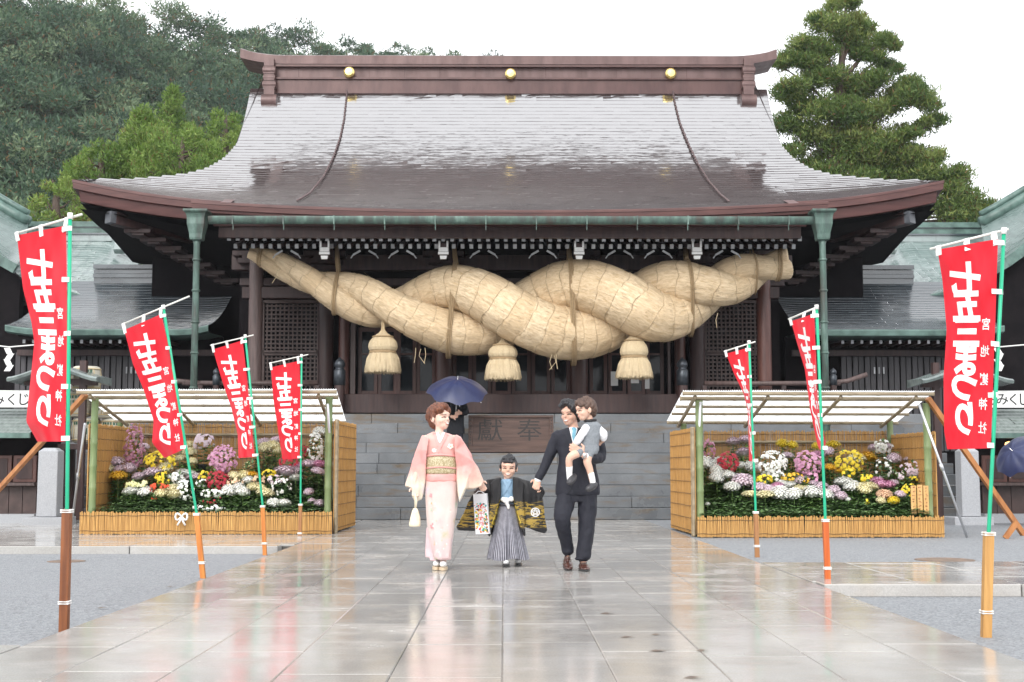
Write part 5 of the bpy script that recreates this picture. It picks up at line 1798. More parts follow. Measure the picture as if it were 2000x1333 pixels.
# ================================================================== red festival banners
def make_cloth():
    m, n, b = nodes_of('red_banner_cloth')
    b.inputs['Base Color'].default_value = (.70, .010, .026, 1); b.inputs['Roughness'].default_value = .75
    b.inputs['Sheen Weight'].default_value = .15
    f = noise_n(n, coord(n), 300, 2); bumpn(n, b, f, .1, .002)
    tr = n.nodes.new('ShaderNodeBsdfTranslucent'); tr.inputs['Color'].default_value = (.70, .012, .03, 1)
    mx = n.nodes.new('ShaderNodeMixShader'); mx.inputs[0].default_value = .3
    n.links.new(b.outputs[0], mx.inputs[1]); n.links.new(tr.outputs[0], mx.inputs[2])
    n.links.new(mx.outputs[0], n.nodes['Material Output'].inputs[0])
    return m
m_red = make_cloth()
m_print = M('white_print', (.80, .80, .79), None, 5, .7)
m_strap = M('white_strap', (.74, .73, .70), (.80, .79, .77), 20, .7)
m_gpole = M('green_pole', (.01, .36, .19), (.015, .42, .23), 4, .3)
m_wpole = M('white_rod', (.72, .71, .66), None, 5, .4)
m_post_dark = M('stained_post_brown', (.14, .042, .012), (.26, .085, .025), 3, .4, stretch=(9, 9, .6), bump=.1)
m_post_or = M('stained_post_orange', (.50, .15, .025), (.62, .24, .05), 3, .4, stretch=(9, 9, .6), bump=.1)
m_post_red = M('stained_post_red', (.46, .085, .012), (.58, .14, .025), 3, .4, stretch=(9, 9, .6), bump=.1)
m_post_tan = M('stained_post_tan', (.42, .21, .06), (.56, .31, .10), 3, .45, stretch=(9, 9, .6), bump=.1)
m_post_br2 = M('stained_post_tan_brown', (.26, .11, .035), (.38, .18, .07), 3, .45, stretch=(9, 9, .6), bump=.1)

GLY = {}
def glyph(ch, bold):
    if (ch, bold) not in GLY: GLY[(ch, bold)] = text_mesh(ch, bold, 4)
    return GLY[(ch, bold)]

def poly_at(poly, v):
    y0, y1 = poly[0][1], poly[-1][1]
    y = lerp(y0, y1, v)
    return interp([(b, a) for a, b in poly], y) if y1 > y0 else poly[0][0], y

def banner(label, D, zg, base, joint, top, bar, left, right, postmat, W=.46, seed=0):
    rg = random.Random(seed)
    b0 = G(*base, zg); D = b0.y
    t = thing('festival_banner', (b0.x, b0.y, zg), label, 'banner', 'red festival banners along the path')
    j = P(*joint, D); tp = P(*top, D)
    k = D / FPX
    w = .05 if D > 9.2 else .058
    mb = MB(); mb.bar(b0 + Vector((0, 0, -.05)), j, w, w); mb.build('wooden_post', postmat, t, bevel=.003)
    for q in ((.12, .985) if True else ()):
        c = b0.lerp(j, q if q > .5 else .24)
        mb = MB()
        for dz in (-.007, .007): mb.tube([c + Vector((sx_ * (w * .56), sy_ * (w * .56), dz)) for sx_, sy_ in ((-1, -1), (1, -1), (1, 1), (-1, 1))], .006, 5, closed=True)
        mb.build('wire_tie', m_strap, t)
    fr = Vector((0, -.0, 0))
    mb = MB(); mb.tube([j.lerp(b0, .02), j, j.lerp(tp, .5), tp], .0135, 8); mb.build('green_pole', m_gpole, t, smooth=True)
    mb = MB(); mb.tube([tp.lerp(j, .012), tp + (tp - j).normalized() * .02], .019, 8); mb.build('pole_cap', m_strap, t, smooth=True)
    n = 56; m_ = 22
    hh = (P(right[0][0], right[0][1], D) - P(right[-1][0], right[-1][1], D)).length
    ph = rg.uniform(0, 6)
    def Sf(u, v, off=0.0):
        lx, ly = poly_at(left, v); rx, ry = poly_at(right, v)
        wv = abs(rx - lx) * k
        dep = math.sqrt(max(0, W * W - wv * wv))
        dep = min(dep, .42)
        px, py = lerp(lx, rx, u), lerp(ly, ry, u)
        dd = (1 - u) * dep * .8 + .016 * math.sin(u * 7 + v * 9 + ph) * math.sin(math.pi * min(1, v * 3)) * (1 - .5 * u) + .010 * math.sin(u * 15 - v * 14 + ph)
        dd += .05 * math.sin(math.pi * u) * math.sin(v * 5 + ph)
        dd += .030 * noise.noise(Vector((u * 2.6 + v * 2.2, v * 4.5 - u * 1.5, ph))) + .012 * noise.noise(Vector((u * 7 + v * 6, v * 9, ph + 4)))
        return P(px, py, D + dd - off)
    bl, br = P(bar[0][0], bar[0][1], D), P(bar[1][0], bar[1][1], D)
    L0 = Sf(0, 0)
    bl = P(bar[0][0], bar[0][1], L0.y)
    mb = MB(); mb.tube([bl, br], .0085, 6); mb.build('cross_rod', m_wpole, t, smooth=True)
    mb = MB(); mb.grid([[Sf(i / m_, jx / n) for i in range(m_ + 1)] for jx in range(n + 1)])
    cl = mb.build('cloth', m_red, t, smooth=True)
    # straps
    for u in (.02, .5, .965):
        a = Sf(u, .008, .003); q = bl.lerp(br, max(0, min(1, ((a - bl).dot(br - bl)) / (br - bl).length_squared)))
        d2 = (br - bl).normalized()
        mb = MB(); ww = .018
        mb.grid([[a - d2 * ww - Vector((0, .0, .03)), a + d2 * ww - Vector((0, 0, .03))], [q - d2 * ww + Vector((0, -.012, -.004)), q + d2 * ww + Vector((0, -.012, -.004))], [q - d2 * ww + Vector((0, -.009, .010)), q + d2 * ww + Vector((0, -.009, .010))], [q - d2 * ww + Vector((0, .011, .008)), q + d2 * ww + Vector((0, .011, .008))], [a - d2 * ww + Vector((0, .006, -.03)), a + d2 * ww + Vector((0, .006, -.03))]])
        mb.build('strap', m_strap, t)
    for v in (.015, .25, .5, .745, .985):
        a = Sf(.985, v, .003)
        axis = (tp - j).normalized()
        q = j + axis * ((a - j).dot(axis))
        zz_ = Vector((0, 0, .017)); dirx = (q - a); dirx.z = 0; dn = dirx.normalized() if dirx.length > 1e-5 else Vector((1, 0, 0))
        o1 = q + dn * .017
        mb = MB(); mb.grid([[a - dn * .03 - zz_, a - dn * .03 + zz_], [q + Vector((0, -.017, 0)) - zz_, q + Vector((0, -.017, 0)) + zz_], [o1 - zz_, o1 + zz_], [q + Vector((0, .017, 0)) - zz_, q + Vector((0, .017, 0)) + zz_]])
        mb.build('strap', m_strap, t)
    # printed characters, seen from the back of the cloth so reversed
    def put(chars, u0, vs_, size, bold, squ=1.0):
        for ch, vc in zip(chars, vs_):
            gv, gf, gw, gh = glyph(ch, bold)
            bm = bmesh.new()
            sh = .10
            bv = [bm.verts.new((-(x) * size / W * squ, (-y + sh * -x) * size / hh, 0)) for x, y in gv]
            for f_ in gf:
                try: bm.faces.new([bv[i] for i in f_])
                except ValueError: pass
            for q in range(-9, 10): 
                bmesh.ops.bisect_plane(bm, geom=bm.verts[:] + bm.edges[:] + bm.faces[:], plane_co=(q * .05, 0, 0), plane_no=(1, 0, 0))
            for q in range(-6, 7):
                bmesh.ops.bisect_plane(bm, geom=bm.verts[:] + bm.edges[:] + bm.faces[:], plane_co=(0, q * .025, 0), plane_no=(0, 1, 0))
            bm.verts.index_update()
            vv = [Sf(max(.01, min(.99, u0 + b.co.x)), max(0.005, min(.995, vc + b.co.y)), .0035) for b in bm.verts]
            ff = [tuple(b.index for b in f_.verts) for f_ in bm.faces]
            bm.free()
            o = mesh_obj('lettering', vv, ff, m_print, cl)
    put('七五三まつり', .42, (.165, .30, .425, .56, .70, .85), .245, .045, 1.05)
    put('宮地嶽神社', .81, (.40, .53, .665, .785, .90), .085, .012)
banner('nearest red festival banner on the left, dark brown post', 0, -.1, (125, 1235), (131, 995), (137, 422), ((30, 457), (160, 419)),
       [(33, 460), (45, 565), (62, 632), (67, 670), (62, 719), (54, 794), (51, 824), (73, 863)], [(129, 441), (131, 569), (131, 675), (129, 775), (127, 863)], m_post_dark, seed=1)
banner('leaning red festival banner, second from the left edge, on an orange post', 0, -.1, (398, 1130), (384, 1003), (319, 600), ((239, 634), (370, 579)),
       [(243, 645), (259, 710), (280, 760), (300, 822), (297, 865), (321, 895)], [(315, 614), (327, 667), (341, 746), (354, 819), (359, 878)], m_post_or, seed=2)
banner('red festival banner third from the left edge before the flower stall', 0, -.1, (518, 1085), (513, 988), (479, 657), ((411, 675), (495, 655)),
       [(416, 683), (435, 748), (452, 798), (464, 848), (466, 895)], [(474, 665), (482, 734), (490, 819), (498, 893)], m_post_or, seed=3)
banner('red festival banner farthest along the left side, upright on a brown post', 0, -.1, (585, 1060), (587, 985), (589, 695), ((526, 710), (602, 693)),
       [(529, 718), (534, 781), (544, 848), (552, 898)], [(585, 705), (587, 775), (587, 833), (585, 896)], m_post_br2, seed=4)
banner('nearest red festival banner on the right, tan post', 0, -.1, (1925, 1245), (1931, 1040), (1961, 451), ((1816, 487), (1970, 448)),
       [(1831, 488), (1841, 550), (1849, 644), (1843, 737), (1844, 842), (1850, 878)], [(1949, 467), (1946, 569), (1940, 737), (1935, 876)], m_post_tan, seed=5)
banner('twisted red festival banner on a red stained post beside the cross path', 0, -.04, (1617, 1140), (1612, 1015), (1595, 600), ((1540, 624), (1597, 600)),
       [(1545, 628), (1555, 665), (1572, 722), (1582, 799), (1588, 828), (1597, 871), (1601, 879)], [(1590, 613), (1594, 694), (1597, 779), (1605, 828), (1613, 865), (1610, 879)], m_post_red, seed=6)
banner('folded narrow red festival banner on a tan post near the right flower stall', 0, -.0, (1479, 1088), (1476, 1000), (1463, 669), ((1414, 687), (1475, 668)),
       [(1418, 691), (1434, 731), (1453, 771), (1460, 802), (1462, 851), (1463, 901)], [(1461, 680), (1464, 737), (1465, 779), (1468, 822), (1474, 879), (1476, 903)], m_post_br2, seed=7)
# ================================================================== people
from mathutils.bvhtree import BVHTree
def bvh_of(*objs):
    vs_ = []; fs = []
    for o in objs:
        w = wloc(o); k = len(vs_)
        vs_ += [v.co + w for v in o.data.vertices]; fs += [tuple(i + k for i in p.vertices) for p in o.data.polygons]
    return BVHTree.FromPolygons(vs_, fs)
def hit(bvh, px, py, off=.003):
    d = ray(px, py).normalized()
    loc, n, i, dist = bvh.ray_cast(CAM, d)
    if loc is None:
        best = bvh.find_nearest(CAM + d * 13.2)
        loc = best[0]
    return loc - d * off
def patch(name, bvh, poly, mat, parent, off=.003, cell=3.0):
    """a thin piece of cloth, hair or paint lying on a surface; outline measured in the photo"""
    bm = bmesh.new()
    f = bm.faces.new([bm.verts.new((x, y, 0)) for x, y in poly])
    bmesh.ops.triangulate(bm, faces=[f])
    xs = [p[0] for p in poly]; ysv = [p[1] for p in poly]
    q = min(xs) + cell
    while q < max(xs): bmesh.ops.bisect_plane(bm, geom=bm.verts[:] + bm.edges[:] + bm.faces[:], plane_co=(q, 0, 0), plane_no=(1, 0, 0)); q += cell
    q = min(ysv) + cell
    while q < max(ysv): bmesh.ops.bisect_plane(bm, geom=bm.verts[:] + bm.edges[:] + bm.faces[:], plane_co=(0, q, 0), plane_no=(0, 1, 0)); q += cell
    bm.verts.index_update()
    vv = [hit(bvh, v.co.x, v.co.y, off) for v in bm.verts]; ff = [tuple(v.index for v in t.verts) for t in bm.faces]
    bm.free()
    return mesh_obj(name, vv, ff, mat, parent, smooth=True)

def skin_mat(name, c):
    m = M(name, c, tuple(min(1, q * 1.06) for q in c), 30, .45, mode='obj', spec=.35)
    b = m.node_tree.nodes['Principled BSDF']; b.inputs['Subsurface Weight'].default_value = .25; b.inputs['Subsurface Radius'].default_value = (.012, .005, .003)
    return m
m_skin_w = skin_mat('skin_fair', (.70, .48, .39)); m_skin_m = skin_mat('skin_tan', (.60, .37, .28)); m_skin_c = skin_mat('skin_child', (.66, .43, .33))
m_hair_br = M('hair_auburn', (.075, .022, .010), (.20, .065, .028), 30, .38, mode='pos', stretch=(2, 2, .6), bump=.5, bscale=120)
m_hair_bk = M('hair_black', (.008, .008, .010), (.022, .021, .025), 30, .35, stretch=(2, 2, .6), bump=.5, bscale=120)
m_hair_ch = M('hair_child', (.055, .030, .022), (.12, .07, .05), 30, .45, stretch=(2, 2, .6), bump=.5, bscale=120)
m_eye = M('dark_eye', (.012, .008, .007), None, 5, .3)
m_teeth = M('teeth', (.80, .78, .74), None, 5, .3)
m_lip = M('lip', (.58, .24, .21), None, 5, .4)
m_lipm = M('lip_pale', (.55, .28, .23), None, 5, .45)
m_suit = M('navy_suit', (.006, .007, .014), (.010, .011, .021), 60, .75, bump=.2, bscale=300, bdist=.003)
m_suit_d = M('navy_suit_shadow_seam', (.005, .006, .010), None, 5, .8)
m_shirt = M('white_shirt', (.76, .77, .80), (.82, .83, .85), 20, .7)
m_tie = M('blue_tie', (.10, .27, .42), (.16, .42, .50), 90, .5)
m_shoe_br = M('brown_leather', (.045, .018, .014), (.085, .035, .026), 20, .25, coat=.3)
m_shoe_bk = M('black_leather', (.012, .012, .013), (.02, .02, .022), 20, .35)
m_tabi = M('white_tabi', (.78, .78, .78), None, 5, .7)
m_sandal = M('sandal', (.55, .42, .28), (.62, .5, .36), 20, .5)
m_silverw = M('steel_watch', (.6, .6, .6), None, 5, .25, metal=.9)

class Fig:
    def __init__(s, D): s.D = D; s.k = D / FPX
    def w(s, px, py, dy=0): return P(px, py, s.D + dy)
    def limb(s, mb, pts, n=14, sub=4):
        """pts: (px,py,dy,r_px) -> smooth tapered tube"""
        P_ = [(s.w(a, b, c), r * s.k) for a, b, c, r in pts]
        out = []; rad = []
        for i in range(len(P_) - 1):
            p0 = P_[max(i - 1, 0)][0]; p1, r1 = P_[i]; p2, r2 = P_[i + 1]; p3 = P_[min(i + 2, len(P_) - 1)][0]
            for j in range(sub):
                t = j / sub
                q = .5 * ((2 * p1) + (p2 - p0) * t + (2 * p0 - 5 * p1 + 4 * p2 - p3) * t * t + (3 * p1 - p0 - 3 * p2 + p3) * t ** 3)
                out.append(q); rad.append(lerp(r1, r2, t))
        out.append(P_[-1][0]); rad.append(P_[-1][1])
        # rounded ends
        d0 = (out[0] - out[1]).normalized(); d1 = (out[-1] - out[-2]).normalized()
        out = [out[0] + d0 * rad[0] * .7] + out + [out[-1] + d1 * rad[-1] * .7]; rad = [rad[0] * .4] + rad + [rad[-1] * .4]
        mb.tube(out, rad, n)
    def rings(s, mb, rows, n=32, pleat=0, npl=12, fold=None):
        """rows: (cx, y, half width, half depth, dy)"""
        rr = []
        for cx, y, hw, hd, dy in rows:
            c = s.w(cx, y, dy); ring = []
            for j in range(n):
                a = 2 * math.pi * j / n
                # superellipse, slightly boxy
                ca, sa = math.cos(a), math.sin(a)
                e = .85
                x_ = math.copysign(abs(ca) ** e, ca) * hw * s.k; y_ = math.copysign(abs(sa) ** e, sa) * hd * s.k
                m_ = 1 + (fold(a, y) if fold else 0)
                ring.append(c + Vector((x_ * m_, y_ * m_, 0)))
            rr.append(ring)
        mb.loft(rr)
    def prism(s, mb, poly, dy0, dy1):
        """closed cloth shape from a photo outline; dy may be a function of px,py"""
        f0 = dy0 if callable(dy0) else (lambda x, y: dy0)
        f1 = dy1 if callable(dy1) else (lambda x, y: dy1)
        a = [s.w(x, y, f0(x, y)) for x, y in poly]
        # back face keeps the front's size
        b = [Vector((p.x, s.D + f1(x, y), p.z)) for p, (x, y) in zip(a, poly)]
        n = len(poly)
        # triangulate through bmesh
        bm = bmesh.new()
        f = bm.faces.new([bm.verts.new((x, -y, 0)) for x, y in poly]); f.normal_update()
        bmesh.ops.triangulate(bm, faces=[f])
        bm.verts.index_update()
        tr = [tuple(v.index for v in t.verts) for t in bm.faces]; bm.free()
        mb.add(a + b, tr + [tuple(i + n for i in reversed(t)) for t in tr] + [(i, i + n, (i + 1) % n + n, (i + 1) % n) for i in range(n)])
    def head(s, mb, px, py, h_px, yaw, pitch=0, roll=0, dy=0, jaw=1.0):
        """head with chin at px,py ; facing the camera turned by yaw"""
        h = h_px * s.k
        rot = Matrix.Rotation(yaw, 3, 'Z') @ Matrix.Rotation(pitch, 3, 'X') @ Matrix.Rotation(roll, 3, 'Y')
        o = s.w(px, py, dy) - rot @ Vector((0, -.24 * h, 0))
        s.hm = (o, rot, h)
        def el(c, r): mb.ellipsoid(o + rot @ (Vector(c) * h), tuple(q * h for q in r), 18, 12, 0, rot)
        el((0, .06, .60), (.365, .44, .40)); el((0, -.09, .40), (.315 * jaw, .31, .36)); el((0, -.16, .20), (.22 * jaw, .22, .20)); el((0, -.22, .10), (.13 * jaw, .13, .10))
        el((-.16, -.20, .36), (.15, .16, .14)); el((.16, -.20, .36), (.15, .16, .14))
        el((0, -.37, .60), (.24, .07, .12))
        el((0, -.40, .40), (.05, .085, .07)); el((0, -.385, .48), (.035, .06, .10)); el((0, -.365, .23), (.11, .05, .055))
        for sx in (-1, 1): el((sx * .375, .06, .44), (.045, .10, .14))
        return o, rot, h
    def facept(s, x, z):
        o, rot, h = s.hm
        return o, rot, h
    def face_patch(s, name, bvh, pts, mat, parent, off=.0025):
        """outline given in head units (x across, z up), dropped onto the face"""
        o, rot, h = s.hm
        cx = sum(p[0] for p in pts) / len(pts); cz = sum(p[1] for p in pts) / len(pts)
        vv = []
        for x, z in [(cx, cz)] + pts + [((cx + p[0]) / 2, (cz + p[1]) / 2) for p in pts]:
            st = o + rot @ Vector((x * h, -1.0 * h, z * h)); d = rot @ Vector((0, 1, 0))
            loc = bvh.ray_cast(st, d)[0] or st + d * .6 * h
            vv.append(loc - d * off)
        n = len(pts)
        ff = [(0, 1 + n + i, 1 + n + (i + 1) % n) for i in range(n)] + [(1 + n + i, 1 + i, 1 + (i + 1) % n, 1 + n + (i + 1) % n) for i in range(n)]
        return mesh_obj(name, vv, ff, mat, parent)
    def face(s, bvh, parent, brow, smile=1.0, lip=None, open_=True):
        def arc(x0, z0, rx, rz, a0=0, a1=2 * math.pi, n=12): return [(x0 + rx * math.cos(lerp(a0, a1, i / n)), z0 + rz * math.sin(lerp(a0, a1, i / n))) for i in range(n)]
        for sx in (-1, 1):
            up = [(sx * .16 + q * .082, .474 + .028 * math.cos(q * 1.5)) for q in (-1, -.6, -.2, .2, .6, 1)]
            lo = [(sx * .16 + q * .082, .452 + .022 * math.cos(q * 1.5) - .004) for q in (1, .6, .2, -.2, -.6, -1)]
            s.face_patch('eye', bvh, up + lo, m_eye, parent)
            up = [(sx * (.17 + q * .095), .572 + .026 * math.cos(q * 1.4 - .3)) for q in (-1, -.5, 0, .5, 1)]
            lo = [(sx * (.17 + q * .095), .558 + .026 * math.cos(q * 1.4 - .3)) for q in (1, .5, 0, -.5, -1)]
            s.face_patch('eyebrow', bvh, up + lo, brow, parent)
        w = .125 * smile
        up = [(q * w, .243 + .014 * q * q) for q in (-1, -.6, -.2, .2, .6, 1)]; lo = [(q * w * .95, .175 + .070 * q * q) for q in (1, .6, .2, -.2, -.6, -1)]
        s.face_patch('lips', bvh, [(a * 1.12, b + (.012 if i < 6 else -.014)) for i, (a, b) in enumerate(up + lo)], lip or m_lipm, parent, .0025)
        if open_: s.face_patch('teeth', bvh, [(a * .92, b) for a, b in up] + [(a * .88, b + .014) for a, b in lo], m_teeth, parent, .0045)
    def hand(s, mb, wrist, tip, dy, nrm=Vector((0, -1, 0)), spread=.35, curl=.5, size=1.0, thumb=1):
        a = wrist if isinstance(wrist, Vector) else s.w(*wrist); b = tip if isinstance(tip, Vector) else s.w(*tip)
        d = (b - a).normalized(); nrm = (nrm - d * nrm.dot(d)).normalized(); side = d.cross(nrm)
        L = .085 * size
        rot = Matrix((side, d, nrm)).transposed()
        mb.ellipsoid(a + d * L * .5, (.040 * size, .052 * size, .017 * size), 12, 8, 0, rot)
        for i, ln in enumerate((.062, .072, .067, .052)):
            off = (i - 1.5) * .019 * size
            p0 = a + d * L * .75 + side * off; dd = (d + side * (i - 1.5) * .08 * spread).normalized()
            p1 = p0 + dd * ln * .5 * size; d2 = (dd * math.cos(curl) - nrm * -math.sin(curl)).normalized()
            p2 = p1 + d2 * ln * .35 * size; d3 = (dd * math.cos(curl * 2.1) + nrm * math.sin(curl * 2.1)).normalized(); p3 = p2 + d3 * ln * .3 * size
            mb.tube([p0 - dd * .02 * size, p1, p2, p3], [.0105 * size, .0098 * size, .009 * size, .007 * size], 8)
        t0 = a + d * L * .22 + side * thumb * .03 * size; t1 = t0 + (side * thumb + d * .5 + nrm * .4).normalized() * .033 * size; t2 = t1 + (d + nrm * .5 + side * thumb * .15).normalized() * .032 * size
        mb.tube([t0 - side * thumb * .02 * size, t0, t1, t2], [.014 * size, .0125 * size, .011 * size, .0085 * size], 8)

def cloth_fold(amp, f1=5, f2=11, ph=0):
    return lambda a, y: amp * (math.sin(a * f1 + y * .02 + ph) + .6 * math.sin(a * f2 - y * .015 + ph * 2))

# ------------------------------------------------------------------ woman in the pink kimono
def kimono_mat(name, sleeve=False):
    m, n, b = nodes_of(name)
    pos = coord(n)
    sp = n.nodes.new('ShaderNodeSeparateXYZ'); n.links.new(pos, sp.inputs[0])
    big = noise_n(n, pos, 7, 4); 
    mr = n.nodes.new('ShaderNodeMath'); mr.operation = 'MULTIPLY_ADD'; mr.inputs[1].default_value = .35; n.links.new(big, mr.inputs[0]); n.links.new(sp.outputs[2], mr.inputs[2])
    if sleeve: st = [(.93 / 2, (.66, .60, .48)), (1.05 / 2, (.66, .46, .38)), (1.22 / 2, (.64, .27, .25)), (1.45 / 2, (.66, .34, .31))]
    else: st = [(.30 / 2, (.62, .44, .44)), (.75 / 2, (.64, .53, .49)), (1.00 / 2, (.64, .44, .41)), (1.18 / 2, (.64, .31, .28)), (1.55 / 2, (.66, .37, .33))]
    half = n.nodes.new('ShaderNodeMath'); half.operation = 'MULTIPLY'; half.inputs[1].default_value = .5; n.links.new(mr.outputs[0], half.inputs[0])
    c = ramp(n, half.outputs[0], st)
    vor = n.nodes.new('ShaderNodeTexVoronoi'); vor.inputs['Scale'].default_value = 8.5; vor.inputs['Randomness'].default_value = 1
    wp = n.nodes.new('ShaderNodeVectorMath'); wp.operation = 'ADD'
    nz = n.nodes.new('ShaderNodeTexNoise'); nz.inputs['Scale'].default_value = 22; n.links.new(pos, nz.inputs['Vector'])
    sc = n.nodes.new('ShaderNodeVectorMath'); sc.operation = 'SCALE'; sc.inputs['Scale'].default_value = .10; n.links.new(nz.outputs['Color'], sc.inputs[0])
    n.links.new(pos, wp.inputs[0]); n.links.new(sc.outputs[0], wp.inputs[1]); n.links.new(wp.outputs[0], vor.inputs['Vector'])
    mask = ramp(n, vor.outputs['Distance'], [(.16, .9), (.48, 0)])
    lowz = ramp(n, sp.outputs[2], [(.62, 1), (.95 if not sleeve else 1.05, .2)])
    mm = n.nodes.new('ShaderNodeMath'); mm.operation = 'MULTIPLY'; n.links.new(mask, mm.inputs[0]); n.links.new(lowz, mm.inputs[1])
    hue = n.nodes.new('ShaderNodeSeparateColor'); n.links.new(vor.outputs['Color'], hue.inputs[0])
    fc = ramp(n, hue.outputs[0], [(.0, (.74, .71, .66)), (.25, (.60, .25, .27)), (.45, (.66, .38, .16)), (.60, (.36, .44, .32)), (.75, (.44, .38, .54)), (1, (.72, .68, .62))])
    c = mixc(n, mm.outputs[0], c, fc)
    n.links.new(c, b.inputs['Base Color']); b.inputs['Roughness'].default_value = .55; b.inputs['Sheen Weight'].default_value = .2
    return m
m_kim = kimono_mat('pink_kimono'); m_kimsl = kimono_mat('pink_kimono_sleeve', True)
m_pink = M('pink_silk', (.62, .27, .25), (.66, .33, .30), 12, .5)
m_pinkl = M('pink_lining', (.76, .50, .53), (.80, .60, .62), 12, .6)
m_obi = M('gold_obi', (.30, .24, .12), (.56, .49, .33), 110, .5, mode='pos', detail=2, lo=.42, hi=.58)
F = Fig(13.25)
wom = thing('person', tuple(G(859, 1108, 0)), 'woman with short auburn hair in a pink flowered kimono, smiling sideways', 'person', 'family walking down the path')
mb = MB()
F.head(mb, 869, 839, 48, R_(56), R_(-6), 0)
F.limb(mb, [(859, 826, .02, 8), (858, 840, .02, 7.6), (858, 852, .02, 11)])
F.rings(mb, [(858, 846, 12, 9, .02), (858, 856, 26, 13, .02), (860, 885, 24, 15, .02), (861, 920, 23, 15, .02), (861, 955, 25, 17, .02)])
F.limb(mb, [(832, 856, .02, 8), (819, 895, .0, 7), (811, 935, -.06, 5), (810, 952, -.08, 4.2)])
F.limb(mb, [(886, 856, .02, 8), (912, 898, .03, 7), (934, 938, .05, 5), (938, 945, .05, 4.2)])
F.hand(mb, (810, 950, -.08), (812, 972, -.09), 0, curl=.8, size=.9)
F.hand(mb, (936, 941, .05), (943, 953, .06), 0, curl=.9, size=.9, thumb=-1)
F.limb(mb, [(852, 955, .02, 13), (851, 1020, .03, 10), (853, 1070, .05, 7), (853, 1100, .05, 5.5)])
F.limb(mb, [(870, 955, 0, 13), (868, 1020, -.06, 10), (866, 1070, -.03, 7), (866, 1105, -.02, 5.5)])
body = remeshed('body', mb, m_skin_w, wom, .0065, 2)
bv = bvh_of(body)
F.face(bv, wom, m_hair_br, .95, m_lip)
# hair swept up
mb = MB(); o, rot, h = F.hm
def hel(c, r): mb.ellipsoid(o + rot @ (Vector(c) * h), tuple(q * h for q in r), 18, 12, 0, rot)
hel((0, .13, .70), (.42, .43, .40)); hel((0, .28, .60), (.36, .30, .38)); hel((0, .26, .36), (.28, .22, .30)); hel((.0, -.12, .92), (.34, .33, .19)); hel((-.25, -.16, .80), (.17, .25, .18)); hel((.24, -.17, .80), (.17, .25, .18)); hel((.35, .06, .58), (.07, .13, .26)); hel((-.35, .06, .58), (.07, .13, .26)); hel((.0, .20, .18), (.17, .13, .16)); hel((.08, .06, 1.03), (.26, .3, .12)); hel((.20, -.33, .74), (.13, .10, .13)); hel((.33, -.12, .66), (.07, .16, .14))
remeshed('hair', mb, m_hair_br, wom, .006, 1, .009, 55, .3)
# kimono
mb = MB()
F.rings(mb, [(858, 844, 13, 11, .02), (858, 850, 25, 15, .02), (859, 858, 35, 18, .02), (860, 872, 34, 20, .02), (861, 888, 31, 20, .02), (861, 925, 30, 20, .02), (862, 945, 31.5, 22, .02), (862, 968, 31.5, 23, .01), (862, 1000, 29.5, 21.5, .0), (861, 1035, 25.5, 19, -.01), (862, 1065, 20.5, 17, -.03), (864, 1088, 17.5, 16, -.04), (865, 1094, 17, 15, -.04)], 48, fold=cloth_fold(.012, 4, 9))
kim = remeshed('kimono', mb, m_kim, wom, .008, 2, .007, 13, .3)
mb = MB()
F.rings(mb, [(846, 1030, 13, 12, .10), (842, 1060, 11, 12, .12), (841, 1089, 10.5, 11, .13)], 20); F.rings(mb, [(857, 1060, 15, 12, .08), (852, 1095, 13, 12, .08)], 20)
remeshed('kimono_hem', mb, m_pinkl, wom, .008, 3, .003, 20)
for poly, nm in (([(824, 850), (813, 880), (800, 915), (791, 950), (806, 955), (804, 967), (811, 979), (824, 977), (829, 950), (832, 915), (834, 880), (838, 856)], 'sleeve'),
                 ([(889, 850), (898, 854), (907, 868), (926, 903), (944, 940), (940, 950), (925, 955), (907, 955), (903, 966), (897, 983), (893, 960), (892, 915), (889, 880)], 'sleeve')):
    mb = MB(); F.prism(mb, poly, lambda x, y: -.085 - .03 * math.sin(x * .13 + y * .05), .075)
    remeshed(nm, mb, m_kimsl, wom, .008, 3, .017, 11, .25)
kb = bvh_of(kim)
patch('collar', kb, [(850, 838), (854, 840), (862, 860), (860, 866), (856, 862)], m_shirt, wom, .004)
patch('collar', kb, [(870, 843), (866, 842), (857, 860), (858, 866), (863, 860)], m_shirt, wom, .006)
patch('outer_collar', kb, [(844, 842), (849, 840), (857, 866), (866, 889), (859, 889), (852, 868)], m_pink, wom, .006)
patch('outer_collar', kb, [(877, 846), (872, 843), (859, 866), (846, 889), (854, 889), (866, 866)], m_pink, wom, .009)
patch('front_panel', kb, [(845, 942), (891, 942), (889, 1000), (885, 1035), (880, 1065), (876, 1091), (851, 1092), (849, 1060), (846, 1020), (844, 980)], m_kim, wom, .012)
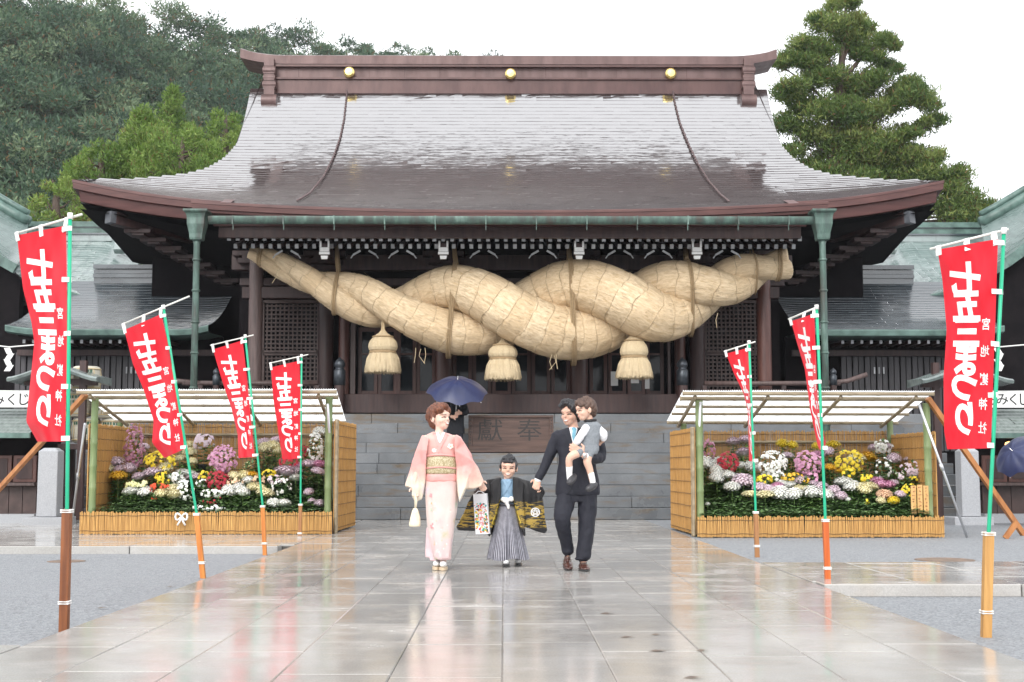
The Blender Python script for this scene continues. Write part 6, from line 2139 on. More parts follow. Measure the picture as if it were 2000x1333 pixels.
# dyed flower sprays on the skirt and sleeves
_dye = {q: M('dye_' + q, c, c2, 60, .55) for q, c, c2 in (('apricot', (.66, .36, .18), (.66, .44, .28)), ('rose', (.58, .22, .24), (.62, .32, .32)), ('sage', (.36, .44, .33), (.50, .55, .45)), ('lilac', (.46, .38, .54), (.56, .48, .62)), ('ivory', (.74, .70, .62), (.78, .75, .70)))}
_skirt = bvh_of(kim, bpy.data.objects['front_panel']); _rg = random.Random(61)
_spots = [(850, 984, 7, 'apricot'), (858, 989, 5, 'ivory'), (845, 996, 4, 'sage'), (873, 976, 5, 'ivory'), (880, 1000, 5, 'rose'), (866, 1008, 4, 'lilac'), (852, 1018, 6, 'ivory'), (846, 1028, 5, 'rose'), (874, 1026, 7, 'rose'), (862, 1034, 6, 'sage'), (854, 1044, 5, 'lilac'), (870, 1046, 6, 'apricot'), (863, 1056, 5, 'ivory'), (853, 1062, 5, 'apricot'), (872, 1063, 5, 'sage'), (866, 1072, 6, 'lilac'), (857, 1078, 5, 'rose'), (870, 1082, 4, 'apricot'), (843, 968, 4, 'rose'), (848, 880, 4, 'ivory'), (880, 872, 5, 'ivory')]
for cx, cy, r_, q in _spots:
    r_ *= 1.3
    ph_ = _rg.uniform(0, 6); npet = _rg.choice((5, 5, 6))
    patch('flower_motif', _skirt, [(cx + r_ * (.62 + .38 * abs(math.cos(npet * a / 2 + ph_))) * math.cos(a), cy + r_ * .9 * (.62 + .38 * abs(math.cos(npet * a / 2 + ph_))) * math.sin(a)) for a in np.linspace(0, 6.283, 31)[:-1]], _dye[q], wom, .009, 2)
    if r_ > 6.4: patch('flower_heart', _skirt, [(cx + 1.5 * math.cos(a), cy + 1.5 * math.sin(a)) for a in np.linspace(0, 6.283, 9)[:-1]], _dye['ivory' if q != 'ivory' else "apricot"], wom, .012, 4)
mb = MB(); F.rings(mb, [(861, 891, 31, 21, .02), (861, 894, 32, 22, .02), (861, 908, 31.5, 22, .02), (861, 922, 31.5, 22, .02), (861, 926, 30.5, 21, .02)], 40); F.rings(mb, [(861, 895, 18, 10, .30), (861, 900, 20, 13, .30), (861, 925, 20, 13, .30)], 20)
mb.build('obi', m_obi, wom, smooth=True)
def band(y, hw, hd, r, mat, nm, dz=0):
    mb = MB(); pts = []
    for j in range(40):
        a = 2 * math.pi * j / 40; c = F.w(861, y, .02)
        pts.append(c + Vector((math.copysign(abs(math.cos(a)) ** .85, math.cos(a)) * hw * F.k, math.copysign(abs(math.sin(a)) ** .85, math.sin(a)) * hd * F.k, .006 * math.sin(3 * a))))
    mb.tube(pts, r, 8, closed=True); mb.build(nm, mat, wom, smooth=True)
band(890, 32, 21.5, .013, m_pink, 'obi_scarf'); band(914, 32.2, 22.6, .008, m_pink, 'obi_cord')
mb = MB(); F.rings(mb, [(861, 925, 30, 20, .02), (861, 930, 32.5, 22.5, .02), (862, 938, 32.5, 23, .02), (862, 941, 31.5, 22, .02)], 40); remeshed('waist_fold', mb, m_pink, wom, .008, 2, .004, 16)
for (cx, cy, dy) in ((853, 1101, .05), (866, 1107, -.02)):
    b0 = G(cx, cy + 6, 0); b0.y = F.D + dy; b0 = Vector((F.w(cx, cy, dy).x, F.D + dy, 0))
    mb = MB(); mb.loft([[b0 + Vector((math.cos(a) * .043, math.sin(a) * .115 - .02, z_)) for a in np.linspace(0, 6.283, 19)[:-1]] for z_ in (.004, .032)]); mb.build('sandal', m_sandal, wom)
    mb = MB(); mb.ellipsoid(b0 + Vector((0, -.04, .06)), (.036, .085, .034), 14, 8); mb.ellipsoid(b0 + Vector((0, .03, .10)), (.034, .04, .075), 14, 8); remeshed('tabi_sock', mb, m_tabi, wom, .006, 3)
# pouch hanging from her hand
pc = F.w(811, 995, -.10)
pou = thing('drawstring_pouch', tuple(F.w(811, 1030, -.10)), 'cream drawstring pouch hanging from the woman\'s hand', 'pouch')
m_pouch = M('cream_cloth', (.70, .60, .42), (.78, .72, .58), 30, .7, bump=.3)
mb = MB(); F.rings(mb, [(811, 993, 3.5, 3, -.10), (811, 998, 6, 5, -.10), (811, 1012, 9.5, 7, -.10), (810, 1025, 11, 8, -.10), (810, 1029, 10, 7, -.10)], 24, fold=lambda a, y: .08 * math.sin(a * 7)); remeshed('pouch_body', mb, m_pouch, pou, .005, 2)
mb = MB(); mb.tube([F.w(811, 964, -.11), F.w(811, 980, -.12), F.w(811, 995, -.10)], .008, 6); mb.tube([F.w(812, 968, -.11), F.w(814, 980, -.12), F.w(812, 995, -.10)], .006, 6); mb.build('cord', m_pouch, pou, smooth=True)

# ------------------------------------------------------------------ boy in haori and hakama
m_haori, n, b = nodes_of('black_haori')
pos = coord(n); sp = n.nodes.new('ShaderNodeSeparateXYZ'); n.links.new(pos, sp.inputs[0])
f = noise_n(n, coord(n, 'pos', (5, 2, 30)), 1.0, 4, .6, .4)
st = ramp(n, f, [(.46, 0), (.48, 1), (.515, 1), (.535, 0)])
st2 = ramp(n, noise_n(n, coord(n, 'pos', (4, 2, 22)), 1.6, 2), [(.535, 0), (.56, 1)])
mx = n.nodes.new('ShaderNodeMath'); mx.operation = 'MAXIMUM'; n.links.new(st, mx.inputs[0]); n.links.new(st2, mx.inputs[1])
zb0, zb1 = P(990, 1033, 13.7).z, P(990, 975, 13.7).z
mr = n.nodes.new('ShaderNodeMapRange'); mr.inputs[1].default_value = zb0; mr.inputs[2].default_value = zb1; n.links.new(sp.outputs[2], mr.inputs[0])
zm = ramp(n, mr.outputs[0], [(.02, 0), (.08, 1), (.85, 1), (.95, 0)])
m2 = n.nodes.new('ShaderNodeMath'); m2.operation = 'MULTIPLY'; n.links.new(mx.outputs[0], m2.inputs[0]); n.links.new(zm, m2.inputs[1])
n.links.new(mixc(n, m2.outputs[0], (.007, .007, .009), (.36, .24, .035)), b.inputs['Base Color']); b.inputs['Roughness'].default_value = .6
m_black = M('black_silk', (.008, .008, .010), (.014, .014, .017), 20, .55)
m_goldl = M('gold_lining', (.50, .36, .03), (.60, .46, .06), 12, .5)
m_blue = M('blue_kimono', (.17, .29, .42), (.23, .36, .49), 60, .6, stretch=(1, 1, .2))
m_hak1 = M('hakama_light', (.30, .30, .35), (.42, .42, .48), 20, .55); m_hak2 = M('hakama_dark', (.025, .025, .035), (.05, .05, .065), 20, .55)
F = Fig(13.7)
boy = thing('person', tuple(G(992, 1103, 0)), 'smiling boy in a black and gold haori with striped hakama, arms held out', 'person', 'family walking down the path')
mb = MB()
F.head(mb, 992, 936, 43, R_(-3), R_(2), R_(2), jaw=.98)
F.limb(mb, [(991, 925, .03, 7), (991, 940, .03, 7), (991, 950, .03, 10)])
F.rings(mb, [(991, 938, 9, 7, .03), (991, 946, 18, 10, .03), (990, 970, 15, 10, .03), (990, 1000, 15, 11, .03)])
F.limb(mb, [(974, 948, .03, 6.5), (955, 950, .0, 5), (941, 954, -.03, 4)]); F.limb(mb, [(1008, 948, .03, 6.5), (1030, 950, .02, 5), (1049, 949, .0, 4)])
F.hand(mb, (942, 954, -.03), (938, 970, -.05), 0, curl=1.1, size=.68); F.hand(mb, (1047, 950, .0), (1054, 962, -.02), 0, curl=1.1, size=.68, thumb=-1)
F.limb(mb, [(983, 995, .03, 9), (985, 1050, .0, 7), (987, 1096, -.02, 5)]); F.limb(mb, [(998, 995, .03, 9), (1006, 1050, .06, 7), (1011, 1090, .12, 5)])
body = remeshed('body', mb, m_skin_c, boy, .006, 2); bv = bvh_of(body)
F.face(bv, boy, m_hair_bk, 1.15, m_lipm)
mb = MB(); o, rot, h = F.hm
hel((0, .12, .68), (.40, .42, .36)); hel((0, .22, .48), (.375, .33, .30)); hel((0, -.02, .92), (.30, .30, .15)); hel((0, .0, 1.03), (.17, .18, .11)); hel((.02, -.04, 1.09), (.07, .09, .08))
hel((.0, -.30, .78), (.27, .12, .09)); hel((.345, .0, .58), (.06, .16, .17)); hel((-.345, .0, .58), (.06, .16, .17))
remeshed('hair', mb, m_hair_bk, boy, .0055, 1, .007, 60, .4)
# blue kimono under the jacket
mb = MB(); F.rings(mb, [(991, 936, 10, 9, .03), (991, 941, 17, 12, .03), (990, 955, 18, 13, .02), (990, 985, 17, 14, .02)], 30); kim = remeshed('kimono', mb, m_blue, boy, .007, 2, .002, 20)
kb = bvh_of(kim)
patch('collar', kb, [(979, 934), (983, 933), (993, 950), (1003, 970), (998, 970), (988, 952)], m_blue, boy, .008); patch('collar', kb, [(1003, 933), (999, 932), (988, 950), (978, 968), (983, 968), (994, 952)], m_blue, boy, .011)
patch('under_collar', kb, [(983, 932), (990, 945), (991, 950), (985, 942)], m_black, boy, .004); patch('under_collar', kb, [(999, 932), (992, 945), (991, 950), (997, 942)], m_black, boy, .005)
# hakama with pleats and woven stripes
mb = MB(); n_ = 132; rr = []
for cx, y, hw, hd, dy in ((990, 972, 15, 12, .02), (990, 985, 16, 13, .02), (990, 1000, 19, 15, .02), (990, 1025, 25, 18, .01), (990, 1050, 31, 21, .01), (990, 1075, 36.5, 24, .02), (990.5, 1092, 40, 26, .03)):
    c = F.w(cx, y, dy); ring = []; q = (y - 972) / 120
    for j in range(n_):
        a = 2 * math.pi * j / n_
        pl = 1 + q * .10 * (abs(((a * 11 / math.pi) % 2) - 1) - .5) + q * .05 * math.sin(a * 3 + 1)
        # the two legs: a deep fold in front
        pl -= q * .22 * math.exp(-((a - 1.5 * math.pi - .10) / .10) ** 2)
        ring.append(c + Vector((math.cos(a) * hw * F.k * pl, math.sin(a) * hd * F.k * pl, (.012 * math.sin(a * 4) if y > 1085 else 0))))
    rr.append(ring)
mb.loft(rr)
for i in range(len(mb.mi)):
    mb.mi[i] = 0 if (i % n_) % 2 else 1
mb.build('hakama', [m_hak1, m_hak2], boy)
mb = MB(); 
for y_ in (980, 986): mb.tube([F.w(990, y_, .02) + Vector((math.cos(a) * 17.4 * F.k, math.sin(a) * 14.6 * F.k, 0)) for a in np.linspace(0, 6.283, 33)[:-1]], .014, 8, closed=True)
mb.build('hakama_band', m_hak2, boy, smooth=True)
mb = MB(); k = F.k
for (x_, y_, rx, ry) in ((991, 976, 9, 4), (983, 976, 5, 5), (999, 975, 5, 5), (990, 983, 4, 6), (993, 990, 3, 6), (987, 980, 5, 3)): mb.ellipsoid(F.w(x_, y_, -.065), (rx * k, .022, ry * k), 12, 8)
remeshed('cord_knot', mb, m_tabi, boy, .005, 2, .004, 40)
# haori: back, two front panels, wide hanging sleeves
mb = MB(); F.rings(mb, [(990, 936, 13, 8, .07), (990, 941, 30, 10, .07), (989, 960, 31, 10, .08), (989, 1000, 33, 11, .08), (989, 1045, 36, 11, .09)], 30); F.prism(mb, [(978, 933), (966, 936), (958, 945), (959, 970), (955, 1005), (953, 1046), (956, 1049), (963, 1026), (977, 976), (979, 960)], -.10, .06); F.prism(mb, [(1002, 932), (1014, 935), (1024, 945), (1022, 970), (1024, 1005), (1026, 1046), (1024, 1048), (1015, 1024), (1003, 976), (1001, 960)], -.10, .06)
hao = remeshed('haori', mb, m_haori, boy, .0065, 2, .008, 15, .3)
wave = lambda a: (lambda x, y: a - .02 * math.sin(x * .2 + y * .07))
for poly in ([(968, 936), (952, 937), (945, 944), (943, 962), (923, 968), (909, 995), (892, 1030), (895, 1036), (927, 1037), (953, 1004), (962, 966)], [(1013, 935), (1040, 942), (1060, 952), (1064, 963), (1059, 973), (1063, 995), (1069, 1036), (1065, 1043), (1026, 1029), (1021, 986), (1018, 962)]):
    mb = MB(); F.prism(mb, poly, wave(-.04), .07); sl = remeshed('sleeve', mb, m_haori, boy, .0065, 2, .012, 13, .35)
sb = bvh_of(sl); hb = bvh_of(hao)
patch('lining_edge', hb, [(977, 974), (979, 976), (972, 1003), (966, 1026), (960, 1024), (968, 1000)], m_goldl, boy, .005); patch('lining_edge', hb, [(1003, 974), (1001, 976), (1008, 1003), (1013, 1025), (1018, 1022), (1010, 998)], m_goldl, boy, .005)
# round family crest on the hanging sleeve: ring and five petals
def ring_patch(cx, cy, r0, r1, name):
    n = 24; pts = [(cx + math.cos(a) * r1, cy + math.sin(a) * r1) for a in np.linspace(0, 6.283, n + 1)[:-1]] ; inn = [(cx + math.cos(a) * r0, cy + math.sin(a) * r0) for a in np.linspace(0, 6.283, n + 1)[:-1]]
    vv = [hit(sb, x, y, .004) for x, y in pts + inn]
    return mesh_obj(name, vv, [(i, (i + 1) % n, n + (i + 1) % n, n + i) for i in range(n)], m_tabi, boy)
ring_patch(1045.5, 1001, 7.2, 9, 'crest_ring')
for q in range(5):
    a = q * 2 * math.pi / 5 - math.pi / 2
    ring_patch(1045.5 + math.cos(a) * 4.2, 1001 + math.sin(a) * 4.2, 1.0, 2.4, 'crest_petal')
for (cx, cy, dy) in ((988, 1099, -.03), (1012, 1093, .13)):
    b0 = Vector((F.w(cx, cy, dy).x, F.D + dy, 0)); 
    mb = MB(); mb.loft([[b0 + Vector((math.cos(a) * .038, math.sin(a) * .088 - .02, z_)) for a in np.linspace(0, 6.283, 19)[:-1]] for z_ in (.003, .026)]); mb.build('sandal', m_shoe_bk, boy)
    mb = MB(); mb.ellipsoid(b0 + Vector((0, -.035, .05)), (.032, .068, .028), 14, 8); mb.ellipsoid(b0 + Vector((0, .02, .085)), (.03, .035, .06), 14, 8); remeshed('tabi_sock', mb, m_tabi, boy, .006, 3)
    mb = MB(); mb.tube([b0 + Vector((-.033, -.0, .04)), b0 + Vector((0, -.06, .085)), b0 + Vector((.033, 0, .04))], .006, 6); mb.build('sandal_strap', m_shoe_bk, boy)
# candy bag
F2 = Fig(13.58)
bag = thing('candy_bag', tuple(F2.w(938, 1046)), 'long white paper candy bag with bright festive print in the boy\'s hand', 'bag')
A = [F2.w(924, 966, -.01), F2.w(950, 964, -.01), F2.w(956, 1043, -.01), F2.w(929, 1044, -.01)]
mb = MB(); bk = [q + Vector((.012, .045, 0)) for q in A]
mb.add(A + bk, [(0, 1, 2, 3), (7, 6, 5, 4), (1, 5, 6, 2), (0, 3, 7, 4), (3, 2, 6, 7)]); mb.build('paper_bag', m_shirt, bag)
def bagpt(u, v, off=.002): return A[0].lerp(A[1], u).lerp(A[3].lerp(A[2], u), v) + Vector((0, -off, 0))
pal = [M('print_' + nm, c, None, 5, .5) for nm, c in (('red', (.62, .03, .03)), ('orange', (.72, .20, .03)), ('yellow', (.78, .58, .06)), ('green', (.04, .28, .12)), ('teal', (.10, .40, .38)), ('black', (.02, .02, .02)))]
rg = random.Random(12); mbs = [MB() for _ in pal]
for q in range(150):
    v = rg.uniform(.24, .97); u = rg.uniform(.06, .92)
    if .36 < u < .64 and .42 < v < .80: continue
    ci = 0 if .28 < v < .42 and rg.random() < .6 else rg.choice([0, 1, 1, 2, 2, 3, 4, 0, 5]); r = rg.uniform(.03, .085)
    mbs[ci].add([bagpt(min(.97, max(.03, u + r * math.cos(a))), min(.985, v + r * .36 * math.sin(a)), .0015 + q * 5e-6) for a in np.linspace(0, 6.283, 8)[:-1]], [tuple(range(7))])
for m_, mm in zip(mbs, pal):
    if m_.v: o = m_.build('print_spot', mm, bag); o['kind'] = 'stuff'
mb = MB(); mb.add([bagpt(u, v, .003) for u, v in ((.34, .43), (.66, .43), (.66, .80), (.34, .80))], [(0, 1, 2, 3)]); mb.build('print_label', m_shirt, bag)
mk = MB()
for ch, vc in zip('千歳飴', (.49, .615, .74)):
    gv, gf, gw, gh = glyph(ch, .02); sz = .30 / max(gw, gh)
    mk.add([bagpt(.5 + x * sz, vc - y * sz * .36, .0045) for x, y in gv], gf)
mk.build('lettering', pal[0], bag)
mb = MB(); mb.tube([A[0].lerp(A[1], .15), F2.w(934, 960, -.03), F2.w(940, 960, -.03), A[0].lerp(A[1], .85)], .004, 5); mb.build('handle', m_shirt, bag)
mb = MB(); F.prism(mb, [(933, 948), (940, 946), (946, 952), (948, 962), (940, 964), (930, 964), (924, 962), (930, 957)], -.075, -.0)
remeshed('cuff', mb, M('dark_brown_cuff', (.045, .025, .022), (.06, .035, .03), 20, .6), boy, .005, 2, .003, 30)

# ------------------------------------------------------------------ man in the navy suit
F = Fig(13.2)
man = thing('person', tuple(G(1125, 1110, 0)), 'man in a navy suit and blue tie walking with a toddler on his arm', 'person', 'family walking down the path')
mb = MB()
F.head(mb, 1109, 832, 47, R_(-36), R_(4), R_(2), jaw=1.05)
F.limb(mb, [(1117, 822, .04, 10), (1119, 834, .04, 10), (1121, 846, .04, 14)])
F.rings(mb, [(1121, 840, 14, 10, .04), (1124, 850, 32, 14, .04), (1126, 890, 28, 16, .04), (1127, 950, 30, 18, .03)])
F.limb(mb, [(1092, 852, .04, 9), (1072, 893, .05, 7), (1052, 934, .03, 5.2), (1050, 940, .02, 5)])
F.hand(mb, (1051, 937, .02), (1047, 952, -.01), 0, curl=.9, size=1.0)
F.limb(mb, [(1158, 852, .04, 9), (1172, 892, .0, 8), (1146, 891, -.27, 6), (1138, 888, -.32, 5.6)])
F.hand(mb, (1139, 888, -.32), (1120, 876, -.335), 0, nrm=Vector((0, 1, .25)), curl=.35, size=1.15, thumb=-1)
F.limb(mb, [(1109, 965, .02, 11), (1099, 1014, -.08, 9), (1108, 1070, .04, 7.5), (1109, 1084, .06, 6)]); F.limb(mb, [(1146, 965, .02, 11), (1146, 1022, -.02, 9), (1140, 1085, -.02, 7.5), (1139, 1098, -.02, 6.5)])
body = remeshed('body', mb, m_skin_m, man, .0065, 2); bv = bvh_of(body)
F.face(bv, man, m_hair_bk, 1.1, m_lipm)
mb = MB(); o, rot, h = F.hm
hel((0, .13, .70), (.41, .43, .36)); hel((0, .30, .50), (.34, .28, .34)); hel((0, -.08, .93), (.34, .36, .16)); hel((-.18, -.26, .88), (.18, .18, .13)); hel((.20, -.22, .84), (.18, .22, .16)); hel((.34, -.06, .62), (.09, .16, .22)); hel((-.34, .02, .62), (.08, .15, .20)); hel((-.05, -.22, 1.02), (.24, .2, .10)); hel((0, .28, .24), (.24, .16, .14)); hel((.30, -.24, .74), (.12, .16, .20)); hel((.36, .02, .46), (.07, .14, .20)); hel((-.26, -.33, .82), (.12, .10, .10))
remeshed('hair', mb, m_hair_bk, man, .006, 1, .011, 50, .35)
# trousers
mb = MB(); F.rings(mb, [(1127, 945, 36, 20, .03), (1127, 962, 38, 21, .03), (1127, 980, 38, 21, .03)], 28)
F.limb(mb, [(1107, 968, .02, 19), (1101, 995, -.05, 18), (1098, 1014, -.10, 15.5), (1102, 1040, -.03, 13.5), (1108, 1066, .05, 12), (1109, 1079, .06, 11.5)], 20); F.limb(mb, [(1147, 968, .02, 19.5), (1147, 995, .0, 18.5), (1146, 1022, -.02, 16.5), (1143, 1055, -.02, 15), (1139, 1088, -.02, 15)], 20)
mb.ellipsoid(F.w(1137, 1091, -.02), (15.5 * F.k, .075, .022), 16, 8)
remeshed('trousers', mb, m_suit, man, .007, 2, .009, 15, .8)
# jacket
mb = MB(); F.rings(mb, [(1121, 836, 15, 12, .04), (1122, 841, 30, 15, .04), (1124, 848, 41, 18, .04), (1125, 862, 41, 20, .04), (1126, 880, 37, 21, .03), (1127, 893, 35.5, 21, .03), (1127, 915, 38, 22, .03), (1128, 940, 42, 23, .03), (1128, 962, 43.5, 24, .03), (1128, 967, 43, 23.5, .03)], 40)
F.limb(mb, [(1090, 850, .04, 12.5), (1081, 872, .05, 11.5), (1071, 895, .05, 10.5), (1061, 916, .04, 9.2), (1051, 936, .02, 7.8)], 18)
F.limb(mb, [(1160, 852, .04, 13), (1170, 872, .03, 12.5), (1172, 892, .0, 12), (1160, 896, -.15, 10.5), (1147, 892, -.26, 8.5)], 18)
jac = remeshed('jacket', mb, m_suit, man, .007, 2, .008, 13, .7)
jb = bvh_of(jac)
patch('shirt', jb, [(1110, 833), (1117, 830), (1127, 832), (1128, 845), (1124, 856), (1119, 866), (1114, 850)], m_shirt, man, .006)
patch('tie', jb, [(1116, 836), (1122, 834), (1126, 838), (1124, 851), (1120, 863), (1117, 852), (1118, 842)], m_tie, man, .010)
mb = MB()
for s_, pts in ((-1, [(1111, 832), (1106, 836), (1112, 850), (1119, 868)]), (1, [(1129, 834), (1133, 840), (1127, 855), (1119, 868)])):
    pl = [(a, b_) for a, b_ in pts]
patch('lapel', jb, [(1111, 834), (1104, 838), (1100, 850), (1105, 852), (1104, 856), (1118, 884), (1119, 868)], m_suit, man, .012); patch('lapel', jb, [(1129, 836), (1136, 840), (1138, 852), (1133, 856), (1120, 884), (1119, 868)], m_suit, man, .014)
patch('front_edge', jb, [(1118, 884), (1119.4, 884), (1120.4, 930), (1117, 956), (1108, 968), (1107, 967), (1115.6, 955), (1119, 930)], m_suit_d, man, .003)
patch('pocket_flap', jb, [(1088, 921), (1099, 923), (1099, 928), (1088, 926)], m_suit, man, .008)
for y_ in (897, 915):
    c = hit(jb, 1117, y_, .006); mb = MB(); mb.ellipsoid(c, (.009, .005, .009), 10, 6); mb.build('button', m_suit_d, man)
mb = MB(); F.limb(mb, [(1053, 933, .022, 7.2), (1050, 939, .02, 7)], 14); remeshed('shirt_cuff', mb, m_shirt, man, .005, 2)
mb = MB(); F.limb(mb, [(1148, 892, -.265, 7.8), (1143, 890.5, -.29, 7.4)], 14); remeshed('shirt_cuff', mb, m_shirt, man, .005, 2)
c = F.w(1141, 889.5, -.305)
mb = MB(); ax = (F.w(1136, 888, -.25) - F.w(1148, 892, -.215)).normalized(); qr = ax.to_track_quat('Z', 'Y').to_matrix()
mb.tube([c + qr @ Vector((math.cos(a) * .031, math.sin(a) * .031, 0)) for a in np.linspace(0, 6.283, 21)[:-1]], .008, 8, closed=True); mb.lathe([(.001, .034), (.018, .034), (.020, .028), (.018, .024)], c + Vector((0, -.006, .0)), 16, 0, Matrix.Rotation(R_(90), 3, 'X')); mb.build('watch', m_silverw, man, smooth=True)
def shoe(mb, p, L, wd, ht, pitch, mat, parent, yaw=0):
    R3 = Matrix.Rotation(yaw, 3, 'Z') @ Matrix.Rotation(pitch, 3, 'X')
    for (c, r) in (((0, -.10, .30), (.5, .62, .32)), ((0, -.45, .22), (.46, .50, .22)), ((0, .38, .40), (.42, .42, .42)), ((0, .30, .75), (.34, .30, .40))):
        mb.ellipsoid(p + R3 @ Vector((c[0] * wd, c[1] * L * .5, c[2] * ht)), (r[0] * wd, r[1] * L * .5, r[2] * ht), 16, 10, 0, R3)
    o = remeshed('shoe', mb, mat, parent, .005, 2)
    sm = MB(); sm.loft([[p + R3 @ Vector((math.cos(a) * wd * .5, (math.sin(a) * .98 - .03) * L * .5, z_)) for a in np.linspace(0, 6.283, 23)[:-1]] for z_ in (.0, .018)]); sm.build('sole', m_shoe_bk, parent)
pt = G(1108, 1106, 0); p = Vector((F.w(1109, 1095, .02).x, F.D + .06, .028)); shoe(MB(), p, .29, .098, .10, R_(14), m_shoe_br, man, R_(2))
p = Vector((F.w(1140, 1108, 0).x, F.D - .05, .002)); shoe(MB(), p, .29, .105, .10, 0, m_shoe_br, man, R_(6))

# ------------------------------------------------------------------ toddler on his arm
m_vest = M('grey_vest', (.16, .18, .20), (.24, .26, .28), 120, .8, bump=.3, bscale=200)
F = Fig(12.98)
tod = thing('person', tuple(F.w(1148, 890)), 'toddler with brown hair in a grey vest and shorts, carried on the man\'s arm', 'person', 'family walking down the path')
mb = MB()
F.head(mb, 1137, 822, 41, R_(-72), R_(8), 0, dy=-.02)
F.limb(mb, [(1150, 812, .0, 7), (1152, 824, .0, 7), (1153, 834, .0, 10)])
F.rings(mb, [(1154, 826, 10, 8, .0), (1154, 838, 16, 11, .0), (1152, 860, 16, 12, .0), (1150, 882, 16, 13, .0)])
F.limb(mb, [(1143, 838, -.03, 6), (1131, 858, -.07, 5), (1121, 872, -.05, 4)]); F.hand(mb, (1121, 871, -.05), (1115, 884, -.05), 0, curl=.6, size=.52)
F.limb(mb, [(1168, 840, .02, 6), (1180, 852, .02, 5.5), (1176, 862, .06, 4.5)]); F.hand(mb, (1177, 860, .05), (1170, 868, .08), 0, curl=.8, size=.52)
F.limb(mb, [(1140, 882, -.05, 9), (1122, 888, -.11, 8.5), (1112, 897, -.11, 7), (1112, 915, -.08, 6.4), (1113, 934, -.06, 4.6)]); F.limb(mb, [(1150, 886, -.04, 9), (1147, 902, -.06, 8), (1152, 918, -.05, 6.8), (1157, 944, -.04, 4.8)])
body = remeshed('body', mb, m_skin_c, tod, .0055, 2); bv = bvh_of(body)
F.face(bv, tod, m_hair_ch, .7, m_lipm, False)
mb = MB(); o, rot, h = F.hm
hel((0, .14, .68), (.41, .43, .37)); hel((0, .30, .46), (.36, .28, .34)); hel((0, -.12, .88), (.33, .34, .19)); hel((.24, -.18, .76), (.16, .22, .14)); hel((-.24, -.18, .76), (.16, .22, .14)); hel((.34, .0, .64), (.08, .15, .16)); hel((-.34, .0, .64), (.08, .15, .16)); hel((0, .1, 1.05), (.14, .14, .10)); hel((0, .34, .22), (.24, .14, .14))
remeshed('hair', mb, m_hair_ch, tod, .0055, 1, .010, 55, .35)
mb = MB(); F.rings(mb, [(1155, 824, 11, 9, .0), (1156, 831, 19, 13, .0), (1154, 850, 19.5, 14, .0), (1151, 866, 19, 14.5, .0), (1150, 874, 19, 14.5, .0)], 28); remeshed('vest', mb, m_vest, tod, .006, 2, .003, 25)
mb = MB(); F.limb(mb, [(1146, 835, -.03, 8.5), (1137, 848, -.07, 8), (1128, 861, -.08, 7), (1120, 873, -.05, 5.5)], 16); remeshed('shirt_sleeve', mb, m_shirt, tod, .006, 2, .005, 22)
mb = MB(); F.limb(mb, [(1167, 837, .0, 9), (1178, 849, .0, 9), (1178, 858, .03, 7)], 16); remeshed('shirt_sleeve', mb, m_shirt, tod, .006, 2, .005, 22)
mb = MB(); mb.tube([F.w(1153, 822, .0) + Vector((math.cos(a) * .052, math.sin(a) * .048, .006 * math.cos(a))) for a in np.linspace(0, 6.283, 25)[:-1]], .013, 8, closed=True); mb.build('collar', m_black, tod, smooth=True)
mb = MB(); F.rings(mb, [(1150, 870, 19.5, 15, .0), (1150, 880, 20.5, 16, .0), (1148, 888, 18, 14, -.01)], 28); F.limb(mb, [(1142, 880, -.04, 11), (1128, 884, -.10, 10)], 16); F.limb(mb, [(1150, 884, -.03, 11), (1148, 893, -.05, 9.5)], 16); remeshed('shorts', mb, m_vest, tod, .006, 2, .004, 22)
mb = MB(); F.limb(mb, [(1112, 911, -.085, 7), (1112, 924, -.07, 6), (1113, 937, -.06, 5.6)], 14); remeshed('sock', mb, m_tabi, tod, .005, 2)
mb = MB(); F.limb(mb, [(1154, 925, -.05, 6.6), (1157, 938, -.045, 6), (1158, 946, -.04, 5.6)], 14); remeshed('sock', mb, m_tabi, tod, .005, 2)
m_kshoe = M('child_shoe', (.03, .03, .034), (.05, .05, .055), 20, .4)
mb = MB(); F.limb(mb, [(1122, 929, -.04, 5), (1118, 936, -.08, 7.5), (1112, 943, -.12, 6.5)], 16); remeshed('shoe', mb, m_kshoe, tod, .005, 2)
mb = MB(); F.limb(mb, [(1163, 946, -.03, 5.5), (1156, 951, -.06, 7.5), (1148, 956, -.09, 6)], 16); remeshed('shoe', mb, m_kshoe, tod, .005, 2)

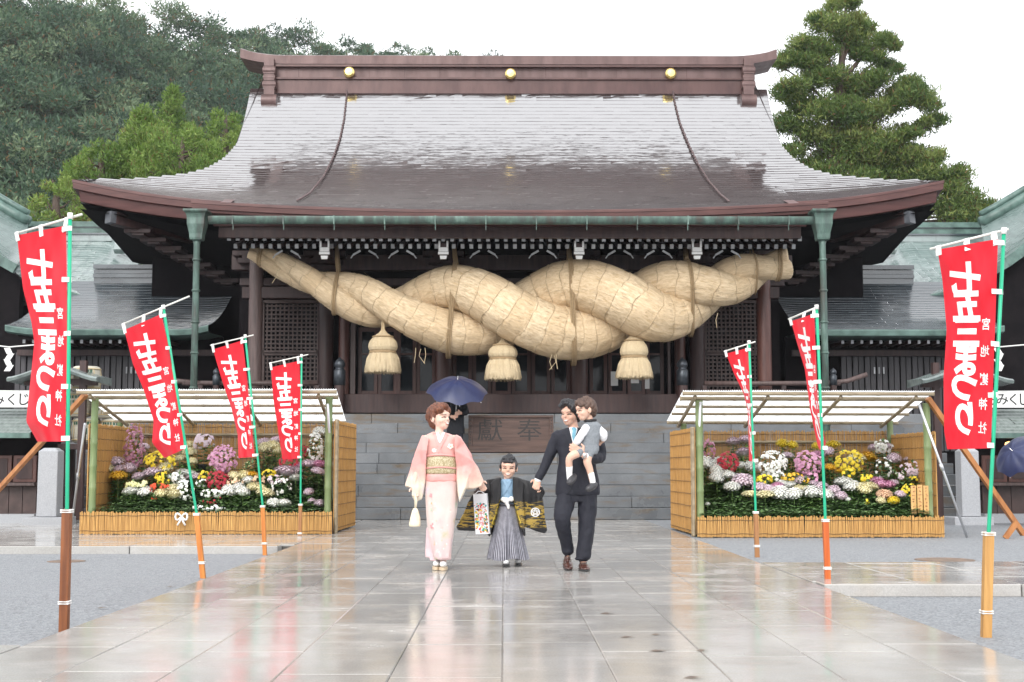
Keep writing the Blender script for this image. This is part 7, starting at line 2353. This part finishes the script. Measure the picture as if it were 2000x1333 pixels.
# ------------------------------------------------------------------ person under the navy umbrella, and another at the right edge
m_umb = M('navy_umbrella_cloth', (.012, .018, .066), (.018, .027, .09), 5, .4, sheen=.1)
def umbrella(label, apex, R0, sag, tilt_axis, hand):
    """apex point, radius, height of dome, unit vector the canopy points to"""
    t = thing('umbrella', tuple(apex), label, 'umbrella', 'navy umbrellas')
    q = tilt_axis.normalized().to_track_quat('Z', 'Y').to_matrix()
    mb = MB(); rows = []; n = 48
    for i in range(11):
        u = i / 10; row = []
        for j in range(n + 1):
            a = 2 * math.pi * j / n
            sc_ = 1 - .07 * u * u * math.sin(4 * a) ** 2
            sagl = -sag * u ** 1.9 + .04 * u * math.sin(4 * a) ** 2
            row.append(apex + q @ Vector((math.cos(a) * R0 * u * sc_, math.sin(a) * R0 * u * sc_, sagl)))
        rows.append(row)
    mb.grid(rows); mb.build('canopy', m_umb, t, smooth=True)
    mb = MB(); mb.tube([apex + q @ Vector((0, 0, .07)), hand.lerp(apex, .5), hand, hand + (hand - apex).normalized() * .10], [.006, .007, .008, .014], 8); mb.build('shaft', m_silverw, t, smooth=True)
    for j in range(8):
        a = 2 * math.pi * j / 8
        mb = MB(); mb.tube([apex + q @ Vector((math.cos(a) * R0 * u, math.sin(a) * R0 * u, -sag * u ** 1.9 - .008)) for u in (.03, .3, .6, .85, 1.02)], .005, 5); mb.build('rib', m_silverw, t)
    return t
def dark_person(label, F, ox, foot_py, group=None, headpx=None):
    """dark-suited adult, pixel layout relative to the hands"""
    t = thing('person', tuple(P(ox, foot_py, F.D)), label, 'person', group)
    X = ox - 890; Yo = foot_py - 906
    mb = MB(); F.head(mb, 890 + X, 779 + Yo, 22, R_(10), 0, 0)
    s = lambda pts: [(a + X, b + Yo, c, r) for a, b, c, r in pts]
    F.limb(mb, s([(890, 772, .02, 5), (890, 782, .02, 5)])); F.rings(mb, [(a + X, b + Yo, c, d, e) for a, b, c, d, e in [(890, 782, 8, 5, .02), (890, 790, 15, 7, .02), (890, 820, 13, 7, .02), (890, 838, 13, 7, .02)]])
    F.limb(mb, s([(876, 790, .02, 4.5), (873, 808, -.05, 4), (884, 815, -.22, 3.2)])); F.limb(mb, s([(905, 790, .02, 4.5), (909, 806, -.05, 4), (898, 807, -.24, 3.2)]))
    F.hand(mb, F.w(884 + X, 815 + Yo, -.22), F.w(893 + X, 813 + Yo, -.25), 0, curl=1.0, size=1.1); F.hand(mb, F.w(900 + X, 807 + Yo, -.24), F.w(889 + X, 808 + Yo, -.26), 0, curl=1.0, size=1.1)
    F.limb(mb, s([(884, 836, .02, 7), (884, 870, .0, 5), (884, 904, .02, 3.5)])); F.limb(mb, s([(896, 836, .02, 7), (897, 870, .0, 5), (897, 904, .02, 3.5)]))
    remeshed('body', mb, m_skin_m, t, .012, 2)
    mb = MB(); F.rings(mb, [(a + X, b + Yo, c, d, e) for a, b, c, d, e in [(890, 781, 8, 6, .02), (890, 787, 17, 8, .02), (890, 800, 18, 9, .02), (890, 825, 16, 9, .02), (890, 848, 18, 10, .02)]], 24)
    F.limb(mb, s([(875, 790, .02, 6.5), (872, 808, -.05, 6), (880, 814, -.17, 5)])); F.limb(mb, s([(905, 790, .02, 6.5), (910, 805, -.05, 6), (903, 807, -.19, 5)])); remeshed('jacket', mb, m_suit_d, t, .012, 2, .006, 12)
    mb = MB(); F.rings(mb, [(a + X, b + Yo, c, d, e) for a, b, c, d, e in [(890, 838, 15, 9, .02), (890, 850, 15, 9, .02)]], 20); F.limb(mb, s([(883, 848, .02, 8), (884, 875, .0, 7), (884, 902, .02, 6)])); F.limb(mb, s([(897, 848, .02, 8), (897, 875, .0, 7), (897, 902, .02, 6)])); remeshed('trousers', mb, m_suit, t, .012, 2, .004, 12)
    mb = MB(); o, rot, h = F.hm
    mb.ellipsoid(o + rot @ (Vector((0, .12, .68)) * h), (.41 * h, .43 * h, .37 * h), 16, 10); mb.ellipsoid(o + rot @ (Vector((0, .25, .48)) * h), (.38 * h, .33 * h, .36 * h), 16, 10); remeshed('hair', mb, m_hair_bk, t, .012, 2)
    for xx in (884, 897):
        b0 = F.w(xx + X, 905 + Yo, .0); mb = MB(); mb.ellipsoid(b0 + Vector((0, -.05, .03)), (.05, .13, .05), 14, 8); mb.build('shoe', m_shoe_bk, t, smooth=True)
    return t
F = Fig(27.52)
dark_person('person in a dark suit standing on the steps under an open navy umbrella', F, 890, 906)
ap = F.w(894, 741, -.34)
umbrella('open navy umbrella held over the dark suited person on the steps', ap, .63, .30, Vector((.07, -.52, 1)), F.w(890, 812, -.24))
F = Fig(23.2)
fp = (P(0, 914, 23.2).z, )
foot = 914 + 1.0 / 23.2 * FPX
dark_person('person in dark clothes at the right edge behind a tilted navy umbrella', F, 2032, foot)
umbrella('navy umbrella tilted sideways at the right edge by the fortune stall', F.w(1976, 880, -.35), .42, .19, Vector((-.72, -.45, .55)), F.w(2030, foot - 95, -.25))
# ================================================================== wooded hill and trees
def leaf_mat(name, c1, c2, c3, rough=.6):
    m, n, b = nodes_of(name)
    vc = n.nodes.new('ShaderNodeVertexColor'); vc.layer_name = 'tint'
    sp = n.nodes.new('ShaderNodeSeparateColor'); n.links.new(vc.outputs[0], sp.inputs[0])
    c = ramp(n, sp.outputs[0], [(0, c1), (.55, c2), (1, c3)])
    c = mixc(n, sp.outputs[1], c, (.16, .075, .03))
    n.links.new(c, b.inputs['Base Color']); b.inputs['Roughness'].default_value = rough
    b.inputs['Specular IOR Level'].default_value = .3
    tr = n.nodes.new('ShaderNodeBsdfTranslucent'); n.links.new(c, tr.inputs['Color'])
    mx = n.nodes.new('ShaderNodeMixShader'); mx.inputs[0].default_value = .3
    n.links.new(b.outputs[0], mx.inputs[1]); n.links.new(tr.outputs[0], mx.inputs[2])
    n.links.new(mx.outputs[0], n.nodes['Material Output'].inputs[0])
    return m
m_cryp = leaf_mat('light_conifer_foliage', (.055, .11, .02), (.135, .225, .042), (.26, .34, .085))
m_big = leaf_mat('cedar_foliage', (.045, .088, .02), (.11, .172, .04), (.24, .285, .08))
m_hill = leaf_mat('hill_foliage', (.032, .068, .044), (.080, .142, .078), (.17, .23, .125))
m_bark = M('bark', (.06, .04, .03), (.12, .085, .065), 8, .8, stretch=(3, 3, .5), bump=.4)

NPR = np.random.RandomState(5)
def clump_cards(centers, radii, ncards, size, aspect=.5, up=.35, brown=.04, tint_c=None, shell=.35, spiky=0.0):
    """leaf cards scattered through the shells of many clumps -> verts (N*4,3), tint"""
    V = []; T = []
    for ci, (c, r, n) in enumerate(zip(centers, radii, ncards)):
        d = NPR.normal(size=(n, 3)); d /= np.linalg.norm(d, axis=1)[:, None]
        rr = 1 - shell * NPR.rand(n) ** 1.5
        wob = 1 + .22 * np.sin(d[:, 0] * 4 + ci) * np.sin(d[:, 1] * 5 + 2 * ci) + .18 * np.sin(d[:, 2] * 7 + ci * 3 + d[:, 0] * 3)
        p = np.array(c)[None] + d * np.array(r)[None] * (rr * wob)[:, None]
        # leaf direction: outwards and up
        o = d * (1 - up) + np.array([0, 0, up]) + NPR.normal(size=(n, 3)) * .45
        o /= np.linalg.norm(o, axis=1)[:, None]
        s = np.cross(o, NPR.normal(size=(n, 3))); s /= np.linalg.norm(s, axis=1)[:, None] + 1e-9
        L = size * NPR.uniform(.6, 1.35, n)[:, None]; W = L * aspect
        a = p - o * L * .5
        q = np.stack([a - s * W * .35, a + s * W * .35, p + o * L * .5 + s * W * .18, p + o * L * .5 - s * W * .18], 1)
        V.append(q.reshape(-1, 3))
        base = .5 if tint_c is None else tint_c[ci]
        tt = np.clip(base + NPR.normal(size=n) * .16, 0, 1)
        bb = (NPR.rand(n) < brown) * NPR.uniform(.4, .9, n)
        T.append(np.stack([tt, bb], 1))
    return np.concatenate(V), np.concatenate(T)
def cards_obj(name, V, T, mat, parent=None):
    if parent is not None:
        w = wloc(parent); V = V - np.array(w)[None]
    n = len(V) // 4
    me = bpy.data.meshes.new(name)
    me.vertices.add(len(V)); me.vertices.foreach_set('co', V.astype(np.float32).ravel())
    me.loops.add(4 * n); me.loops.foreach_set('vertex_index', np.arange(4 * n, dtype=np.int32))
    me.polygons.add(n); me.polygons.foreach_set('loop_start', np.arange(0, 4 * n, 4, dtype=np.int32))
    me.update(calc_edges=True)
    at = me.color_attributes.new('tint', 'FLOAT_COLOR', 'POINT')
    col = np.zeros((len(V), 4), np.float32); col[:, 3] = 1
    col[:, 0] = np.repeat(T[:, 0], 4); col[:, 1] = np.repeat(T[:, 1], 4)
    at.data.foreach_set('color', col.ravel())
    me.materials.append(mat)
    return link(bpy.data.objects.new(name, me), parent)

# ---- hill terrain: ridge line measured in the photo
ridge_px = [(-700, 30), (-300, 0), (-60, -5), (60, 0), (160, 5), (250, 22), (300, 42), (360, 48), (430, 68), (520, 62), (600, 84), (700, 100), (760, 95), (850, 112), (940, 124), (1010, 150), (1100, 200), (1200, 280), (1400, 420)]
def ridgeY(px): return lerp(120, 175, max(0, min(1, (px + 60) / 1000)))
RX = [P(a, b, ridgeY(a)) for a, b in ridge_px]
rows = []
for j in range(22):
    t_ = j / 21
    row = []
    for p in RX:
        y0 = 62
        y = lerp(y0, p.y, t_)
        zz_ = lerp(-.5, p.z - 3.0, t_ ** 1.25)
        x = p.x * lerp(y0 / p.y * 1.0, 1, t_)
        row.append(Vector((x, y, zz_ + 1.2 * noise.noise(Vector((x * .06, y * .06, 3))) * min(1, t_ * 3))))
    rows.append(row)
for j in range(1, 6):
    rows.append([Vector((p.x, p.y + 14 * j, (p.z - 3) * (1 - j / 5) ** .8 - .5)) for p in RX])
mb = MB(); mb.grid(rows)
m_earth = M('forest_floor', (.015, .022, .013), (.03, .04, .022), .4, .9)
tag(mb.build('hill', m_earth, smooth=True), kind='structure')
def hill_at(px, t_):
    y = None
    i = 0
    a = [q[0] for q in ridge_px]
    for i in range(len(a) - 1):
        if a[i] <= px <= a[i + 1]: break
    f = (px - a[i]) / (a[i + 1] - a[i]); f = max(0, min(1, f))
    p = RX[i].lerp(RX[i + 1], f)
    y = lerp(62, p.y, t_); return Vector((p.x * lerp(62 / p.y, 1, t_), y, lerp(-.5, p.z - 3.0, t_ ** 1.25)))
C = []; Rr = []; N_ = []; TC = []
rng = random.Random(21)
for j in range(21):
    t_ = .10 + .90 * (j / 20) ** .9
    n = int(26 + 22 * t_)
    for i in range(n):
        px = lerp(-260, 1080, (i + rng.uniform(.1, .9)) / n)
        b = hill_at(px, t_)
        if b.z < .5: continue
        R0 = rng.uniform(1.7, 3.1) * (1.0 if t_ < .9 else .8)
        tone = min(1, max(0, rng.gauss(.48, .26)))
        hgt = R0 * rng.uniform(.9, 1.5)
        nc = rng.randint(4, 6)
        for k in range(nc):
            an = rng.uniform(0, 6.28); q = rng.uniform(.2, .75)
            C.append((b.x + math.cos(an) * R0 * q, b.y + math.sin(an) * R0 * q, b.z + hgt * rng.uniform(.5, 1.6))); r_ = R0 * rng.uniform(.42, .68)
            Rr.append((r_, r_, r_ * .72)); N_.append(int(55 + 150 * (r_ / 1.6) ** 2)); TC.append(tone + rng.uniform(-.1, .1))
V, T = clump_cards(C, Rr, N_, .33, .55, .35, .08, TC, .45)
o = cards_obj('hill_forest', V, T, m_hill)
tag(o, 'hazy dark green forest covering the hillside behind the shrine', 'forest', kind='stuff')

# ---- light green conifers behind the left eaves
def tree(name, label, cx, top, bot, width, D, mat, kind, seed, brown=.05, tone=.6, grp=None, card=.14):
    rg = random.Random(seed)
    pt, pb = P(cx, top, D), P(cx, bot, D)
    w = width / 2 * D / FPX; H = pt.z - pb.z
    t = thing(name, (pt.x, D, 0), label, 'tree', grp)
    mb = MB()
    mb.tube([(pt.x, D, -.3), (pt.x + .05, D, pb.z), (pt.x - .03, D, lerp(pb.z, pt.z, .6)), (pt.x, D, pt.z - .3)], [.24, .2, .12, .03], 8); 
    for k in range(9):
        a = rg.uniform(0, 6.28); zz_ = lerp(pb.z, pt.z, .05 + .09 * k); L = w * (1 - .09 * k) * .75
        mb.tube([(pt.x, D, zz_), (pt.x + math.cos(a) * L * .5, D + math.sin(a) * L * .5, zz_ + .1), (pt.x + math.cos(a) * L, D + math.sin(a) * L, zz_ + .35)], [.06, .04, .015], 5)
    mb.build('trunk', m_bark, t, smooth=True)
    C = []; Rr = []; N_ = []; TC = []
    n = max(14, int(26 * (w * H) / 4))
    for i in range(n):
        u = (i + rg.random()) / n
        prof = min(1, (1 - u) * 1.05 + .03) ** .8 if kind == 'cone' else math.sqrt(max(.05, 1 - (u * 1.15 - .3) ** 2))
        a = i * 2.4 + rg.uniform(-.4, .4); q = w * prof * rg.uniform(.45, .88)
        C.append((pt.x + math.cos(a) * q, D + math.sin(a) * q, lerp(pb.z, pt.z - .25, u)))
        r_ = rg.uniform(.34, .52) * max(.45, w * .55) * (1.15 - .5 * u) + .10
        Rr.append((r_, r_, r_ * .95)); N_.append(int(70 + 420 * r_ * r_ / (card * card) * .06)); TC.append(min(1, max(0, tone + rg.gauss(0, .14))))
    V, T = clump_cards(C, Rr, N_, card, .4, .5, brown, TC, .45)
    cards_obj('crown', V, T, mat, t)
GL = 'light green conifers behind the left roof'
tree('conifer_tree', 'pale green pointed conifer rising highest behind the left roof slope', 337, 162, 300, 108, 58, m_cryp, 'cone', 1, .02, .5, GL)
tree('conifer_tree', 'large bright green conifer left of the tallest pointed one', 280, 208, 365, 178, 52, m_cryp, 'cone', 2, .03, .62, GL)
tree('conifer_tree', 'rounded green conifer at the left of the bright group', 200, 268, 372, 128, 51, m_cryp, 'round', 3, .04, .5, GL)
tree('conifer_tree', 'low green conifer nearest the left eave tip', 150, 312, 372, 84, 53, m_cryp, 'round', 4, .05, .45, GL)
tree('conifer_tree', 'broad green conifer just above the left roof wing', 358, 250, 370, 190, 50, m_cryp, 'round', 5, .06, .52, GL)
tree('conifer_tree', 'bright green conifer touching the steep left roof edge', 442, 212, 340, 118, 53, m_cryp, 'round', 6, .02, .66, GL)
tree('conifer_tree', 'slim pale conifer tip between the tallest and the roof edge', 372, 232, 300, 44, 57, m_cryp, 'cone', 7, .02, .55, GL)
tree('conifer_tree', 'yellowish green bush conifer under the left eave tip', 112, 346, 452, 112, 48, m_cryp, 'round', 8, .10, .72, GL)
tree('conifer_tree', 'small green conifer with reddish twigs below the left eave', 178, 392, 452, 76, 47, m_cryp, 'round', 9, .22, .55, GL)
tree('conifer_tree', 'dark green conifer filling the gap beside the left corridor roof', 330, 440, 545, 140, 49, m_cryp, 'round', 10, .06, .42, GL)
tree('conifer_tree', 'dark green conifer filling the gap beside the right corridor roof', 1680, 440, 545, 120, 49, m_big, 'round', 12, .06, .5, GL)

# ---- great cedar on the right
D = 56
cl = [(520, 25, 58), (445, 25, 48), (570, 8, 40), (400, 130, 92), (560, 98, 50), (620, 160, 52), (715, 225, 55), (740, 245, 42), (785, 268, 36), (330, 110, 38), (540, 232, 92), (380, 280, 82), (260, 250, 66), (180, 352, 64), (133, 362, 38), (300, 352, 82), (600, 302, 62), (680, 332, 46), (812, 386, 34), (745, 372, 32), (420, 442, 92), (330, 442, 62), (220, 502, 70), (150, 542, 58), (600, 500, 112), (690, 450, 72), (880, 482, 66), (930, 552, 80), (820, 542, 76), (1000, 605, 56), (1020, 692, 52), (965, 695, 40), (250, 602, 82), (380, 622, 92), (520, 642, 100), (650, 662, 92), (765, 622, 66), (170, 702, 78), (300, 772, 92), (420, 782, 72), (560, 782, 100), (700, 812, 90), (830, 782, 66), (920, 762, 56), (480, 892, 110), (640, 882, 100), (780, 902, 100), (880, 882, 80), (1010, 902, 70), (300, 962, 70), (420, 982, 90), (600, 1002, 110), (750, 1002, 100), (900, 1022, 100), (1000, 1002, 84), (1150, 1005, 62), (1100, 1082, 80), (1200, 1152, 76), (1330, 1205, 62), (1250, 1235, 66), (1130, 1205, 70), (1060, 1185, 56), (950, 1232, 44), (905, 1272, 46), (1372, 1232, 26), (200, 880, 60), (1180, 1260, 60), (1300, 1270, 50)]
rg = random.Random(8)
base = P(1625, 440, D)
cedar = thing('cedar_tree', (base.x, D, 0), 'huge old cedar towering behind the right end of the roof', 'tree')
mb = MB()
tr = [P(1640, 470, D), P(1636, 300, D), P(1640, 180, D), P(1648, 60, D), P(1652, 5, D)]
mb.tube([(tr[0].x, D, -.3)] + tr, [.5, .42, .3, .2, .09, .03], 9)
mb.build('trunk', m_bark, cedar, smooth=True)
C = []; Rr = []; N_ = []; TC = []
for zx, zy, r in cl:
    px, py = 1480 + zx / 2.96, zy / 2.96; rr = r / 2.96 * D / FPX
    for (dy, sc) in ((rg.uniform(-1.2, .2), 1), (rg.uniform(.6, 1.8), .9)):
        c = P(px, py, D + dy)
        k = 4 if r > 60 else 3
        for q in range(k):
            ox = rg.uniform(-.6, .6) * rr; oz = rg.uniform(-.42, .42) * rr
            r_ = rr * rg.uniform(.48, .70) * sc
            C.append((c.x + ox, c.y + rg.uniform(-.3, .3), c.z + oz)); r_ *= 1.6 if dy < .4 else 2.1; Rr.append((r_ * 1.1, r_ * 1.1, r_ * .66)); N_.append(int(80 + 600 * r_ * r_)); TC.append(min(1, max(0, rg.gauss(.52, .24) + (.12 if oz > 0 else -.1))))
V, T = clump_cards(C, Rr, N_, .16, .40, .55, .07, TC, .55)
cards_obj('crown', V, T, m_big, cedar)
for zx, zy, r in cl[::2]:
    px, py = 1480 + zx / 2.96, zy / 2.96
    e = P(px, py + 6, D); ty = min(460, py + 60 + abs(px - 1640) * .35)
    s = P(1640, ty, D)
    mb = MB(); mb.tube([s, s.lerp(e, .5) + Vector((0, 0, .15)), e], [.09, .06, .02], 5); mb.build('limb', m_bark, cedar, smooth=True)
# a few evergreens further right behind the roofs so the tree line goes on
tree('evergreen_tree', 'dark evergreen half hidden behind the right hall ridge', 1880, 380, 470, 120, 60, m_big, 'round', 31, .05, .5, None)
# ================================================================== offering box, small details
YB = 27.86
a = P(915, 812, YB); c = P(1081, 885, YB)
zbx = 6 * RISE
obx = thing('offering_box', ((a.x + c.x) / 2, YB, zbx), 'old wooden offering box lettered in black on the middle of the steps', 'offering box')
w = c.x - a.x; xm = (a.x + c.x) / 2; zt = a.z
m_boxw = M('weathered_box_timber', (.05, .026, .020), (.10, .056, .042), 3, .5, stretch=(.5, 3, 6), bump=.25, bscale=14)
m_ink = M('faded_black_ink', (.014, .012, .012), (.03, .024, .022), 30, .6)
z0 = zbx + .005
mb = MB(); mb.box((xm, YB, (z0 + zt) / 2 + .06), (w * .955, .05, zt - z0 - .14)); front = mb.build('front_board', m_boxw, obx, bevel=.004)
mb = MB(); mb.box((xm, YB + .09, (z0 + zt) / 2), (w * .95, .12, zt - z0 - .06)); mb.build('box_body', m_wood, obx)
mb = MB(); mb.box((xm, YB + .03, z0 + .07), (w, .16, .13)); mb.build('base_rail', m_boxw, obx, bevel=.008)
mb = MB(); mb.box((xm, YB + .03, zt - .02), (w * 1.0, .18, .05)); mb.build('top_rail', m_boxw, obx, bevel=.006)
for s in (-1, 1):
    mb = MB(); mb.box((xm + s * w * .475, YB - .005, (z0 + zt) / 2), (w * .05, .08, zt - z0 - .05)); mb.build('corner_post', m_boxw, obx, bevel=.006)
    mb = MB()
    for k in range(9): mb.lathe([(.008, 0), (.012, .006), (.004, .012)], (xm + s * w * .475, YB - .047, lerp(z0 + .2, zt - .1, k / 8)), 8, 0, Matrix.Rotation(R_(90), 3, 'X'))
    o = mb.build('nail_head', M('iron', (.03, .028, .028), None, 4, .5), obx); o['kind'] = 'stuff'
for ch, px in (('獻', 957), ('奉', 1034)):
    gv, gf, gw, gh = text_mesh(ch, 0.0)
    cc = P(px, 840, YB - .03); k = .46 / max(gw, gh)
    mesh_obj('lettering', [(cc.x + x * k * 1.12, YB - .0285, cc.z + y * k) for x, y in gv], gf, m_ink, front)
# fallen leaves on the paving
rg = random.Random(33)
m_fallen = M('wet_dead_leaf', (.05, .025, .012), (.10, .055, .02), 20, .3)
for px, py, z_, lab in ((1226, 1245, .004, 'dead leaf on the paving, left of a close pair of leaves'), (1283, 1240, .004, 'dead leaf on the paving, upper one of a close pair'), (1286, 1272, .004, 'dead leaf on the paving, lower one of a close pair'), (1372, 1271, .004, 'dead leaf on the paving nearest the right edge of the path'),
                       (1354, 1324, .004, 'dead leaf on the paving closest to the bottom of the picture'), (1187, 1199, .004, 'dead leaf on the paving nearest the man\'s shoes'), (200, 1188, -.09, 'dark dead leaf on the gravel beside the nearest left banner post'), (335, 1146, -.09, 'dead leaf on the gravel near the leaning left banner')):
    p = G(px, py, z_); a_ = rg.uniform(-.4, .4); d = Vector((math.cos(a_), math.sin(a_), 0)); s = Vector((-d.y, d.x, 0)); L = rg.uniform(.035, .06)
    mb = MB(); mb.add([p - d * L, p - d * L * .2 + s * L * .4 + Vector((0, 0, .006)), p + d * L * .3 + s * L * .3 + Vector((0, 0, .004)), p + d * L, p + d * L * .3 - s * L * .3 + Vector((0, 0, .005)), p - d * L * .2 - s * L * .4], [(0, 1, 5), (1, 2, 4, 5), (2, 3, 4)])
    o = mb.build('fallen_leaf', m_fallen); tag(o, lab, 'leaf', 'fallen leaves on the ground')

# rain haze over the whole place
hz = MB(); hz.box((0, 95, 28.9), (420, 260, 60))
m_haze = bpy.data.materials.new('rain_haze'); m_haze.use_nodes = True
n = m_haze.node_tree; n.nodes.clear()
pv = n.nodes.new('ShaderNodeVolumePrincipled'); pv.inputs['Color'].default_value = (.93, .95, 1, 1); pv.inputs['Density'].default_value = .0003; pv.inputs['Anisotropy'].default_value = .2
mo = n.nodes.new('ShaderNodeOutputMaterial'); n.links.new(pv.outputs[0], mo.inputs['Volume'])
tag(hz.build('haze', m_haze), kind='stuff')
bpy.data.scenes.remove(ws_scene)
